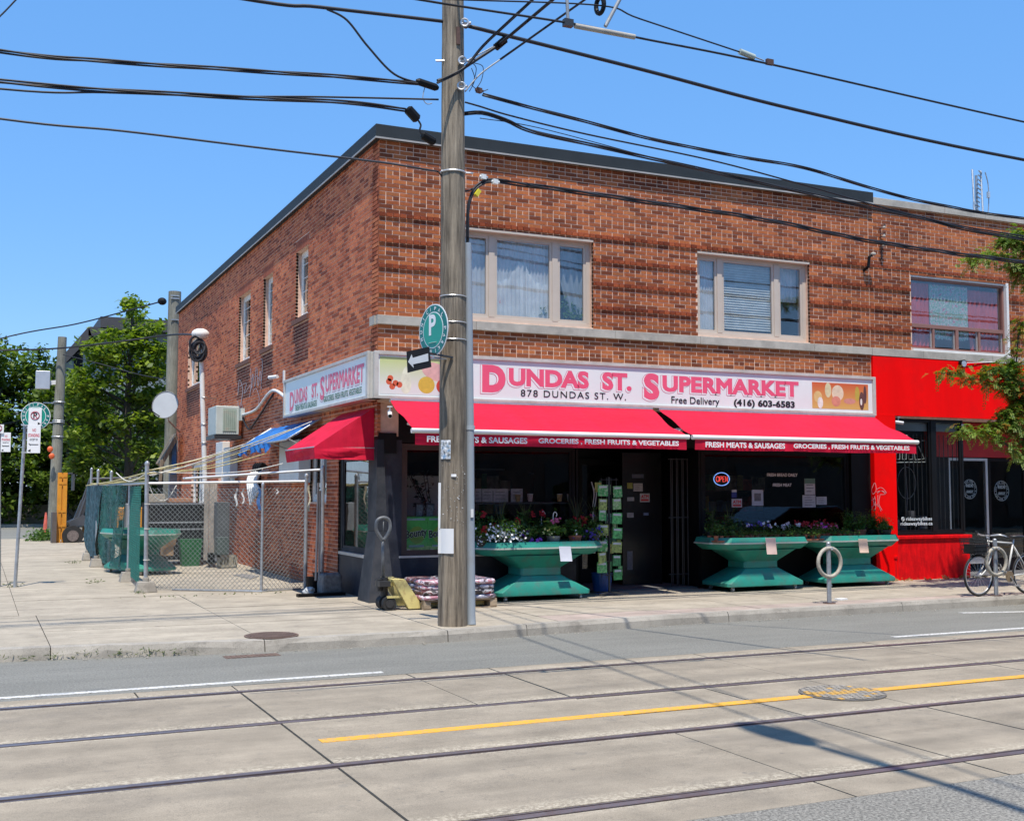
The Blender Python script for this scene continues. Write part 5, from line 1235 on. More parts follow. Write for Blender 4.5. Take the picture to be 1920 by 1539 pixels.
# trolley contact wires over each track
YT = 8.2
W_ = lambda *p, Y=YT: [PY(x,y,Y) for x,y in p]
cable(W_((400,-70),(780,-1),(1080,46),(1200,72),(1440,120),(1920,229),(2700,400)), .010, 'streetcar contact wire running from the pole top to the right edge')
cable(W_((500,-12),(860,0),(1125,11),(1200,36),(1390,99)), .007, 'thin wire meeting the contact wire at the pale turnbuckle')
def rod(a,b,r,label,m=M_cablegrey,cat='rod',name='steel_rod',Y=YT):
    o = MB().cyl(PY(*a,Y),PY(*b,Y),r,n=10).build(name,m,None,loc=PY(*a,Y),smooth='auto'); return props(o,label,cat)
rod((1062,-20),(1065,40),.014,'vertical hanger rod above the contact wire'); rod((1165,-6),(1135,50),.016,'slanted hanger rod above the contact wire')
rod((1078,49),(1190,70),.022,'pale splice bar lying along the contact wire',m=M_stone,name='splice_bar'); rod((1387,97),(1414,108),.026,'pale green turnbuckle on the thin wire',m=mat('turnbuckle',(.40,.45,.40),.5),name='turnbuckle'); rod((1414,107),(1432,114),.006,'thin link from the turnbuckle to the contact wire')
t = thing('wire_clamp','small rusty clamp on the contact wire after the turnbuckle','clamp',PY(1443,118,YT)); MB().obox(PY(1443,117,YT),.07,.03,.05).build('body', M_rust, t)
p = PY(1125,11,YT); t = thing('pulley_insulator','dark oval pulley insulator at the top of the thin wire','insulator',p); MB().ring(p,.045,.02,(1,.3,0),18,8,sy=1.5).build('shell', M_black, t)
p = PY(1065,44,YT); t = thing('wire_clamp','dark bolted clamp under the vertical hanger rod','clamp',p); MB().obox(p,.08,.05,.06).build('body', M_gate, t)
cable([PY(-60,85,9),PY(0,31,9),PY(34,-4,9),PY(80,-50,9)], .006, 'thin wire crossing the top left corner of the view')
# street lamp on the near side, behind the camera (casts the long shadow)
lp = thing('street_lamp','street lamp with long arm on the near side of the street','street lamp',(4.0,.6,.13))
MB().cyl((4.0,.6,.1),(3.98,.6,9.0),.13,.09,14).build('post', M_steel, lp)
MB().tube(spline([(3.98,.6,8.8),(4.05,1.9,9.3),(4.03,3.1,9.4)]),.045,10).build('arm', M_steel, lp)
MB().blob((4.03,3.6,9.38),.15,.48,.09,16,10).build('lamp_head', M_alu, lp, smooth=True)
cable([V(5.1,13.1,9.5),V(4.6,8,9.1),V(4.0,.7,8.9)],.016,'span wire high above the view from the pole top across to the street lamp')
cable([V(5.2,13.1,9.9),V(4.95,8,9.5),V(4.3,.7,9.2),V(4.1,-3,9.2)],.013,'second span wire high above the view across the street')
# unseen row added behind the camera so the shop glass mirrors dark walls
ob = thing('opposite_building','plain dark brick row added out of view across the street facing the store','building',(5,-9,0))
MB().box(-40,60,-14,-3.5,0,6.4).build('wall', mat('far_brick',(.12,.075,.055),.9,.3,1.5), ob)
mb = MB()
for i in range(24):
    x = -38+i*4; mb.box(x,x+1.3,-3.5,-3.44,3.9,5.4)
mb.build('windows', mat('far_glass',(.05,.055,.06),.2), ob)
mb = MB()
for i in range(12): x = -38+i*8; mb.box(x,x+6.2,-3.5,-3.42,.5,2.7)
mb.build('shopfronts', mat('far_shop',(.03,.03,.033),.3), ob)
# ================================================================ PRODUCE STANDS
def frust(mb, cx, cy, lv, ch=0):
    rings = []
    for z, hw, hd, c in lv:
        rings.append([(cx-hw+c,cy-hd,z),(cx+hw-c,cy-hd,z),(cx+hw,cy-hd+c,z),(cx+hw,cy+hd-c,z),(cx+hw-c,cy+hd,z),(cx-hw+c,cy+hd,z),(cx-hw,cy+hd-c,z),(cx-hw,cy-hd+c,z)])
    fs = []
    for i in range(len(rings)-1):
        for k in range(8): l=(k+1)%8; fs.append((i*8+k,i*8+l,(i+1)*8+l,(i+1)*8+k))
    fs.append(tuple(range(8))[::-1]); n=(len(rings)-1)*8; fs.append(tuple(range(n,n+8)))
    return mb.add([p for r in rings for p in r], fs)
def stand(label, loc, hw=1.06):
    t = thing('produce_stand', label, 'produce stand', loc, 'green plastic produce stands'); x, y, z = loc
    frust(MB(), x, y, [(z+.075,.76,.40,.05),(z+.135,.76,.40,.05),(z+.36,.345,.25,.03)]).build('base', M_teal, t, bevel=.012)
    frust(MB(), x, y, [(z+.362,.340,.245,.03),(z+.47,.335,.245,.03),(z+.665,.62,.40,.05)]).build('pedestal', M_teal, t, bevel=.01)
    mb = frust(MB(), x, y, [(z+.666,hw-.16,.36,.14),(z+.70,hw-.10,.42,.20),(z+.76,hw-.02,.47,.24)])
    mb.build('tray', M_teal, t, bevel=.01)
    frust(MB(), x, y, [(z+.762,hw,.48,.25),(z+.785,hw,.48,.25)]).build('edge_strip', M_tealpale, t)
    # raised rim as a hollow octagon
    mb = MB(); o = [(hw-.01,.47,.245,z+.787),(hw-.04,.445,.24,z+.865)]; i_ = [(hw-.07,.415,.22,z+.865),(hw-.06,.425,.22,z+.787)]
    rings = []
    for a,d,c,zz in o+i_: rings.append([(x-a+c,y-d,zz),(x+a-c,y-d,zz),(x+a,y-d+c,zz),(x+a,y+d-c,zz),(x+a-c,y+d,zz),(x-a+c,y+d,zz),(x-a,y+d-c,zz),(x-a,y-d+c,zz)])
    fs = [(i*8+k,i*8+(k+1)%8,((i+1)%4)*8+(k+1)%8,((i+1)%4)*8+k) for i in range(4) for k in range(8)]
    mb.add([p for r in rings for p in r], fs).build('rim', M_teal, t)
    for sx_ in (-.62,.62):
        for sy_ in (-.30,.30):
            c = MB().cyl((x+sx_-.018,y+sy_,z+.032),(x+sx_+.018,y+sy_,z+.032),.032,n=14).build('caster', M_alu, t); MB().box(x+sx_-.025,x+sx_+.025,y+sy_-.02,y+sy_+.02,z+.06,z+.08).build('fork', M_steel, c)
    return t
SY = 15.87
stand('green plastic produce stand full of mixed flowers, just right of the wooden pole', (7.70,SY,GZ))
stand('green plastic produce stand of seedling trays with white pansies, left of its twin', (11.72,SY,GZ), 1.0)
stand('green plastic produce stand of ferny plants by the red pillar behind the ring stand', (13.70,SY,GZ), .97)
def note(px0,py0,px1,py1,m,label,curl=.02):
    Y = SY-.50; P=[]
    for i in range(5):
        y_=py0+(py1-py0)*i/4
        for px in (px0+(i*.8),px1+i*.8): P.append(PY(px,y_,Y-.005-curl*(i/4)**2))
    o = MB().add(P,[(2*i,2*i+1,2*i+3,2*i+2) for i in range(4)]).build('price_note', m, None, loc=P[0]); props(o,label,'note')
note(1048,1024,1070,1052,mat('note_white',(.62,.64,.72),.8),'white paper note taped to the front of the flower stand')
note(1435,1008,1454,1039,mat('note_pink',(.66,.48,.42),.8),'pale pink paper note taped to the middle produce stand')
note(1609,1010,1626,1036,mat('note_peach',(.72,.52,.40),.8),'peach paper note taped to the right produce stand')
# ---- plants
L_dark = leaf_mat('leaf_dark',(.03,.075,.018),(.07,.16,.035),(.12,.23,.05)); L_mid = leaf_mat('leaf_mid',(.06,.13,.03),(.11,.23,.04),(.18,.30,.07)); L_spike = leaf_mat('leaf_spike',(.07,.11,.05),(.12,.17,.07),(.22,.26,.15))
Fm = lambda n,c: mat('petal_'+n, c, .6, .15, 50)
M_pot = mat('grey_pot',(.20,.20,.18),.7,.2,8); M_terra = mat('terracotta',(.36,.13,.07),.8,.15,12); M_potg = mat('dark_pot',(.02,.025,.02),.6)
def petals(mb, C, n, r, sp):
    C = np.array(C).reshape(-1,3)
    for i in range(n):
        c = V(*C[random.randrange(len(C))])+V(random.gauss(0,sp[0]),random.gauss(0,sp[1]),random.gauss(0,sp[2]))
        nrm = V(random.gauss(0,.5),-1,random.gauss(.5,.5)).normalized(); u = nrm.orthogonal().normalized(); v = nrm.cross(u); k = 5
        pts = [c]
        for j in range(k*2): a = math.pi*j/k; rr = r*(1 if j%2==0 else .6)*random.uniform(.85,1.15); pts.append(c+u*rr*math.cos(a)+v*rr*math.sin(a)+nrm*r*.25)
        mb.add(pts, [(0,j+1,(j+1)%(2*k)+1) for j in range(2*k)])
    return mb
TZ = GZ+.80
def plant(label, loc, r=.15, h=.2, leaf=L_dark, nl=240, ls=.05, fl=(), pot=M_potg, spikes=0, pr=.10, cat='potted plant', group='potted plants on the flower stand', name='potted_plant', hook=False):
    x,y,z = loc; t = thing(name, label, cat, loc, group)
    MB().lathe((x,y,z),[(pr*.72,0),(pr,.12),(pr*1.06,.12),(pr*1.06,.145),(pr*.9,.145)],16).build('pot', pot, t)
    C = [(x+random.uniform(-r,r)*.7,y+random.uniform(-r,r)*.6,z+.15+random.uniform(0,h)) for _ in range(10)]
    MB().leaves(C, int(nl*1.3), ls*1.1, (r*.35,r*.3,h*.32)).build('foliage', leaf, t)
    for m_, n, s_, cs, sp in fl:
        petals(MB(), [(x+a,y+b,z+c) for a,b,c in cs], n, s_, sp).build('flowers', m_, t, kind='stuff')
    if spikes:
        mb = MB()
        for i in range(spikes):
            a = random.uniform(0,6.28); l = random.uniform(.38,.64); b = random.uniform(.1,.5); p0 = V(x,y,z+.16); w_ = .006
            pts = [p0+V(math.cos(a)*b*l*q_*q_, math.sin(a)*b*l*q_*q_, l*q_-.12*b*l*q_**3) for q_ in (0,.35,.7,1)]
            s_ = V(-math.sin(a),math.cos(a),0)*w_; V_ = []
            for k_,p in enumerate(pts): V_ += [p-s_*(1-k_/3.3), p+s_*(1-k_/3.3)]
            mb.add(V_,[(2*k_,2*k_+1,2*k_+3,2*k_+2) for k_ in range(3)])
        mb.build('spikes', L_spike, t)
    if hook: MB().tube(spline([(x,y,z+.3),(x,y,z+.46),(x+.03,y,z+.5),(x+.06,y,z+.47),(x+.05,y,z+.43)],5),.006,6).build('hanger', M_white, t)
    return t
Rd, Wh, Pu, Pk, Or = Fm('red',(.42,.010,.015)), Fm('white',(.80,.80,.80)), Fm('purple',(.22,.05,.45)), Fm('pink',(.55,.10,.20)), Fm('orange',(.6,.16,.03))
def xat(px, Y): return PY(px, 1000, Y).x
fy = SY-.24; by = SY+.12
plant('mound of white petunias spilling over the left front of the flower stand',(xat(938,fy),fy-.08,TZ),.24,.16,L_mid,500,.045,[(Wh,170,.020,[(0,-.08,.2),(.1,-.1,.16),(-.08,-.1,.22)],(.14,.06,.055))])
plant('trailing dark green plant hanging over the left corner of the flower stand',(xat(905,fy),fy+.02,TZ),.16,.12,L_dark,420,.04,[(Rd,12,.03,[(-.03,-.1,.24),(0,-.1,.26)],(.02,.02,.02)),(Wh,22,.013,[(-.06,-.1,.12)],(.07,.04,.08))])
plant('tall red geranium behind the white petunias at the left end',(xat(903,by),by,TZ),.15,.26,L_dark,260,.06,[(Rd,26,.024,[(0,-.05,.47),(.35,-.05,.30)],(.03,.02,.025))])
plant('spiky grass pot behind the white petunias',(xat(938,by),by,TZ),.16,.2,L_dark,240,.05,[(Rd,18,.022,[(-.1,-.1,.28)],(.03,.02,.02))],spikes=26)
plant('purple and yellow-eyed petunia pot at the front of the flower stand',(xat(983,fy),fy-.05,TZ),.16,.12,L_dark,300,.05,[(Pu,12,.034,[(-.03,-.1,.17),(.12,-.12,.08)],(.05,.02,.02)),(Fm('cream',(.62,.60,.25)),16,.016,[(-.12,-.1,.16)],(.05,.02,.05))])
plant('red-flowered pot with long grass blades in the middle of the flower stand',(xat(985,by),by,TZ),.17,.24,L_dark,300,.055,[(Rd,20,.024,[(-.18,-.1,.36),(.12,-.05,.44)],(.025,.02,.02))],spikes=30)
plant('grey pot of ivy-like leaves at the front centre of the flower stand',(xat(1034,fy),fy-.06,TZ),.14,.14,L_mid,260,.07,[(Pk,14,.024,[(.02,-.05,.38)],(.04,.02,.02)),(Fm('cream',(.62,.60,.25)),12,.018,[(-.1,-.08,.2)],(.04,.02,.04))],pot=M_pot,hook=True)
plant('white-hooked hanging pot of dark leaves behind the centre of the flower stand',(xat(1018,by),by+.05,TZ),.2,.25,L_dark,360,.06,[(Rd,22,.024,[(0,-.05,.46)],(.03,.02,.03))],hook=True)
plant('brown pot of broad leaves right of centre on the flower stand',(xat(1077,fy),fy-.02,TZ),.14,.15,L_dark,260,.07,[(Wh,2,.02,[(-.02,-.1,.2)],(.01,.01,.01))],pot=M_terra)
plant('red geranium with grass blades toward the right of the flower stand',(xat(1082,by),by,TZ),.18,.22,L_dark,300,.055,[(Rd,30,.024,[(-.05,-.08,.36),(.08,-.08,.36)],(.04,.02,.04)),(Or,8,.02,[(.1,-.08,.39)],(.02,.02,.02))],spikes=24)
plant('dark pot with small violet flowers at the right front end of the flower stand',(xat(1112,fy),fy,TZ),.16,.14,L_dark,320,.045,[(Fm('violet',(.07,.04,.30)),26,.022,[(-.1,-.1,.12),(0,-.1,.2)],(.09,.02,.06)),(Fm('lilac',(.38,.33,.42)),26,.011,[(.1,-.1,.1)],(.07,.03,.06))])
plant('bushy plant with spikes at the right back end of the flower stand',(xat(1116,by),by,TZ),.18,.25,L_dark,340,.055,[(Pk,8,.022,[(-.05,0,.43)],(.02,.02,.02))],spikes=20)
# middle stand: seedling trays
def tray(label, x, y, w_, d_, leaf, nl, h, ls=.035, fl=(), group='seedling trays on the middle produce stand'):
    z = TZ; t = thing('seedling_tray', label, 'seedling tray', (x,y,z), group)
    n = max(2,int(w_/.10))
    mb = MB().box(x-w_/2,x+w_/2,y-d_/2,y+d_/2,z,z+.02)
    for i in range(n):
        for j in range(2): cx, cy = x-w_/2+(i+.5)*w_/n, y-d_/2+(j+.5)*d_/2; mb.lathe((cx,cy,z+.02),[(.03,0),(.042,.075)],8)
    mb.build('cell_pots', M_terra, t)
    C = [(x+random.uniform(-w_/2,w_/2),y+random.uniform(-d_/2,d_/2),z+.09+random.uniform(0,h)) for _ in range(30)]
    MB().leaves(C, nl, ls, (.03,.03,.025)).build('foliage', leaf, t)
    for m_, n_, s_, dz, sp in fl:
        petals(MB(), [(x+random.uniform(-w_/2,w_/2),y+random.uniform(-d_/2,d_/2),z+dz+random.uniform(-.02,.03)) for _ in range(14)], n_, s_, sp).build('flowers', m_, t, kind='stuff')
Xs = lambda px, Y=SY-.2: PY(px,1000,Y).x
L_seed = leaf_mat('leaf_seedling',(.06,.13,.03),(.12,.22,.05),(.20,.30,.09))
tray('tray of dark tomato-like seedlings at the left end of the middle stand',Xs(1352),SY-.2,.42,.36,L_dark,420,.14,.05)
tray('tray of pale green seedlings beside the dark ones on the middle stand',Xs(1396),SY-.24,.40,.34,L_seed,420,.05)
tray('tray of pale green seedlings under the pink note on the middle stand',Xs(1436),SY-.24,.38,.34,L_seed,420,.04)
tray('tray of yellow-green seedlings right of the pink note on the middle stand',Xs(1474),SY-.24,.38,.34,L_seed,420,.05)
tray('tray of seedlings at the right end of the middle stand',Xs(1507),SY-.24,.30,.34,L_seed,380,.05)
tray('back tray of blue and white pansies on the middle stand',Xs(1428,SY+.15),SY+.16,.62,.3,L_dark,420,.14,.045,[(Fm('blueviolet',(.16,.14,.55)),22,.028,.24,(.02,.02,.02)),(Wh,16,.026,.24,(.02,.02,.02))])
tray('back tray of mostly white pansies on the middle stand',Xs(1474,SY+.15),SY+.16,.52,.3,L_dark,380,.13,.045,[(Wh,34,.028,.22,(.02,.02,.02))])
tray('back tray of bright red salvias on the middle stand',Xs(1522,SY+.15),SY+.18,.6,.3,L_dark,380,.14,.045,[(Rd,90,.022,.24,(.03,.03,.03))])
plant('thin stemmed plant standing at the left back of the middle stand',(Xs(1335,SY+.1),SY+.1,TZ),.12,.26,L_dark,160,.05,(),spikes=12,group='potted plants on the middle stand')
plant('small shrub with wiry stems left of the pansies on the middle stand',(Xs(1368,SY+.1),SY+.12,TZ),.16,.2,L_dark,260,.05,(),spikes=10,group='potted plants on the middle stand')
g3 = 'plants on the right produce stand'
tray('tray of pink and magenta flowers at the left of the right stand',Xs(1546),SY-.2,.5,.36,L_mid,420,.10,.04,[(Pk,30,.018,.20,(.03,.03,.03)),(Fm('magenta',(.40,.05,.38)),6,.03,.22,(.03,.03,.02))],g3)
tray('tray of low light-green seedlings at the front of the right stand',Xs(1578),SY-.26,.42,.3,L_seed,380,.05,.035,(),g3)
tray('tray of red salvias at the back left of the right stand',Xs(1545,SY+.15),SY+.18,.4,.3,L_dark,300,.16,.045,[(Rd,60,.022,.24,(.03,.03,.03))],g3)
L_fern = leaf_mat('leaf_fern',(.05,.12,.02),(.10,.22,.04),(.16,.30,.06))
for i,(px,dy,h,l) in enumerate(((1590,.1,.34,'tall grassy plant at the middle of the right stand'),(1613,.0,.30,'feathery green plant right of the grassy one on the right stand'),(1636,.05,.34,'feathery plant with the tallest plume near the red pillar'),(1656,-.1,.26,'feathery plant with yellowing tips at the right end'),(1660,-.3,.10,'small dark pot plant on the far right corner of the right stand'))):
    t = plant(l,(Xs(px,SY+dy),SY+dy,TZ),.10,h*.5,L_fern,260,.05,[(Or,5,.018,[(.05,-.1,h+.05)],(.06,.03,.05))] if i in (3,2) else (),pot=M_terra if i%2 else M_potg,spikes=0,group=g3)
    mb = MB(); x,y,z = Xs(px,SY+dy),SY+dy,TZ+.12
    for k in range(55):
        a = random.uniform(0,6.28); l_ = h*random.uniform(.6,1.25); b = random.uniform(0,.5); p0 = V(x+random.gauss(0,.03),y+random.gauss(0,.03),z)
        tip = p0+V(math.cos(a)*b*l_,math.sin(a)*b*l_,l_); s_ = V(-math.sin(a),math.cos(a),.0)*.004
        mb.add([p0-s_,p0+s_,tip],[(0,1,2)]); mb.leaves([tuple(p0.lerp(tip,q_)) for q_ in (.5,.7,.9)],9,.04,(.012,.012,.02),up=0,asp=.16)
    mb.build('plumes', L_fern, t)
# ---- seed rack
rx, ry = PY(1142,1000,15.75).x, 15.75
rk = thing('seed_rack','tall black spinner rack of seed packets between the flower stand and the door','display rack',(rx,ry,GZ))
mb = MB().cyl((rx,ry,GZ+.05),(rx,ry,1.96),.018,n=10)
for a in range(4): d = V(math.cos(a*1.57+.6),math.sin(a*1.57+.6),0)*.32; mb.bar((rx,ry,GZ+.06),V(rx,ry,GZ+.04)+d,.03,.02)
mb.build('stand', M_gate, rk)
mb = MB()
for a in range(4):
    d = V(math.cos(a*1.57+.75),math.sin(a*1.57+.75),0)
    for z in np.arange(.45,1.95,.21): mb.bar(V(rx,ry,z),V(rx,ry,z)+d*.15,.008)
    mb.cyl(V(rx,ry,.4)+d*.12,V(rx,ry,1.95)+d*.12,.006,n=5)
mb.build('wire_frame', M_gate, rk)
cols_ = [(.06,.30,.08),(.10,.40,.12),(.04,.22,.07),(.16,.34,.10),(.30,.36,.10),(.5,.5,.42),(.08,.30,.20),(.45,.42,.10)]
pm = [mat('packet%d'%i, c, .45, .5, 28, dirt=(.02,.06,.03) if i%3 else (.5,.5,.35), dscale=26, damt=.8) for i,c in enumerate(cols_)]
ords = ['topmost','second','third','fourth','fifth','sixth','lowest']
for ci,(pxa,pxb,nm) in enumerate(((1121,1138,'left'),(1149,1166,'right'))):
    ys = [920,946,966,994,1024,1046,1064] if ci == 0 else [922,945,972,1000,1026,1051,1077]
    for k in range(7):
        Y = ry-.13-.01*(k%2); a = PY(pxa+random.uniform(-2,2),ys[k]+10,Y); b = PY(pxb+random.uniform(-2,2),ys[k]-11,Y); c = (a+b)/2
        t = thing('seed_packet', f'{ords[k]} seed packet in the {nm} column of the spinner rack','seed packet',c,'seed packets on the spinner rack')
        rz = random.uniform(-.25,.25); ry_ = random.uniform(-.08,.08)
        MB().obox(c,abs(b.x-a.x),.012,abs(b.z-a.z),rz,0,ry_).build('packet', pm[(k*3+ci*5+k)%8] if ci==0 else pm[(k*2+k%3)%5], t)
        MB().obox(c+V(0,-.009,abs(b.z-a.z)*.32),abs(b.x-a.x)*.8,.003,.03,rz,0,ry_).build('title_strip', M_pgrey, t)
for i in range(16):
    c = V(rx+random.uniform(-.22,.22),ry+random.uniform(-.02,.14),random.uniform(.5,1.9))
    t = thing('seed_packet','dim seed packet on the shaded far side of the spinner rack','seed packet',c,'seed packets on the far side of the rack'); MB().obox(c,.10,.01,.15,random.uniform(-1,1)).build('packet', pm[i%8], t)
bk = thing('bucket','blue plastic bucket on the ground behind the seed rack','bucket',(rx+.15,16.35,GZ)); MB().lathe((rx+.12,16.2,GZ),[(.13,0),(.17,.32),(.18,.32)],18).build('body', mat('blue_plastic',(.015,.08,.30),.4), bk)
# long pale hose / hanging tools near rack
for i,px in enumerate((1109,1113)):
    cable([PY(px,903+i*12,16.0),PY(px+5,925,16.0),PY(px+2,950,16.0)],.008,('pale','second pale')[i]+' curved stake leaning among the plants by the seed rack',m=M_pgrey,name='plant_stake',cat='stake')
# ================================================================ PALLET OF SOIL BAGS AND PALLET JACK
M_wood = wood_mat('pallet_wood',(.28,.20,.13),(.50,.40,.28),(1,14,14),.3)
X0,X1,Y0,Y1 = 5.55,6.63,14.86,15.72
pal = thing('wooden_pallet','worn wooden pallet under the soil bags beside the pole','pallet',(X0,Y0,GZ))
for x in (X0+.05,(X0+X1)/2,X1-.05): MB().box(x-.05,x+.05,Y0,Y1,GZ+.022,GZ+.11).build('stringer', M_wood, pal)
for i in range(6): y = Y0+.05+i*(Y1-Y0-.1)/5; MB().box(X0,X1,y-.045,y+.045,GZ+.111,GZ+.13).build('top_board', M_wood, pal)
for i in range(3): y = Y0+.05+i*(Y1-Y0-.1)/2; MB().box(X0,X1,y-.045,y+.045,GZ+.001,GZ+.021).build('bottom_board', M_wood, pal)
def bagmat(n,c1,c2,c3):
    m, nt, bs = _nodes(n); f = noise(nt, 6.5, 3, .6, stretch=(1,1,2.2)); lk(nt, ramp(nt, f, [(0,c1),(.47,c1),(.5,c2),(.56,c2),(.58,c3)],'CONSTANT'), bs.inputs['Base Color']); bs.inputs['Roughness'].default_value=.35; bump(nt,bs,noise(nt,14,3),.5,.02); return m
BM = [bagmat('bag_dark',(.035,.03,.035),(.45,.44,.45),(.30,.03,.05)),bagmat('bag_pink',(.45,.20,.24),(.62,.55,.60),(.10,.05,.06)),bagmat('bag_pale',(.42,.42,.50),(.10,.08,.09),(.50,.34,.40)),bagmat('bag_brown',(.16,.06,.06),(.42,.36,.36),(.05,.04,.04))]
wn = ['bottom','second','third','top']
def bag(x,y,z,m,label,w=.30,d=.22,rot=0):
    t = MB().blob((x,y,z),w,d,.042,18,8,.05,rot,.55).build('soil_bag', m, None, loc=(x,y,z-.05), smooth=True); props(t,label,'soil bag','soil bags stacked on the pallet')
for lay in range(4):
    z = GZ+.13+.036+lay*.066
    for i in range(3):
        x = X0+.17+i*.36+random.uniform(-.02,.02)
        bag(x,Y0+.20+.02*random.random(),z,BM[(lay*2+i+(lay==3))%4] if i else BM[(1,3,1,1)[lay]],f'{wn[lay]} soil bag of the '+('left','middle','right')[i]+' front pile on the pallet',.20,.25,random.uniform(-.06,.06))
        bag(x,Y0+.62,z,BM[(lay+i)%4],f'{wn[lay]} soil bag of the '+('left','middle','right')[i]+' back pile on the pallet',.20,.25,random.uniform(-.06,.06))
M_jack = mat('jack_yellow',(.66,.56,.22),.5,.08,6,dirt=(.35,.22,.10),dscale=9,damt=.7)
jx, jy = 5.10, 15.05
jk = thing('pallet_jack','pale yellow hand pallet jack with grey loop handle in front of the corner pillar','pallet jack',(jx,jy,GZ))
for s_ in (-.17,.17):
    MB().box(jx+.38,X0+.95,jy+s_+.2-.08,jy+s_+.2+.08,GZ+.03,GZ+.085).build('fork', M_jack, jk)
MB().prism([(jx+.05,jy-.06,GZ+.42),(jx+.22,jy-.06,GZ+.42),(jx+.45,jy-.06,GZ+.09),(jx+.62,jy-.06,GZ+.09),(jx+.62,jy-.06,GZ+.02),(jx+.28,jy-.06,GZ+.02)],V(0,.10,0)).build('side_plate', M_jack, jk)
MB().prism([(jx+.05,jy+.40,GZ+.42),(jx+.22,jy+.40,GZ+.42),(jx+.45,jy+.40,GZ+.09),(jx+.62,jy+.40,GZ+.09),(jx+.62,jy+.40,GZ+.02),(jx+.28,jy+.40,GZ+.02)],V(0,.08,0)).build('side_plate', M_jack, jk)
MB().box(jx+.05,jx+.2,jy+.04,jy+.4,GZ+.33,GZ+.42).build('cross_head', M_jack, jk); MB().box(jx-.02,jx+.35,jy-.03,jy+.0,GZ+.17,GZ+.20).build('link_bar', M_jack, jk)
MB().cyl((jx,jy+.1,GZ+.1),(jx,jy+.25,GZ+.1),.095,n=24).cyl((jx+.02,jy-.02,GZ+.095),(jx+.02,jy+.06,GZ+.095),.095,n=24).build('wheel', M_rubber, jk, smooth='auto'); MB().cyl((jx+.02,jy-.03,GZ+.095),(jx+.02,jy-.018,GZ+.095),.055,n=18).build('hub', M_gate, jk)
MB().cyl((jx,jy+.17,GZ+.18),(jx,jy+.17,GZ+.44),.055).cyl((jx-.09,jy+.12,GZ+.26),(jx-.09,jy+.12,GZ+.42),.04).obox((jx-.04,jy+.1,GZ+.36),.16,.2,.07).build('pump', M_gate, jk)
MB().cyl((jx-.02,jy+.15,GZ+.4),(jx-.03,jy+.15,GZ+.97),.021).tube(spline([(jx-.03,jy+.15,GZ+.94),(jx-.12,jy+.15,GZ+1.08),(jx-.11,jy+.15,GZ+1.21),(jx-.02,jy+.15,GZ+1.25),(jx+.06,jy+.15,GZ+1.21),(jx+.07,jy+.15,GZ+1.08),(jx-.02,jy+.15,GZ+.94)]),.025,8).tube([(jx-.025,jy+.15,GZ+1.0),(jx-.02,jy+.15,GZ+1.22)],.008,6).build('handle', mat('handle_grey',(.12,.125,.13),.5,.2,12), jk, smooth=True)
# ================================================================ RING STANDS AND BICYCLE
M_ring = mat('ring_beige',(.40,.36,.29),.6,.15,12,dirt=(.2,.18,.15),dscale=20,damt=.7)
def ringpost(px, py, label, ztop=.98, zr=.72):
    p = PZ(px, py, GZ); t = thing('bike_ring_stand', label, 'bike stand', p, 'post and ring bike stands')
    MB().tube([p,p+V(0,0,ztop-GZ)],.033,16).build('post', M_steel, t, smooth='auto'); MB().disc(p+V(0,0,.006),.09,(0,0,1),.01).build('foot_plate', M_iron, t)
    MB().disc(p+V(0,0,.012),.06,(0,0,1),.004).build('foot', M_rust, t)
    MB().lathe(p+V(0,0,ztop-GZ),[(.034,0),(.030,.02),(.012,.034)],14).build('cap', M_steel, t, smooth=True)
    MB().ring((p.x,p.y-.02,zr),.205,.028,(0,1,0),44,10).build('ring', M_ring, t, smooth=True)
    mb = MB()
    for i in range(40):
        a = math.pi*2*i/40; mb.obox((p.x+.205*math.cos(a),p.y-.046,zr+.205*math.sin(a)),.008,.006,.012,0,0,-a)
    mb.build('tread', M_stone, t, kind='stuff')
    MB().cyl((p.x+.02,p.y-.06,zr+.2),(p.x+.02,p.y+.02,zr+.2),.022).build('bolt', M_alu, t)
    return p
ringpost(1555,1131,'bare post-and-ring bike stand at the kerb in front of the right produce stand')
rp = ringpost(1868,1117,'post-and-ring bike stand with the bicycle locked to it at the right edge', .98, .66)
fw = PZ(1836,1118,GZ)
bx_, by_ = fw.x, fw.y; WR = .325; zc = GZ+WR
bc = thing('bicycle','white-framed city bicycle with black front basket locked at the right edge','bicycle',(bx_+.5,by_,GZ))
M_bf = mat('bike_frame_white',(.58,.57,.53),.35,.05); M_bl = mat('bike_black',(.02,.02,.02),.5)
def wheel(x, y, ang=0):
    d = V(-math.sin(ang),math.cos(ang),0)
    w_ = MB().ring((x,y,zc),WR-.017,.017,d,48,8).build('wheel', M_rubber, bc, smooth=True)
    MB().ring((x,y,zc),WR-.042,.010,d,44,6).build('rim', M_alu, w_, smooth=True)
    mb = MB()
    for i in range(28): a = 2*math.pi*i/28; u = V(math.cos(ang),math.sin(ang),0); mb.tube([V(x,y,zc)+d*(.02 if i%2 else -.02),V(x,y,zc)+u*math.cos(a)*(WR-.05)+UZ*math.sin(a)*(WR-.05)],.0018,3,caps=False)
    mb.build('spokes', M_alu, w_); MB().cyl(V(x,y,zc)-d*.04,V(x,y,zc)+d*.04,.02,n=10).build('hub', M_alu, w_)
wheel(bx_,by_,.05); wheel(bx_+1.04,by_,0)
B = lambda x,z,dy=0: V(bx_+x,by_+dy,GZ+z)
head_t, head_b = B(.20,.86), B(.24,.72); bb = B(.60,.29); seat_t = B(.78,.83); rear = B(1.04,WR)
fr_ = MB().tube([B(.205,.84),B(.74,.80)],.015,10).tube([head_b,bb],.016,10).tube([bb,B(.745,.80)],.015,10).tube([head_t,head_b],.018,10)
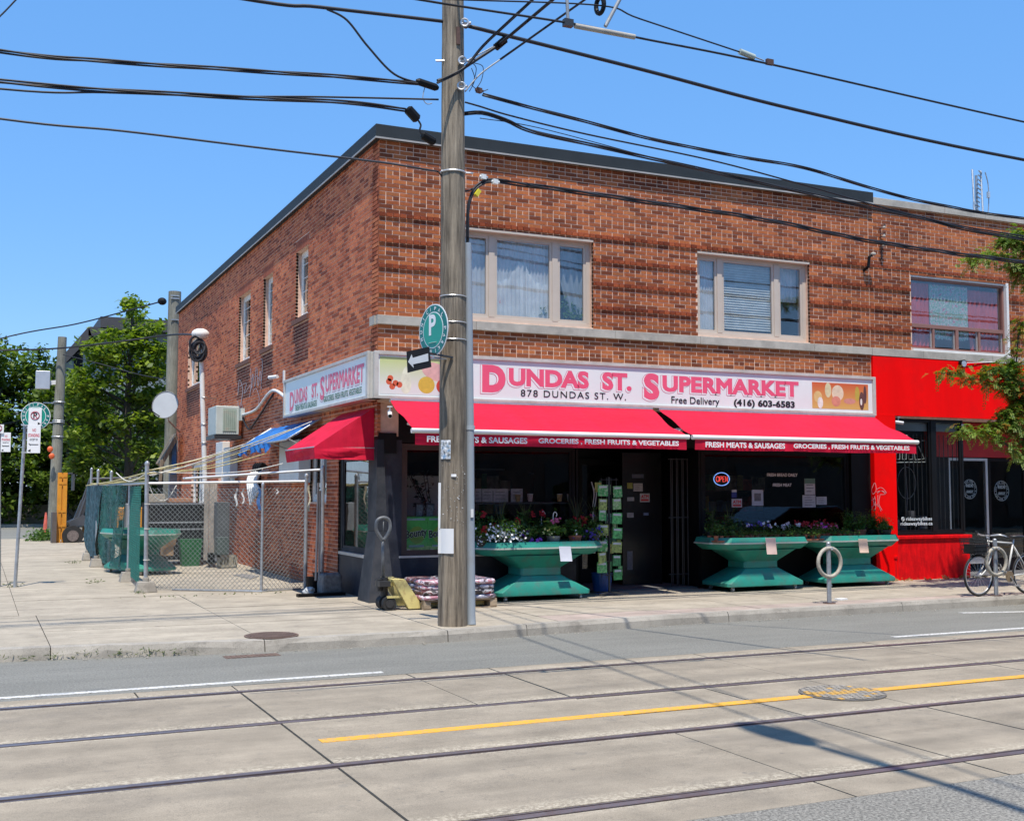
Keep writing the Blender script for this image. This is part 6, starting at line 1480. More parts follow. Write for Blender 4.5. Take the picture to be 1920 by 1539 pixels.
for dy in (-.04,.04): fr_.tube([B(.745,.78,0),B(1.04,WR,dy)],.009,8).tube([bb,B(1.04,WR,dy)],.009,8)
fr_.build('frame', M_bf, bc, smooth=True)
fk = MB()
for dy in (-.045,.045): fk.tube(spline([B(.235,.70,dy),B(.20,.55,dy),B(.10,.40,dy),B(.0,WR,dy)],4),.011,8)
fk.build('fork', M_bf, bc, smooth=True)
MB().tube([head_t,B(.185,.93)],.014,8).tube(spline([B(.36,.90,-.27),B(.24,.945,-.22),B(.17,.93,-.08),B(.17,.93,.08),B(.24,.945,.22),B(.36,.90,.27)],5),.012,8).build('handlebar', M_alu, bc, smooth=True)
MB().tube([B(.36,.90,-.27),B(.28,.93,-.24)],.016,8).tube([B(.36,.90,.27),B(.28,.93,.24)],.016,8).build('grip', M_bl, bc)
MB().tube(spline([B(.17,.93,-.1),B(.05,.97,-.1),B(.10,.85,-.08),B(.22,.75,0)],5),.005,6).tube(spline([B(.2,.94,.1),B(.06,1.0,.1),B(.14,.85,.0)],5),.005,6).build('brake_cables', M_bl, bc)
mb = MB(); 
for zz,s_ in ((.66,.8),(.72,.86),(.78,.93),(.84,.98),(.88,1.0)):
    c = B(-.06,zz); mb.tube([c+V(-.17*s_,-.15*s_,0),c+V(.17*s_,-.15*s_,0),c+V(.17*s_,.15*s_,0),c+V(-.17*s_,.15*s_,0)],.005,5,closed=True)
for i in range(10):
    for s_ in (-1,1):
        x = -.17+.34*i/9; mb.tube([B(-.06+x*.8,.66,s_*.12),B(-.06+x,.88,s_*.15)],.0035,4); y = -.15+.3*i/9; mb.tube([B(-.06+s_*.136,.66,y*.8),B(-.06+s_*.17,.88,y)],.0035,4)
for i in range(6): mb.tube([B(-.19,.66,-.12+.24*i/5),B(.07,.66,-.12+.24*i/5)],.0035,4)
mb.build('basket', M_bl, bc)
MB().box(bx_-.17,bx_+.05,by_-.12,by_+.12,GZ+.67,GZ+.80).build('basket_liner', M_bl, bc)
MB().blob(B(.83,.90),.14,.075,.035,16,8,0,0,.8).build('saddle', M_bl, bc, smooth=True); MB().cyl(B(.75,.80),B(.775,.88),.013).build('seat_post', M_alu, bc)
MB().cyl(B(.60,.29,-.055),B(.60,.29,-.048),.085,n=28).cyl(B(1.04,WR,-.05),B(1.04,WR,-.04),.04,n=18).build('chainring', mat('worn_brass',(.22,.16,.10),.5,.2,20), bc)
MB().bar(B(.60,.29,-.07),B(.70,.16,-.07),.014).bar(B(.60,.29,.07),B(.50,.42,.07),.014).obox(B(.70,.15,-.11),.09,.06,.02).obox(B(.50,.43,.11),.09,.06,.02).build('crank', M_alu, bc)
MB().tube(spline([B(.36,.60,-.05),B(.42,.45,-.02),B(.30,.50,-.04),B(.38,.62,-.05)],6),.009,6).build('lock_cable', M_bl, bc)
# black car nose at the right edge
cx_ = PZ(1901,1140,0)
car = thing('parked_car','nose of a black car parked at the kerb, just entering the right edge','car',(cx_.x+2.3,12.0,0))
x0 = cx_.x; yb_, yf_ = 12.35, 10.75; prof = [(x0+.08,.20),(x0,.34),(x0+.02,.58),(x0+.18,.72),(x0+1.1,.92),(x0+1.9,1.38),(x0+3.2,1.42),(x0+4.1,.98),(x0+4.5,.90),(x0+4.55,.3),(x0+4.4,.2)]
yb_ = 12.45
MB().prism([(x,yb_,z) for x,z in prof],V(0,-1.7,0)).build('body', mat('car_black',(.008,.008,.010),.15,.05,coat=.8), car, bevel=.05)
for x in (x0+.85,x0+3.6):
    for y in (yb_-.02,yb_-1.68): MB().cyl((x,y-.1,.31),(x,y+.03,.31),.31,n=28).build('wheel', M_rubber, car)
for y in (yb_-.3,yb_-1.4): MB().blob((x0+.06,y,.58),.08,.2,.08).build('headlight', M_alu, car)
# ================================================================ SIGN POSTS AT LEFT
def gp(x,y): return PZ(x,y,GZ)
p = gp(28,1101); Yq = p.y
pole_t = PY(48,786,Yq+.1)
t = thing('sign_post','leaning galvanised sign post with teal disc and no-parking signs','sign post',p)
MB().tube([p,pole_t],.028,8).build('post', M_steel, t)
c = PY(67,780,Yq-.03); vd = (EYE-c); vd.z=0; vd.normalize(); n_ = Matrix.Rotation(rad(-8),3,'Z')@vd
t2, c_, nn, uu = sign_disc(c, n_, .235, 'round teal municipal parking sign behind the no-parking sign on the left post')
text('P', c_+nn*.011-uu*.05+UZ*(-.02), uu, UZ, .1, .12, M_inkwhite, t2, bold=.03, off=0)
def plate(px0,py0,px1,py1,Y,label,name='street_sign',m=M_inkwhite,off=.012,cat='sign'):
    a, b = PY(px0,py1,Y), PY(px1,py0,Y); c = (a+b)/2; w_ = (b-a).dot(uu); h = b.z-a.z; c = c+nn*off
    t = thing(name,label,cat,c); P = [c+uu*i*w_/2+UZ*j*h/2 for i,j in ((-1,-1),(1,-1),(1,1),(-1,1))]
    MB().prism([q-nn*.002 for q in P], nn*.002).build('plate', m, t)
    return t, (lambda x,y,k=.002: c+uu*(x-.5)*w_+UZ*(y-.5)*h+nn*k), w_, h
def noparking(px0,py0,px1,py1,Y,label,arrow=1):
    t, q, w_, h = plate(px0,py0,px1,py1,Y,label)
    text('P', q(.36,.40), uu, UZ, w_*.3, h*.33, M_inkblack, t, bold=.03, off=0)
    mb = MB().ring(q(.5,.56,.003), w_*.32, w_*.035, nn, 30, 5); mb.bar(q(.29,.76,.003),q(.72,.36,.003),w_*.06,.002,up=nn); mb.build('prohibition_ring', mat('sign_red',(.35,.02,.05),.5), t)
    if arrow: MB().poly([q(.95,.1),q(.72,.18),q(.72,.02)]).build('arrow', M_inkblack, t)
def nostanding(px0,py0,px1,py1,Y,label):
    t, q, w_, h = plate(px0,py0,px1,py1,Y,label)
    r_ = mat('sign_red2',(.60,.10,.14),.5)
    text('NO', q(.38,.76), uu, UZ, w_*.28, h*.11, r_, t, bold=.02, off=0); text('STANDING', q(.08,.57), uu, UZ, w_*.84, h*.12, r_, t, bold=.03, off=0)
    text('EXCEPT BY', q(.2,.44), uu, UZ, w_*.62, h*.07, M_inkblack, t, bold=.01, off=0)
    MB().bar(q(.18,.30),q(.86,.30),.012,.001,up=nn).bar(q(.14,.34),q(.26,.27),.01,.001,up=nn).build('print_lines', M_inkblack, t)
    MB().poly([q(.06,.08),q(.28,.14),q(.28,.03)]).build('arrow', M_inkblack, t)
noparking(53,765,79,797,Yq-.05,'white no-parking sign over the teal disc on the left post')
nostanding(50,797,77,849,Yq-.05,'white and red no-standing sign below the no-parking sign on the left post')
for y_ in (797,848): 
    a = PY(40,y_,Yq); MB().bar(a,a+uu*.18,.03,.02).build('bracket', M_alu, t)
# cropped signs on the left edge
p0 = gp(2,1075); p0 = PY(-3,1150,Yq+.3); p0.z = GZ
t = thing('sign_post','second sign post cropped by the left edge of the view','sign post',p0); MB().tube([p0,PY(-1,800,p0.y)],.026,8).build('post', M_steel, t)
nostanding(1,811,21,847,p0.y-.05,'small no-standing sign on the post cropped by the left edge')
noparking(-14,796,8,812,p0.y-.05,'cropped no-parking sign at the very left edge',0)
# ================================================================ YARD FENCE
M_net = mat('wire_mesh_grey',(.20,.22,.22),.5,.2,9,metal=.4)
def netting(a, b, z0, z1, name, root, pitch=.075, r=.0034, m=M_net, sag=0):
    """chain link between ground points a and b: one diamond mesh of thin wires"""
    a, b = Vector(a), Vector(b); a.z = b.z = 0; L_ = (b-a).length; u = (b-a)/L_; nrm = V(-u.y,u.x,0); H_ = z1-z0; mb = MB()
    def seg(s0,h0,s1,h1):
        p0 = a+u*s0+UZ*(z0+h0)+nrm*sag*math.sin(s0*2.3); p1 = a+u*s1+UZ*(z0+h1)+nrm*sag*math.sin(s1*2.3)
        d = (p1-p0).normalized(); e = d.cross(nrm); f = nrm
        V_ = [p+e*i*r+f*j*r*.7 for p in (p0,p1) for i,j in ((-1,0),(0,-1),(1,0),(0,1))]
        mb.add(V_,[(0,1,5,4),(1,2,6,5),(2,3,7,6),(3,0,4,7)])
    k = int((L_+H_)/pitch)+1
    for i in range(-int(H_/pitch), k):
        s = i*pitch
        # rising
        s0, h0, s1, h1 = s, 0, s+H_, H_
        if s0 < 0: h0 = -s0; s0 = 0
        if s1 > L_: h1 -= s1-L_; s1 = L_
        if s1 > s0+.01 and h1 > h0: seg(s0,h0,s1,h1)
        s0, h0, s1, h1 = s, H_, s+H_, 0
        if s0 < 0: h0 = H_+s0; s0 = 0
        if s1 > L_: h1 = s1-L_; s1 = L_
        if s1 > s0+.01 and h0 > h1: seg(s0,h0,s1,h1)
    return mb.build(name, m, root)
def fpost(mb, p, h, r=.03, lean=(0,0)): mb.tube([p,p+V(lean[0],lean[1],h)],r,10); mb.blob(p+V(lean[0],lean[1],h+.02),r*1.2,r*1.2,.05)
A_ = gp(273,1108); B_ = gp(490,1110); C_ = gp(572,1104); D_ = V(XC-.03, C_.y, GZ)
zt = PY(300,906,A_.y).z
t = thing('chain_link_fence','grey chain-link fence across the front of the side yard','fence',A_)
mb = MB(); fpost(mb, A_, PY(273,872,A_.y).z-GZ, .034, (-.02,0)); mb.build('post', M_steel, t)
mb = MB(); fpost(mb, B_, zt-GZ-.05, .022); mb.build('post', M_steel, t); mb = MB(); fpost(mb, C_, PY(572,895,C_.y).z-GZ, .03); mb.build('post', M_steel, t)
mb = MB(); fpost(mb, D_+V(-.06,.0,0), PY(638,880,C_.y).z-GZ, .028); mb.build('post', M_steel, t)
MB().tube([A_+V(0,0,zt-GZ),C_+V(0,0,PY(572,902,C_.y).z-GZ)],.021,8).build('top_rail', M_alu, t); MB().tube([V(A_.x+.6,A_.y+.3,PY(395,897,A_.y).z),V(XC-.05,C_.y+.1,PY(640,880,C_.y).z)],.021,8).build('top_rail', M_alu, t)
MB().tube([A_+V(.4,-.1,.02),B_+V(0,-.05,.0)+V(0,0,.02),C_+V(-.1,-.1,.02)],.014,6).build('bottom_rail', M_steel, t)
netting(A_,B_,GZ+.03,zt-.08,'wire_mesh',t,.078,sag=.02); netting(B_,C_,GZ+.03,zt-.06,'wire_mesh',t,.078,sag=.02)
MB().box(D_.x-.02,D_.x,D_.y-.3,D_.y+.3,GZ,.3).build('post_sleeve', M_gate, t)
# blue and white rags tied on the rail
for i,(px,py,l,c,w_) in enumerate(((486,916,.34,(.05,.13,.32),.05),(443,915,.28,(.6,.6,.58),.03),(456,915,.24,(.62,.62,.6),.025),(520,914,.10,(.55,.55,.55),.02),(580,910,.42,(.5,.47,.36),.03))):
    p = PY(px,py,B_.y-.05); s_ = thing('tied_rag',('blue cloth strip','white plastic strip','short white plastic strip','tiny pale plastic strip','beige cord loop')[i]+' tied to the top rail of the front fence','rag',p)
    mb = MB(); n=6; P=[]
    for k in range(n+1): x = .02*math.sin(k*1.3+i); P += [p+V(-w_/2+x,0,-l*k/n),p+V(w_/2+x*.6,.015*math.sin(k),-l*k/n)]
    mb.add(P,[(2*k,2*k+1,2*k+3,2*k+2) for k in range(n)]).build('strip', mat('rag%d'%i,c,.9,.3,30), s_)
# side run with green privacy netting
M_privacy = mat('privacy_green',(.012,.11,.095),.7,.6,14,dirt=(.10,.22,.22),dscale=9,damt=.7)
M_teal_wire = mat('green_wire',(.02,.16,.13),.6,.3,8)
sides = [gp(240,1086), gp(203,1066), gp(180,1058), gp(166,1046)]
t = thing('chain_link_fence','chain-link fence with dark green privacy netting along the left side of the yard','fence',sides[0])
for i,(px,py) in enumerate(((240,900),(205,888),(180,885),(165,882))):
    s_ = sides[i]; mb = MB(); fpost(mb, s_, PY(px,py,s_.y).z-GZ, .028, (.02*(i%2),.02)); mb.build('post', M_steel, t)
def see_through(m, lo=.42, hi=.58, sc=60):
    nt = m.node_tree; bs = nt.nodes['Principled BSDF']; out = nt.nodes['Material Output']; tp = N(nt,'ShaderNodeBsdfTransparent'); ms = N(nt,'ShaderNodeMixShader')
    lk(nt, ramp(nt, noise(nt, sc, 2, .5, stretch=(1,.5,1)), [(lo,.25),(hi,1.0)]), ms.inputs[0]); lk(nt, tp.outputs[0], ms.inputs[1]); lk(nt, bs.outputs[0], ms.inputs[2]); lk(nt, ms.outputs[0], out.inputs[0]); return m
see_through(M_privacy)
def cloth(a, b, z0, z1, name, root, m, amp=.05, n=26, k=10):
    a, b = Vector(a), Vector(b); u = (b-a); nrm = V(-u.y,u.x,0).normalized(); P=[]
    for i in range(n+1):
        for j in range(k+1):
            q = i/n; P.append((a+u*q).xy.to_3d()+UZ*(z0+(z1-z0)*j/k+.03*math.sin(q*20)*(j==0))+nrm*amp*(math.sin(q*19+j*.5)+.5*math.sin(q*43+j)))
    return MB().add(P,[(i*(k+1)+j,(i+1)*(k+1)+j,(i+1)*(k+1)+j+1,i*(k+1)+j+1) for i in range(n) for j in range(k)]).build(name, m, root, smooth=True)
netting(A_+V(-.08,.2,0),sides[0],GZ+.1,zt-.05,'wire_mesh',t,.08,m=M_teal_wire)
cloth(sides[0]+V(-.05,.5,0),sides[1]+V(-.12,.3,0),GZ+.12,1.85,'privacy_netting',t,M_privacy); netting(sides[1],sides[2],GZ+.1,1.8,'wire_mesh',t,.10,.005,m=M_teal_wire)
cloth(sides[2]+V(-.02,-.6,0),sides[3]+V(-.05,.0,0),GZ+.12,1.85,'privacy_netting',t,mat('privacy_blue',(.012,.07,.09),.7,.6,12,dirt=(.12,.22,.26),dscale=9,damt=.7)); netting(sides[1]+V(.12,0,0),sides[3]+V(.2,0,0),GZ+.1,1.8,'wire_mesh',t,.10,.005,m=M_teal_wire)
MB().tube([A_+V(0,0,zt-GZ),sides[3]+V(0,0,1.72)],.02,8).build('top_rail', M_steel, t)
for i,(px,py,w_,l) in enumerate(((273,1110,.34,'nearest concrete foot under the corner fence post'),(240,1090,.30,'concrete foot beside the green netting of the fence'),(180,1062,.26,'third concrete foot along the side fence'),(163,1050,.22,'farthest visible concrete foot of the side fence'))):
    q = gp(px,py); x,y = q.x, q.y; b = thing('concrete_foot',l,'concrete block',q,'concrete feet of the yard fence')
    MB().hexa([(x-w_/2,y-.13,GZ),(x+w_/2,y-.13,GZ),(x+w_/2,y+.15,GZ),(x-w_/2,y+.15,GZ)],[(x-w_*.36,y-.09,GZ+.17),(x+w_*.36,y-.09,GZ+.17),(x+w_*.36,y+.11,GZ+.17),(x-w_*.36,y+.11,GZ+.17)]).build('block', M_kerb, b, bevel=.012); MB().cyl((x,y,GZ+.17),(x,y,GZ+.23),.05).build('collar', M_kerb, b)
# ropes
M_rope = mat('rope_yellow',(.48,.42,.20),.8,.3,20); M_ropew = mat('rope_white',(.62,.60,.54),.8,.2,20)
hub = A_+V(0,0,PY(273,885,A_.y).z-GZ)
def rope(pts, m, label, r=.008, g='ropes strung over the side yard'): cable(pts, r, label, m=m, name='rope', cat='rope', group=g)
yr = 'pale yellow rope slung from the corner fence post toward the store wall'
for i,(x,y,Yq2) in enumerate(((460,832,21),(545,805,19),(470,842,22),(585,790,18.9),(455,858,21),(500,850,20.5),(430,845,23))):
    e = PY(x,y,Yq2); s_ = hub+V(random.uniform(-.05,.05),random.uniform(-.1,.3),random.uniform(-.06,.06)); mid = s_.lerp(e,.5)-V(0,0,random.uniform(.02,.10)); rope([s_,mid,e], M_rope if i%3 else M_ropew, 'yellow rope from the corner fence post, '+('lowest on the blue tarp side','longest one reaching the red wedge awning','ending under the blue tarp','topmost at the wall end','ending by the ventilation panel','ending at the middle of the blue tarp','shortest one by the white mast')[i])
for i in range(5):
    e = sides[3]+V(random.uniform(-.1,.2),0,1.7+random.uniform(-.08,.1)); rope([hub+V(0,0,-.05*i),(hub+e)/2-V(0,0,random.uniform(.0,.12)),e], M_rope, 'yellow rope along the side fence top, '+('topmost','second from top','middle','fourth','lowest')[i]+' where it meets the corner post', .013)
rope([hub,PY(400,887,19.6),PY(470,882,18.8),PY(530,869,18.2)], M_ropew,'long white rope rising to the corner of the red wedge awning')
rope([A_+V(0,0,1.75),A_+V(.12,0,1.5),A_+V(.3,0,1.47),A_+V(.45,0,1.7)], M_ropew,'white rope loop drooping from the corner fence post')
rope(spline([hub+V(-.4,.9,0),hub+V(-.3,.6,-.12),hub+V(-.2,.3,-.14),hub]), M_ropew,'white rope loop drooping left of the corner fence post')
for z_ in (.5,1.0,1.4): MB().ring(A_+V(0,0,z_),.045,.006,(0,0,1),14,5).build('wire_tie', M_ropew, t)
# white bracket pipe running to the wall
# produce stand inside the yard
o = stand('green plastic produce stand standing inside the side yard behind the fence', (gp(266,1076).x,gp(266,1076).y+.35,GZ), 1.0); o.rotation_euler = (0,0,rad(-70))
# dumpster and yard clutter
t = thing('black_bin','large black ribbed bin with shelves of dark goods behind the yard gate','bin',(4.3,25.6,GZ))
a, b = PY(278,1040,25.8), PY(385,943,25.8)
mk = mat('bin_black',(.012,.013,.015),.5,.3,5)
MB().box(a.x,b.x,25.8,27,GZ+.12,b.z).build('body', mk, t)
for z_ in (b.z,(a.z+b.z)/2+.15,a.z+.55): MB().box(a.x-.03,b.x+.03,25.76,25.8,z_-.03,z_).build('rim', M_steel, t)
a2_, b2_ = PY(335,1045,25.6), PY(378,1010,25.6); gb = thing('green_bin','small green plastic bin in front of the black bin','bin',a2_); MB().hexa([(a2_.x+.06,25.5,GZ),(b2_.x-.06,25.5,GZ),(b2_.x-.06,25.74,GZ),(a2_.x+.06,25.74,GZ)],[(a2_.x,25.45,b2_.z),(b2_.x,25.45,b2_.z),(b2_.x,25.75,b2_.z),(a2_.x,25.75,b2_.z)]).build('body', mat('bin_green',(.01,.12,.035),.5,.2), gb)
def gate_panel():
    a, b = gp(283,1056), gp(384,1054); g_ = thing('wire_gate','framed chain-link gate standing open inside the yard','gate',a); z1_ = PY(300,945,a.y).z
    for P_, Q_ in (((a.x,a.y,GZ+.1),(b.x,b.y,GZ+.1)),((a.x,a.y,z1_),(b.x,b.y,z1_)),((a.x,a.y,GZ+.1),(a.x,a.y,z1_)),((b.x,b.y,GZ+.02),(b.x,b.y,z1_+.35)),((a.x,a.y,(z1_+GZ)/2+.1),(b.x,b.y,(z1_+GZ)/2+.1))): MB().tube([P_,Q_],.024,8).build('frame_tube', M_steel, g_)
    netting(a,b,GZ+.1,z1_,'wire_mesh',g_,.07)
gate_panel()
mc = mat('cardboard',(.36,.24,.14),.85,.15,5)
for (px0,py0,px1,py1,Y,m_,nm,l,cat) in ((305,1012,326,1042,25.2,mc,'cardboard_box','torn brown cardboard box on the yard ground by the gate','box'),(276,926,310,942,25.9,mat('cardb2',(.42,.36,.28),.85),'cardboard_box','grey-brown box lying on top of the black bin','box'),(316,934,362,942,25.9,mat('cardb3',(.45,.22,.12),.85,.3,9),'cardboard_box','flat orange-brown box on top of the black bin','box'),(406,941,431,1012,24.6,mat('grey_cab',(.085,.095,.10),.6,.15),'cabinet','tall dark grey cabinet against the side wall','cabinet'),(407,1007,430,1040,24.4,mat('grey_cab2',(.06,.085,.08),.6,.15),'cabinet','low greenish cabinet under the tall grey one','cabinet'),(236,944,262,1000,25.5,mat('grey_sheet2',(.28,.29,.30),.7,.2),'metal_panel','grey sheet metal panel behind the corner fence post','panel'),(390,1036,411,1056,24.8,M_black,'bucket','black bucket with a white label by the gate','bucket')):
    a, b = PY(px0,py1,Y), PY(px1,py0,Y); q = thing(nm,l,cat,a); MB().box(a.x,b.x,Y,Y+.35,a.z,b.z).build('body', m_, q, bevel=.01)
    if 'torn' in l: MB().obox(((a.x+b.x)/2,Y-.05,b.z-.05),.3,.02,.16,.2,.5).build('flap', mc, q)
    if 'bucket' in nm: MB().box(b.x-.09,b.x-.02,Y-.004,Y-.001,a.z+.05,b.z-.05).build('label', M_paper, q)
for i,(x0_,x1_2) in enumerate(((386,396),(396,402),(402,407))):
    a, b = PY(x0_,1050,24.9), PY(x1_2,905,24.9); q = thing('plank',('left','middle','right')[i]+' of three weathered boards leaning behind the gate post','plank',a); MB().bar((a.x,24.9,a.z),(a.x+.02,25.1,b.z),.10,.03).build('board', wood_mat('grey_board%d'%i,(.20,.17,.14),(.42,.37,.32)), q)
# milk crate
a, b = gp(412,1066), gp(447,1066); w_ = b.x-a.x; zc_ = GZ+.27
q = thing('milk_crate','dirty beige plastic milk crate on the yard ground','crate',a); Y = a.y
mb = MB(); mcr = mat('crate_beige',(.36,.33,.26),.7,.2,14,dirt=(.15,.13,.1),dscale=9,damt=.6)
mb.box(a.x,b.x,Y,Y+.34,GZ+.01,GZ+.03).box(a.x,b.x,Y,Y+.02,GZ,GZ+.08).box(a.x,b.x,Y,Y+.02,zc_-.04,zc_).box(a.x,a.x+.02,Y,Y+.34,zc_-.04,zc_).box(b.x-.02,b.x,Y,Y+.34,zc_-.04,zc_).box(a.x,b.x,Y+.32,Y+.34,GZ,zc_)
for i in range(7): x = a.x+w_*i/6; mb.bar((x,Y+.01,GZ+.06),(x+.03 if i < 6 else x,Y+.01,zc_-.03),.02,.018)
mb.box(a.x,a.x+.02,Y,Y+.34,GZ,zc_).box(b.x-.02,b.x,Y,Y+.34,GZ,zc_).build('body', mcr, q)
mb = MB()
for i in range(14): pp = gp(random.uniform(372,400),random.uniform(1052,1060)); mb.blob(pp+V(0,0,.04),random.uniform(.04,.10),.06,.05,8,5,.2)
mb.build('rubble', M_walk, label='small pile of pale rubble by the gate post', kind='stuff', cat='rubble')
t = thing('stone_block','rough grey stone block on the pavement beside the corner window','stone block',gp(622,1117))
c = gp(622,1116); MB().blob(c+V(0,.12,.165),.17,.13,.17,14,10,.03,.1,.3).build('block', mat('rough_stone',(.17,.17,.17),.95,.3,16,bmp=.8,bscale=30), t)
for i,(px,py,h,l) in enumerate(((587,1112,.26,'black plastic bucket between the stone block and fence post'),(600,1108,.30,'second black container tucked behind the stone block'))):
    c = gp(px,py); q = thing('bucket',l,'bucket',c); MB().lathe(c,[(.09,0),(.12,h),(.125,h)],16).build('body', M_black, q)
c = gp(592,1115); props(MB().blob(c+V(-.1,0,.06),.09,.07,.07,9,6,.3).build('plastic_bag', mat('bag_clear',(.4,.42,.43),.4), None, loc=c), 'crumpled clear plastic bag by the fence post', 'bag')
c = gp(590,1118); props(MB().obox(c+V(.1,0,.025),.75,.12,.05,.05).build('black_plank', M_black, None, loc=c), 'low black board lying under the buckets', 'board')
for i,(x0_,y0_,x1_2,y1_2) in enumerate(((597,905,592,1088),(600,920,598,1088))):
    a = PY(x0_,y0_,17.9); b = PY(x1_2,y1_2,17.9); props(MB().tube([a,b],.018,8).build('wooden_pole', mat('pale_stick',(.42,.38,.34),.8), None, loc=b), ('pale','grey')[i]+' stick standing against the brick beside the side window','stick')
# dark mat shadow plate and yard drain cover
t = thing('ground_hatch','grey rectangular hatch set in the yard concrete','hatch',gp(460,1080)); P_ = [gp(*q) for q in ((436,1078),(470,1086),(486,1080),(455,1076))]; MB().prism([p_+V(0,0,.002) for p_ in P_],V(0,0,.006)).build('plate', mat('hatch_grey',(.20,.19,.18),.8), t)
# ================================================================ ON THE SIDE WALL
M_acw = mat('ac_casing',(.50,.54,.50),.5,.08,6)
def acbox(px0,px1,py0,py1,label,prot=.55,hgt=None):
    """unit on the side wall: near face seen between px0..px1"""
    Yn = PX(px1, (py0+py1)/2, XC).y; a = PX(px1,py1,XC); b = PX(px1,py0,XC)
    return Yn, a.z, b.z
t = thing('air_conditioner','large pale green outdoor air conditioner mounted on the side wall','air conditioner',(4.9,26,2.9))
Yn = PX(457,790,XC).y; z0_, z1_ = PX(457,824,XC).z+.1, PX(457,762,XC).z; xl = PY(403,790,Yn+.1).x
xr = XC-.10
MB().box(xl,xr,Yn,Yn+.95,z0_,z1_).build('casing', M_acw, t, bevel=.02); MB().box(xl-.03,xr+.05,Yn-.03,Yn+1,z0_-.09,z0_-.01).build('bracket', M_gate, t)
mb = MB()
for i in range(11): z = z0_+.1+(z1_-z0_-.2)*i/10; mb.box(xl+(xr-xl)*.32,xr-.08,Yn-.012,Yn-.002,z-.012,z+.012)
for i in range(7): x = xl+(xr-xl)*.32+(xr-.08-xl-(xr-xl)*.32)*i/6; mb.box(x-.008,x+.008,Yn-.02,Yn-.013,z0_+.08,z1_-.08)
mb.build('grille', mat('ac_grille',(.40,.48,.40),.6,.2,5,dirt=(.5,.34,.28),dscale=5,damt=.7), t)
MB().box(xl+(xr-xl)*.3,xr-.06,Yn-.003,Yn-.0005,z0_+.06,z1_-.06).build('coil_panel', mat('coil_dark',(.30,.36,.31),.6), t)
MB().box(xr+.002,XC-.01,Yn-.15,Yn+.1,z1_-.32,z1_-.05).build('junction_box', M_acw, t)
cable([V(XC-.05,Yn-.1,z1_-.2),V(XC-.05,Yn-1.5,z1_-.16),V(XC-.05,Yn-3,z1_+.12),V(XC-.06,21.2,3.35)],.03,'white insulated pipe from the air conditioner to the side sign',m=M_white,name='insulated_pipe',cat='pipe')
cable([V(XC-.05,Yn-.1,z1_-.25),V(XC-.06,Yn-.8,z0_+.1),V(XC-.06,Yn-1.4,z0_+.2),V(XC-.05,Yn-3,z1_+.05)],.022,'black hose hanging on the side wall right of the air conditioner')
for (px0,px1,py0,py1,Y,l) in ((414,431,828,890,None,'tall white ventilation panel on the side wall below the air conditioner'),(428,446,838,896,None,'narrow white box beside the ventilation panel on the side wall')):
    Yn2 = PX(px1,(py0+py1)/2,XC).y; z0b, z1b = PX(px1,py1,XC).z, PX(px1,py0,XC).z; q = thing('wall_box',l,'wall box',(XC,Yn2,z0b)); MB().box(XC-.18,XC-.002,Yn2,Yn2+.8,z0b,z1b).build('body', M_white, q, bevel=.01)
q = thing('pipe_cluster','tangle of black and white pipe ends on the side wall','pipes',(XC,24,2)); mb = MB()
for i in range(6): y = 23.2+i*.16; mb.tube(spline([(XC-.02,y,2.15),(XC-.2,y-.05,2.1),(XC-.28,y-.1,1.9),(XC-.25,y-.3,1.75-.06*i)],4),.03,7)
mb.build('pipes', M_white, q); mb = MB()
for i in range(4): y = 23.3+i*.2; mb.tube(spline([(XC-.02,y,2.2),(XC-.16,y,2.25),(XC-.2,y-.1,1.6)],4),.035,7)
mb.build('hoses', M_black, q)
q = thing('wall_box','white cabinet fixed to the brick under the red wedge awning','wall box',(XC,19.2,1.6)); zz0,zz1 = PX(575,905,XC).z, PX(575,825,XC).z; MB().box(XC-.22,XC-.002,PX(583,860,XC).y,PX(545,860,XC).y,zz0,zz1).build('body', M_white, q, bevel=.01)
# blue tarp canopy
bt = thing('tarp_canopy','torn bright blue tarpaulin stretched on a thin frame beside the side sign','tarpaulin',(4.9,20,2.7)); M_tarp = mat('tarp_blue',(.012,.13,.42),.5,.3,4,dirt=(.10,.25,.45),dscale=3,damt=.4)
ys0, ys1 = 19.3, 23.0
wl = lambda y: V(XC-.02,y,2.98+.0*(y-19)); ol = lambda y: V(XC-.62,y,2.60)
P=[]; n,k=30,6
for i in range(n+1):
    y = ys0+(ys1-ys0)*i/n
    for j in range(k+1):
        p_ = wl(y).lerp(ol(y),j/k); P.append(p_+V(0,0,.025*math.sin(i*.8+j*1.1)*math.sin(math.pi*j/k)-.01*random.random()))
MB().add(P,[(i*(k+1)+j,(i+1)*(k+1)+j,(i+1)*(k+1)+j+1,i*(k+1)+j+1) for i in range(n) for j in range(k)]).build('sheet', M_tarp, bt, smooth=True)
P=[]
for i in range(n+1):
    y = ys0+1.2+(ys1-ys0-1.2)*i/n; h = .10+.06*math.sin(i*.9)+.05*random.random()
    for j in range(4): p_ = ol(y)+V(-.02+.04*math.sin(i*1.3+j),0,-h*j/3); P.append(p_)
MB().add(P,[(i*4+j,(i+1)*4+j,(i+1)*4+j+1,i*4+j+1) for i in range(n) for j in range(3)]).build('ragged_flap', M_tarp, bt, smooth=True)
MB().tube([wl(ys0),ol(ys0),ol(ys1),wl(ys1)],.016,6).tube([V(XC,20.6,2.4),ol(20.6)],.012,6).tube([V(XC,19.1,2.3),ol(19.1)],.012,6).build('frame', M_steel, bt)
# bullet light on the wall
p = PX(520,706,XC-.15); q = thing('wall_lamp','small white wall lamp left of the side sign','lamp',p); MB().cyl(p,p+V(-.10,.25,0),.035).obox((XC-.02,p.y,p.z),.03,.08,.25).build('body', M_white, q)
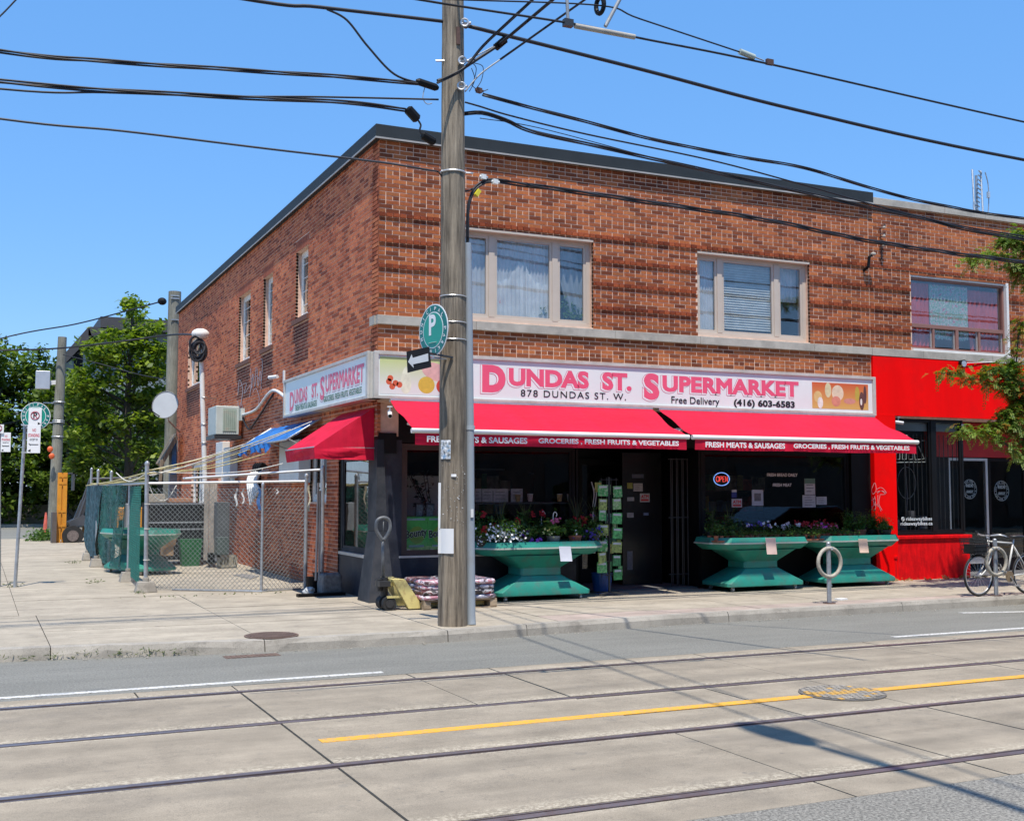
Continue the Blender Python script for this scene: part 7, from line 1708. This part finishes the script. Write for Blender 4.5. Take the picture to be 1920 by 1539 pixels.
# service mast with weatherhead
ym = PX(380,900,XC-.35).y
sm = thing('service_mast','white electrical service mast with curled black cables at its hooded top','mast',(XC-.3,ym,GZ))
a, b = PY(381,1050,ym), PY(377,640,ym); a.z = GZ
MB().tube([a,PY(384,890,ym),b],.06,12).build('pipe', M_white, sm, smooth='auto')
h = PY(376,628,ym); MB().blob(h+V(0,0,.02),.22,.18,.14,14,8).build('hood', M_white, sm, smooth=True)
mb = MB()
for i in range(7):
    c = h+V(-.05+random.uniform(-.12,.12),-.1,-.35+random.uniform(-.1,.1)); mb.ring(c,random.uniform(.18,.3),.03,(random.uniform(-.3,.3),1,random.uniform(-.3,.3)),20,6,sx=.7)
mb.build('cable_loops', M_cable, sm)
for y_ in (745,795,830): c = PY(382,y_,ym); MB().ring(c,.07,.012,(0,0,1),16,6).bar(c,V(XC,ym+.3,c.z),.02).build('clamp', M_steel, sm)
# satellite dish
p = PY(310,759,33.6); vd = (EYE-p).normalized(); dn = (Matrix.Rotation(rad(-25),3,'Z')@vd+V(0,0,.25)).normalized()
sd_ = thing('satellite_dish','large pale grey satellite dish beside the back corner of the store','satellite dish',p)
prof = []+[(r_*.385,-.045+.05*(r_)**2) for r_ in (.2,.4,.6,.8,1.0)]
MB().lathe(p,[(r_,h_) for r_,h_ in prof[::-1]]+[(.05,-.046),(.3,-.05),(.385,-.01)],36,ax=dn).build('reflector', mat('dish_grey',(.42,.44,.46),.6,.05), sd_, smooth='auto'); MB().ring(p+dn*.008,.385,.012,dn,40,6).build('rim', mat('dish_rim',(.2,.21,.22),.6), sd_)
u1 = UZ.cross(dn).normalized(); lo = p-UZ*.8
MB().tube([p-UZ*.36-u1*.1,p+dn*.32-UZ*.22-u1*.3],.015,6).obox(p+dn*.32-UZ*.22-u1*.3,.07,.07,.07).build('feed_arm', M_black, sd_)
MB().tube([p-dn*.06,p-dn*.2-UZ*.4,V(XC-.02,34.6,p.z-.7)],.03,8).build('mount', M_steel, sd_)
# graffiti on the walls: thin painted strokes
def scribble(f, strokes, m, root, w=.03, seed=1, n=None):
    rnd = random.Random(seed); mb = MB()
    for pts in strokes:
        P = spline([V(a,b,0) for a,b in pts],5)
        for a, b in zip(P, P[1:]):
            d = (b-a); 
            if d.length < 1e-5: continue
            s_ = V(-d.y,d.x,0).normalized()*w/2
            mb.add([f(a-s_),f(b-s_),f(b+s_),f(a+s_)],[(0,1,2,3)])
    mb.build('graffiti', m, root)
mg = mat('graffiti_white',(.42,.36,.38),.8,.3,20)
fs_ = lambda p_: PX(p_.x,p_.y,XC-.012)
scribble(fs_, [[(446,740),(449,712),(455,730),(452,755)],[(449,725),(462,718),(458,738),(470,722),(468,745)],[(470,690),(472,730),(474,700),(478,725),(480,688)],[(482,690),(484,725),(488,695),(490,728)],[(470,712),(480,705),(490,715)],[(488,672),(492,680),(489,730)],[(474,735),(480,728),(486,745),(484,760)],[(446,752),(448,770),(452,755),(457,775)]], mg, bld, .9)
mgw = mat('graffiti_pale',(.62,.30,.32),.7,.2,20)
fr2 = lambda p_: PY(p_.x,p_.y,F-.064)
scribble(fr2, [[(1634,918),(1640,905),(1643,918),(1637,926),(1634,918)],[(1643,918),(1650,914),(1656,916),(1662,924),(1654,920),(1643,922)],[(1645,925),(1652,920),(1660,926),(1650,927)],[(1636,932),(1638,945),(1634,955)],[(1640,930),(1642,950),(1638,958)],[(1634,938),(1641,934),(1640,946)],[(1646,928),(1646,950)],[(1650,928),(1648,944),(1654,956)],[(1634,950),(1645,946),(1652,958)]], mgw, nb, .8)
# ================================================================ BACKGROUND LEFT
# modern grey building beyond the trees
mbg = thing('modern_building','modern grey clad building with dark flat roof edges behind the trees','building',(9,72,0))
M_clad = mat('grey_cladding',(.20,.23,.26),.6,.1,1); M_roofd = mat('dark_fascia',(.055,.05,.052),.6,.1)
Yb = 75; q0,q1,q2,q3 = PY(158,700,Yb),PY(196,700,Yb),PY(345,700,Yb),PY(345,600,Yb)
zt1 = PY(200,598,Yb).z; zt2 = PY(160,616,Yb).z
MB().box(q1.x,q2.x+8,Yb,Yb+12,0,zt1-.5).build('wall', M_clad, mbg)
MB().hexa([(q1.x-.4,Yb-1,zt1-.75),(q2.x+9,Yb-1,zt1-.75),(q2.x+9,Yb+12,zt1-.75),(q1.x-.4,Yb+12,zt1-.75)],[(q1.x-.4,Yb-1,zt1),(q2.x+9,Yb-1,zt1),(q2.x+9,Yb+12,zt1),(q1.x-.4,Yb+12,zt1)]).build('roof', M_roofd, mbg)
MB().hexa([(q0.x-3,Yb,0),(q1.x,Yb,0),(q1.x,Yb+10,0),(q0.x-3,Yb+10,0)],[(q0.x-1.6,Yb,zt2-2.6),(q1.x,Yb,zt2-.5),(q1.x,Yb+10,zt2-.5),(q0.x-1.6,Yb+10,zt2-2.6)]).build('wall', mat('pale_cladding',(.34,.38,.41),.6,.08,1), mbg)
MB().hexa([(q0.x-2.6,Yb-1,zt2-4.0),(q0.x+.3,Yb-1,zt2-.55),(q0.x+.3,Yb+10,zt2-.55),(q0.x-2.6,Yb+10,zt2-4.0)],[(q0.x-2.6,Yb-1,zt2-3.5),(q0.x+.1,Yb-1,zt2),(q0.x+.1,Yb+10,zt2),(q0.x-2.6,Yb+10,zt2-3.5)]).box(q0.x+.1,q1.x+.3,Yb-1,Yb+10,zt2-.55,zt2).build('roof', M_roofd, mbg)
for i in range(7): z = 5+i*.95; MB().box(q1.x+3,q2.x+7,Yb-.03,Yb-.001,z,z+.12).build('cladding_joint', M_roofd, mbg)
MB().box(q0.x-.6,q0.x-.1,Yb-.05,Yb,zt2-6,zt2-1.6).build('window', M_black, mbg); MB().cyl((q2.x-4.5,Yb+3,zt1),(q2.x-4.5,Yb+3,zt1+.35),.3).build('roof_vent', M_roofd, mbg)
# old poles
def oldpole(x0,y0,x1,y1,Y,r0,r1,label):
    a, b = PY(x0,y0,Y), PY(x1,y1,Y); a.z = min(a.z, GZ) if y0 > 1000 else GZ
    t = thing('utility_pole',label,'pole',a); MB().tube([a,a.lerp(b,.5),b],[r0,(r0+r1)/2,r1],14).build('pole_shaft', M_pole2, t, smooth='auto'); return t, a, b
p1,a,b = oldpole(99,1012,117,632,41,.20,.14,'leaning pale wooden pole at far left with a white box, behind the yellow forklift')
d1 = lambda y_: a.lerp(b,(1012-y_)/(1012-632))
bxp = PY(80,713,41); MB().box(bxp.x-.22,bxp.x+.22,40.8,41.0,bxp.z-.3,bxp.z+.3).build('meter_box', M_alu, p1, bevel=.02); MB().bar((bxp.x+.2,41,bxp.z-.08),d1(717),.10,.14).build('arm', M_white, p1)
for y_ in (790,793,755,820): c = d1(y_); MB().ring(c,.18,.02,(0,0,1),14,5).build('band', M_steel, p1)
for y_ in (757,794): c = d1(y_); MB().bar(c,c-V(.5,0,0),.04).build('bracket', M_steel, p1)
p2,a2p,b2p = oldpole(318,900,328,547,36.5,.20,.19,'grey-green wooden pole standing beside the back corner of the store')
for y_ in (555,560,600): c = PY(336,y_,36.3); MB().bar(c,c-V(.25,0,0),.03).build('bolt', M_steel, p2)
cable([PY(-200,690,41),PY(20,630,41),PY(140,608,40),PY(230,585,38.5),PY(300,566,37)],.022,'far thin cable rising from the left to the grey-green pole')
t = thing('cable_clamp','black clamp on the far cable next to the grey-green pole','clamp',PY(304,565,37)); MB().blob(PY(304,565,37),.14,.1,.12).build('body', M_black, t)
cable([PY(-200,662,36),PY(0,657,36),PY(110,653,35),PY(220,641,34),PY(320,628,33),PY(372,628,ym)],.024,'long service cable from the far left to the hooded white mast')
cable([PY(118,665,40),PY(180,680,39),PY(260,702,38),PY(318,712,36.8)],.015,'thin faint cable between the two old wooden poles')
# ---- forklift
fk_p = PZ(135,1022,.04); fx, fy_ = fk_p.x, fk_p.y
fl = thing('forklift','orange-yellow forklift with black wheel parked behind the fence','forklift',(fx,fy_,.03)); PP = lambda px,py,dy=0: PY(px,py,fy_+dy)
M_or = mat('forklift_orange',(.66,.27,.02),.5,.1,3,dirt=(.35,.14,.03),dscale=4,damt=.5); M_dg = mat('forklift_dark',(.06,.065,.075),.5)
a, b = PP(106,1018), PP(127,886)
for x in (a.x+.04,b.x-.07): MB().box(x-.06,x+.06,fy_-.1,fy_+.05,a.z,b.z).build('mast_rail', M_or, fl)
MB().box(a.x,b.x-.02,fy_-.06,fy_+.03,a.z+.12,b.z-.02).build('mast_plate', M_or, fl)
for py in (892,905,958,985): c = PP(116,py); MB().box(a.x+.02,b.x-.03,fy_-.115,fy_-.101,c.z-.04,c.z+.03).build('cross_bar', M_or, fl)
c = PP(132,886); MB().box(b.x,b.x+.2,fy_-.1,fy_+.4,c.z-.04,c.z).box(b.x+.14,b.x+.2,fy_-.1,fy_+.4,c.z-.55,c.z).build('overhead_edge', M_dg, fl)
MB().box(a.x-.16,a.x-.03,fy_-.35,fy_+.4,.04,PP(100,960).z).build('fork_carriage', mat('carriage_brown',(.10,.08,.07),.7), fl)
for dy in (-.3,.3): MB().box(PP(22,1020).x,a.x-.1,fy_+dy-.05,fy_+dy+.05,.05,.10).build('fork', mat('fork_steel',(.06,.055,.05),.5), fl)
for dy in (-.15,.9):
    MB().cyl((fx,fy_+dy-.1,.34),(fx,fy_+dy+.12,.34),.31,n=28).build('wheel', M_rubber, fl, smooth='auto'); MB().cyl((fx,fy_+dy-.12,.34),(fx,fy_+dy-.101,.34),.17,n=20).build('wheel_hub', mat('hub_grey',(.16,.13,.12),.6,.4,20), fl)
MB().box(fx+.35,fx+2.0,fy_,fy_+.95,.25,.85).build('body', M_or, fl, bevel=.04); MB().box(fx+1.3,fx+2.2,fy_,fy_+.95,.3,1.2).build('counterweight', M_or, fl, bevel=.06)
MB().prism([(b.x+.05,fy_-.05,.75),(fx+.3,fy_-.05,.98),(fx+.75,fy_-.05,.80),(fx+.75,fy_-.05,.65),(b.x+.1,fy_-.05,.62)],V(0,.9,0)).build('fender', M_dg, fl)
for dy in (0,.85):
    MB().tube([(fx+.15,fy_+dy,.8),(fx+.55,fy_+dy,2.1),(fx+1.9,fy_+dy,2.15),(fx+2.0,fy_+dy,1.2)],.04,8).build('guard_post', M_dg, fl)
MB().obox((fx+.25,fy_+.3,1.1),.22,.3,.65,0,0,.35).build('tilt_cover', M_dg, fl)
for i in range(5): MB().box(fx+.6+i*.3,fx+.66+i*.3,fy_,fy_+.9,2.1,2.15).build('guard_bar', M_dg, fl)
MB().box(fx+.9,fx+1.3,fy_+.25,fy_+.7,.86,1.0).box(fx+1.22,fx+1.32,fy_+.25,fy_+.7,1.0,1.4).build('seat', M_black, fl)
# ---- trees
TL = [leaf_mat('tree_leaf_a',(.045,.085,.012),(.11,.17,.022),(.19,.25,.035),.35,.8), leaf_mat('tree_leaf_b',(.022,.05,.010),(.055,.10,.018),(.11,.17,.03),.3,.5), leaf_mat('tree_leaf_c',(.06,.11,.014),(.15,.21,.028),(.26,.32,.04),.38,.9)]
M_bark = wood_mat('bark',(.05,.042,.034),(.13,.115,.095))
def tree(label, base, h, R, trunk_h, nl, ls, lm, cl=70, shape=1.0, seed=3, top=None, group='trees behind the yard', cat='tree'):
    rs = np.random.default_rng(seed); rn = random.Random(seed); t = thing('leafy_tree', label, cat, base, group); x,y,z = base
    pts = [V(x,y,z-.1),V(x+.1,y,z+trunk_h*.6),V(x-.05,y,z+trunk_h),V(x,y,z+h*.8)]
    mb = MB().tube(pts,[.17*R**.5,.13*R**.5,.1*R**.5,.03],9); C=[]
    zc_ = z+trunk_h+(h-trunk_h)*.45; rz = (h-trunk_h)*.56
    for i in range(cl):
        v = rs.normal(0,1,3); v /= np.linalg.norm(v); r = rs.uniform(.35,1.0)**.5; wd = R*(1-.45*shape*max(0,v[2]*r))
        c = (x+v[0]*r*wd, y+v[1]*r*wd, zc_+v[2]*r*rz); C.append(c)
        if i%4 == 0: s_ = pts[1].lerp(pts[3], min(1,max(.05,(c[2]-z-trunk_h*.6)/(h*.8)))); mb.tube([s_,(s_+V(*c))/2+V(0,0,.15),V(*c)],[.05*R**.5,.03,.012],5)
    if top: C += top
    mb.build('trunk', M_bark, t)
    MB().leaves(C, nl, ls, (R*.13,R*.13,R*.085), up=.6, asp=.62).build('crown', lm, t); return t
G_ = lambda px,Y: PY(px,965,Y).x
tree('dense tree filling the far left edge of the view',(G_(-10,60),60,.2),8.9,3.0,.6,15000,.26,TL[0],90,.5,5)
tree('darker tree between the left edge and the leaning pole',(G_(65,62),62,.2),8.6,2.6,.6,13000,.25,TL[1],80,.6,8)
tree('low broad tree behind the leaning pole',(G_(125,58),58,.2),7.2,2.2,.5,9500,.24,TL[0],60,.8,11)
tree('dark understory tree left of the store corner',(G_(215,60),60,.2),7.0,3.2,.6,11000,.24,TL[1],90,.4,14)
tree('dark bushy tree close to the back corner of the store',(G_(300,56),56,.2),6.6,2.4,.4,8000,.22,TL[1],70,.4,17)
tx = G_(240,44); yT = 44
def mk(px,py,dy=0): p = PY(px,py,yT+dy); return (p.x,p.y,p.z)
tm = thing('leafy_tree','bright green maple with a pointed top in front of the grey building','tree',(tx,yT,.1),'trees behind the yard')
rn = random.Random(4); C = []
for (px,py,w_,h_,n) in ((250,585,9,18,7),(245,628,26,12,9),(205,630,10,6,3),(293,612,8,4,3),(235,660,75,16,20),(195,672,22,8,6),(290,655,24,12,8),(220,700,85,18,22),(150,720,25,14,9),(285,700,28,14,9),(230,745,80,16,20),(160,770,35,16,12),(230,795,85,16,20),(285,780,20,12,6),(150,815,30,14,10),(200,850,70,16,14),(280,840,30,12,7),(180,880,45,8,9)):
    for i in range(n): C.append(mk(px+rn.uniform(-w_,w_),py+rn.uniform(-h_,h_),rn.uniform(-1.6,1.6)))
mb = MB().tube([V(tx,yT,0),V(*mk(242,860)),V(*mk(238,760)),V(*mk(245,680)),V(*mk(250,590))],[.2,.15,.12,.08,.02],9)
for i,c in enumerate(C[::5]): s_ = V(tx,yT,max(1.6,c[2]-1.0)); mb.tube([s_,(s_+V(*c))/2,V(*c)],[.05,.03,.01],5)
mb.build('trunk', M_bark, tm)
MB().leaves(C, 14000, .20, (.20,.30,.13), up=.9, asp=.7).build('crown', TL[2], tm)
# undergrowth and hedge base
mb = MB()
for i in range(60): mb.leaves([(random.uniform(-6,14),random.uniform(62,64),random.uniform(.3,2.2))],90,.3,(.9,.5,.6))
o = mb.build('undergrowth', TL[1], label='dark shrubs and low growth beneath the trees', kind='stuff', cat='undergrowth')
mb = MB()
for i in range(26): mb.leaves([(PY(random.uniform(62,100),1010,40.3).x,40.2+random.uniform(-.5,.5),.1+random.uniform(0,.25))],24,.13,(.16,.16,.1))
mb.build('weeds', leaf_mat('weed_leaf',(.05,.10,.02),(.10,.18,.04)), label='clump of green weeds at the foot of the leaning pole', kind='stuff', cat='weeds')
# orange light / cone scraps on the leaning pole
for i,(px,py) in enumerate(((94,842),(97,855))): p = PY(px,py,40.6); q = thing('orange_tag',('upper','lower')[i]+' orange-red tag fixed to the left side of the leaning pole','tag',p); MB().blob(p,.09,.05,.10).build('tag', mat('tag_orange',(.7,.12,.03),.5), q)
p = PZ(83,1003,.04); q = thing('traffic_marker','small red and white marker beside the leaning pole','marker',p); MB().lathe(PY(85,1002,42.5),[(.10,-.1),(.07,.35),(.03,.75)],12).build('body', mat('marker_red',(.6,.12,.08),.6,.5,6), q)
# shed bits behind the back corner
q = thing('lean_to','small lean-to roof with grey and blue sheets at the back corner of the store','shed',(4.6,34,0))
MB().prism([PY(300,868,34),PY(331,812,34),PY(334,822,34),PY(306,872,34)],V(0,.9,0)).build('roof', M_pole, q); MB().bar(PY(300,905,34),PY(303,862,34),.08).build('post', M_pole, q)
MB().box(PY(318,850,34.5).x,PY(332,850,34.5).x,34.4,34.6,1.5,PY(318,825,34.5).z).build('grey_sheet', M_clad, q); MB().box(PY(322,850,34.3).x,PY(330,850,34.3).x,34.25,34.3,2.2,PY(318,830,34.3).z).build('blue_sheet', M_tarp, q)
# ================================================================ STREET TREE ON THE RIGHT (honey locust)
st = thing('street_tree','feathery street tree reaching in from the right edge with drooping green and rusty leaves','tree',(16.9,13.9,GZ))
Yt = 14.0; T = lambda px,py,dy=0: PY(px,py,Yt+dy)
trunk = [V(16.9,13.9,GZ),V(16.8,13.9,2.2),V(16.7,13.95,4.2),V(16.6,14,6.0)]
mb = MB().tube(trunk,[.13,.11,.08,.05],10)
br_ = [([trunk[1],T(1925,860),T(1860,815),T(1800,808)],'g'),([trunk[1],T(1940,800),T(1900,740),T(1850,715),T(1770,700)],'r'),([trunk[2],T(1925,720),T(1880,690),T(1845,700)],'g'),([trunk[3],T(1925,510),T(1880,480),T(1815,490)],'g'),([trunk[3],T(1940,480),T(1905,455),T(1880,450)],'g'),([trunk[2],T(1950,640),T(1915,610),T(1905,700),T(1910,760)],'r'),([trunk[1],T(1935,840),T(1905,800),T(1880,770)],'g'),([trunk[1],T(1950,790),T(1910,735),T(1895,700),T(1900,680)],'g'),([trunk[3],T(1950,470),T(1915,445),T(1910,440)],'g'),([trunk[1],T(1935,760),T(1910,765),T(1895,790),T(1868,800)],'r'),([trunk[2],T(1960,560),T(1925,520),T(1915,500)],'g')]
fr_g, fr_r = MB(), MB()
def frond(mb, p, d, L_):
    d = d.normalized(); pts = [p+d*L_*k/9-V(0,0,L_*.45*(k/9)**2) for k in range(10)]
    for k in range(1,10):
        a, b = pts[k-1], pts[k]; t = (b-a).normalized(); s_ = t.cross(V(0,0,1)); s_ = s_.normalized() if s_.length > .1 else V(1,0,0); s_ = (s_+V(0,0,random.uniform(-.5,.3))).normalized()
        for sg in (-1,1):
            l = .045*(1-.4*k/10)*random.uniform(.8,1.3); e = (s_*sg+t*.35).normalized(); w_ = t*.011
            mb.add([b-w_,b+e*l*.5-w_*1.3,b+e*l,b+e*l*.5+w_*1.3],[(0,1,2,3)])
random.seed(21)
for pts,k in br_:
    P = spline(pts,8); mb.tube(P,[max(.006,.035*(1-i/len(P))) for i in range(len(P))],6)
    m_ = len(P)
    for i in range(m_//3, m_):
        for j in range(11):
            p = P[i]+V(random.gauss(0,.05),random.gauss(0,.08),random.gauss(0,.05)); d = V(random.gauss(-.3,.7),random.gauss(0,.7),random.gauss(.1,.4))
            tgt = fr_r if (k == 'r' and random.random() < .42) or random.random() < .03 else fr_g
            frond(tgt, p, d, random.uniform(.12,.24))
mb.build('trunk', M_bark, st)
fr_g.build('crown', leaf_mat('locust_green',(.08,.15,.02),(.16,.25,.04),(.26,.34,.07),.4,3), st)
fr_r.build('rusty_foliage', leaf_mat('locust_rusty',(.40,.12,.02),(.30,.22,.04),(.20,.25,.05),.35,3), st, label='orange-tinted leaves')
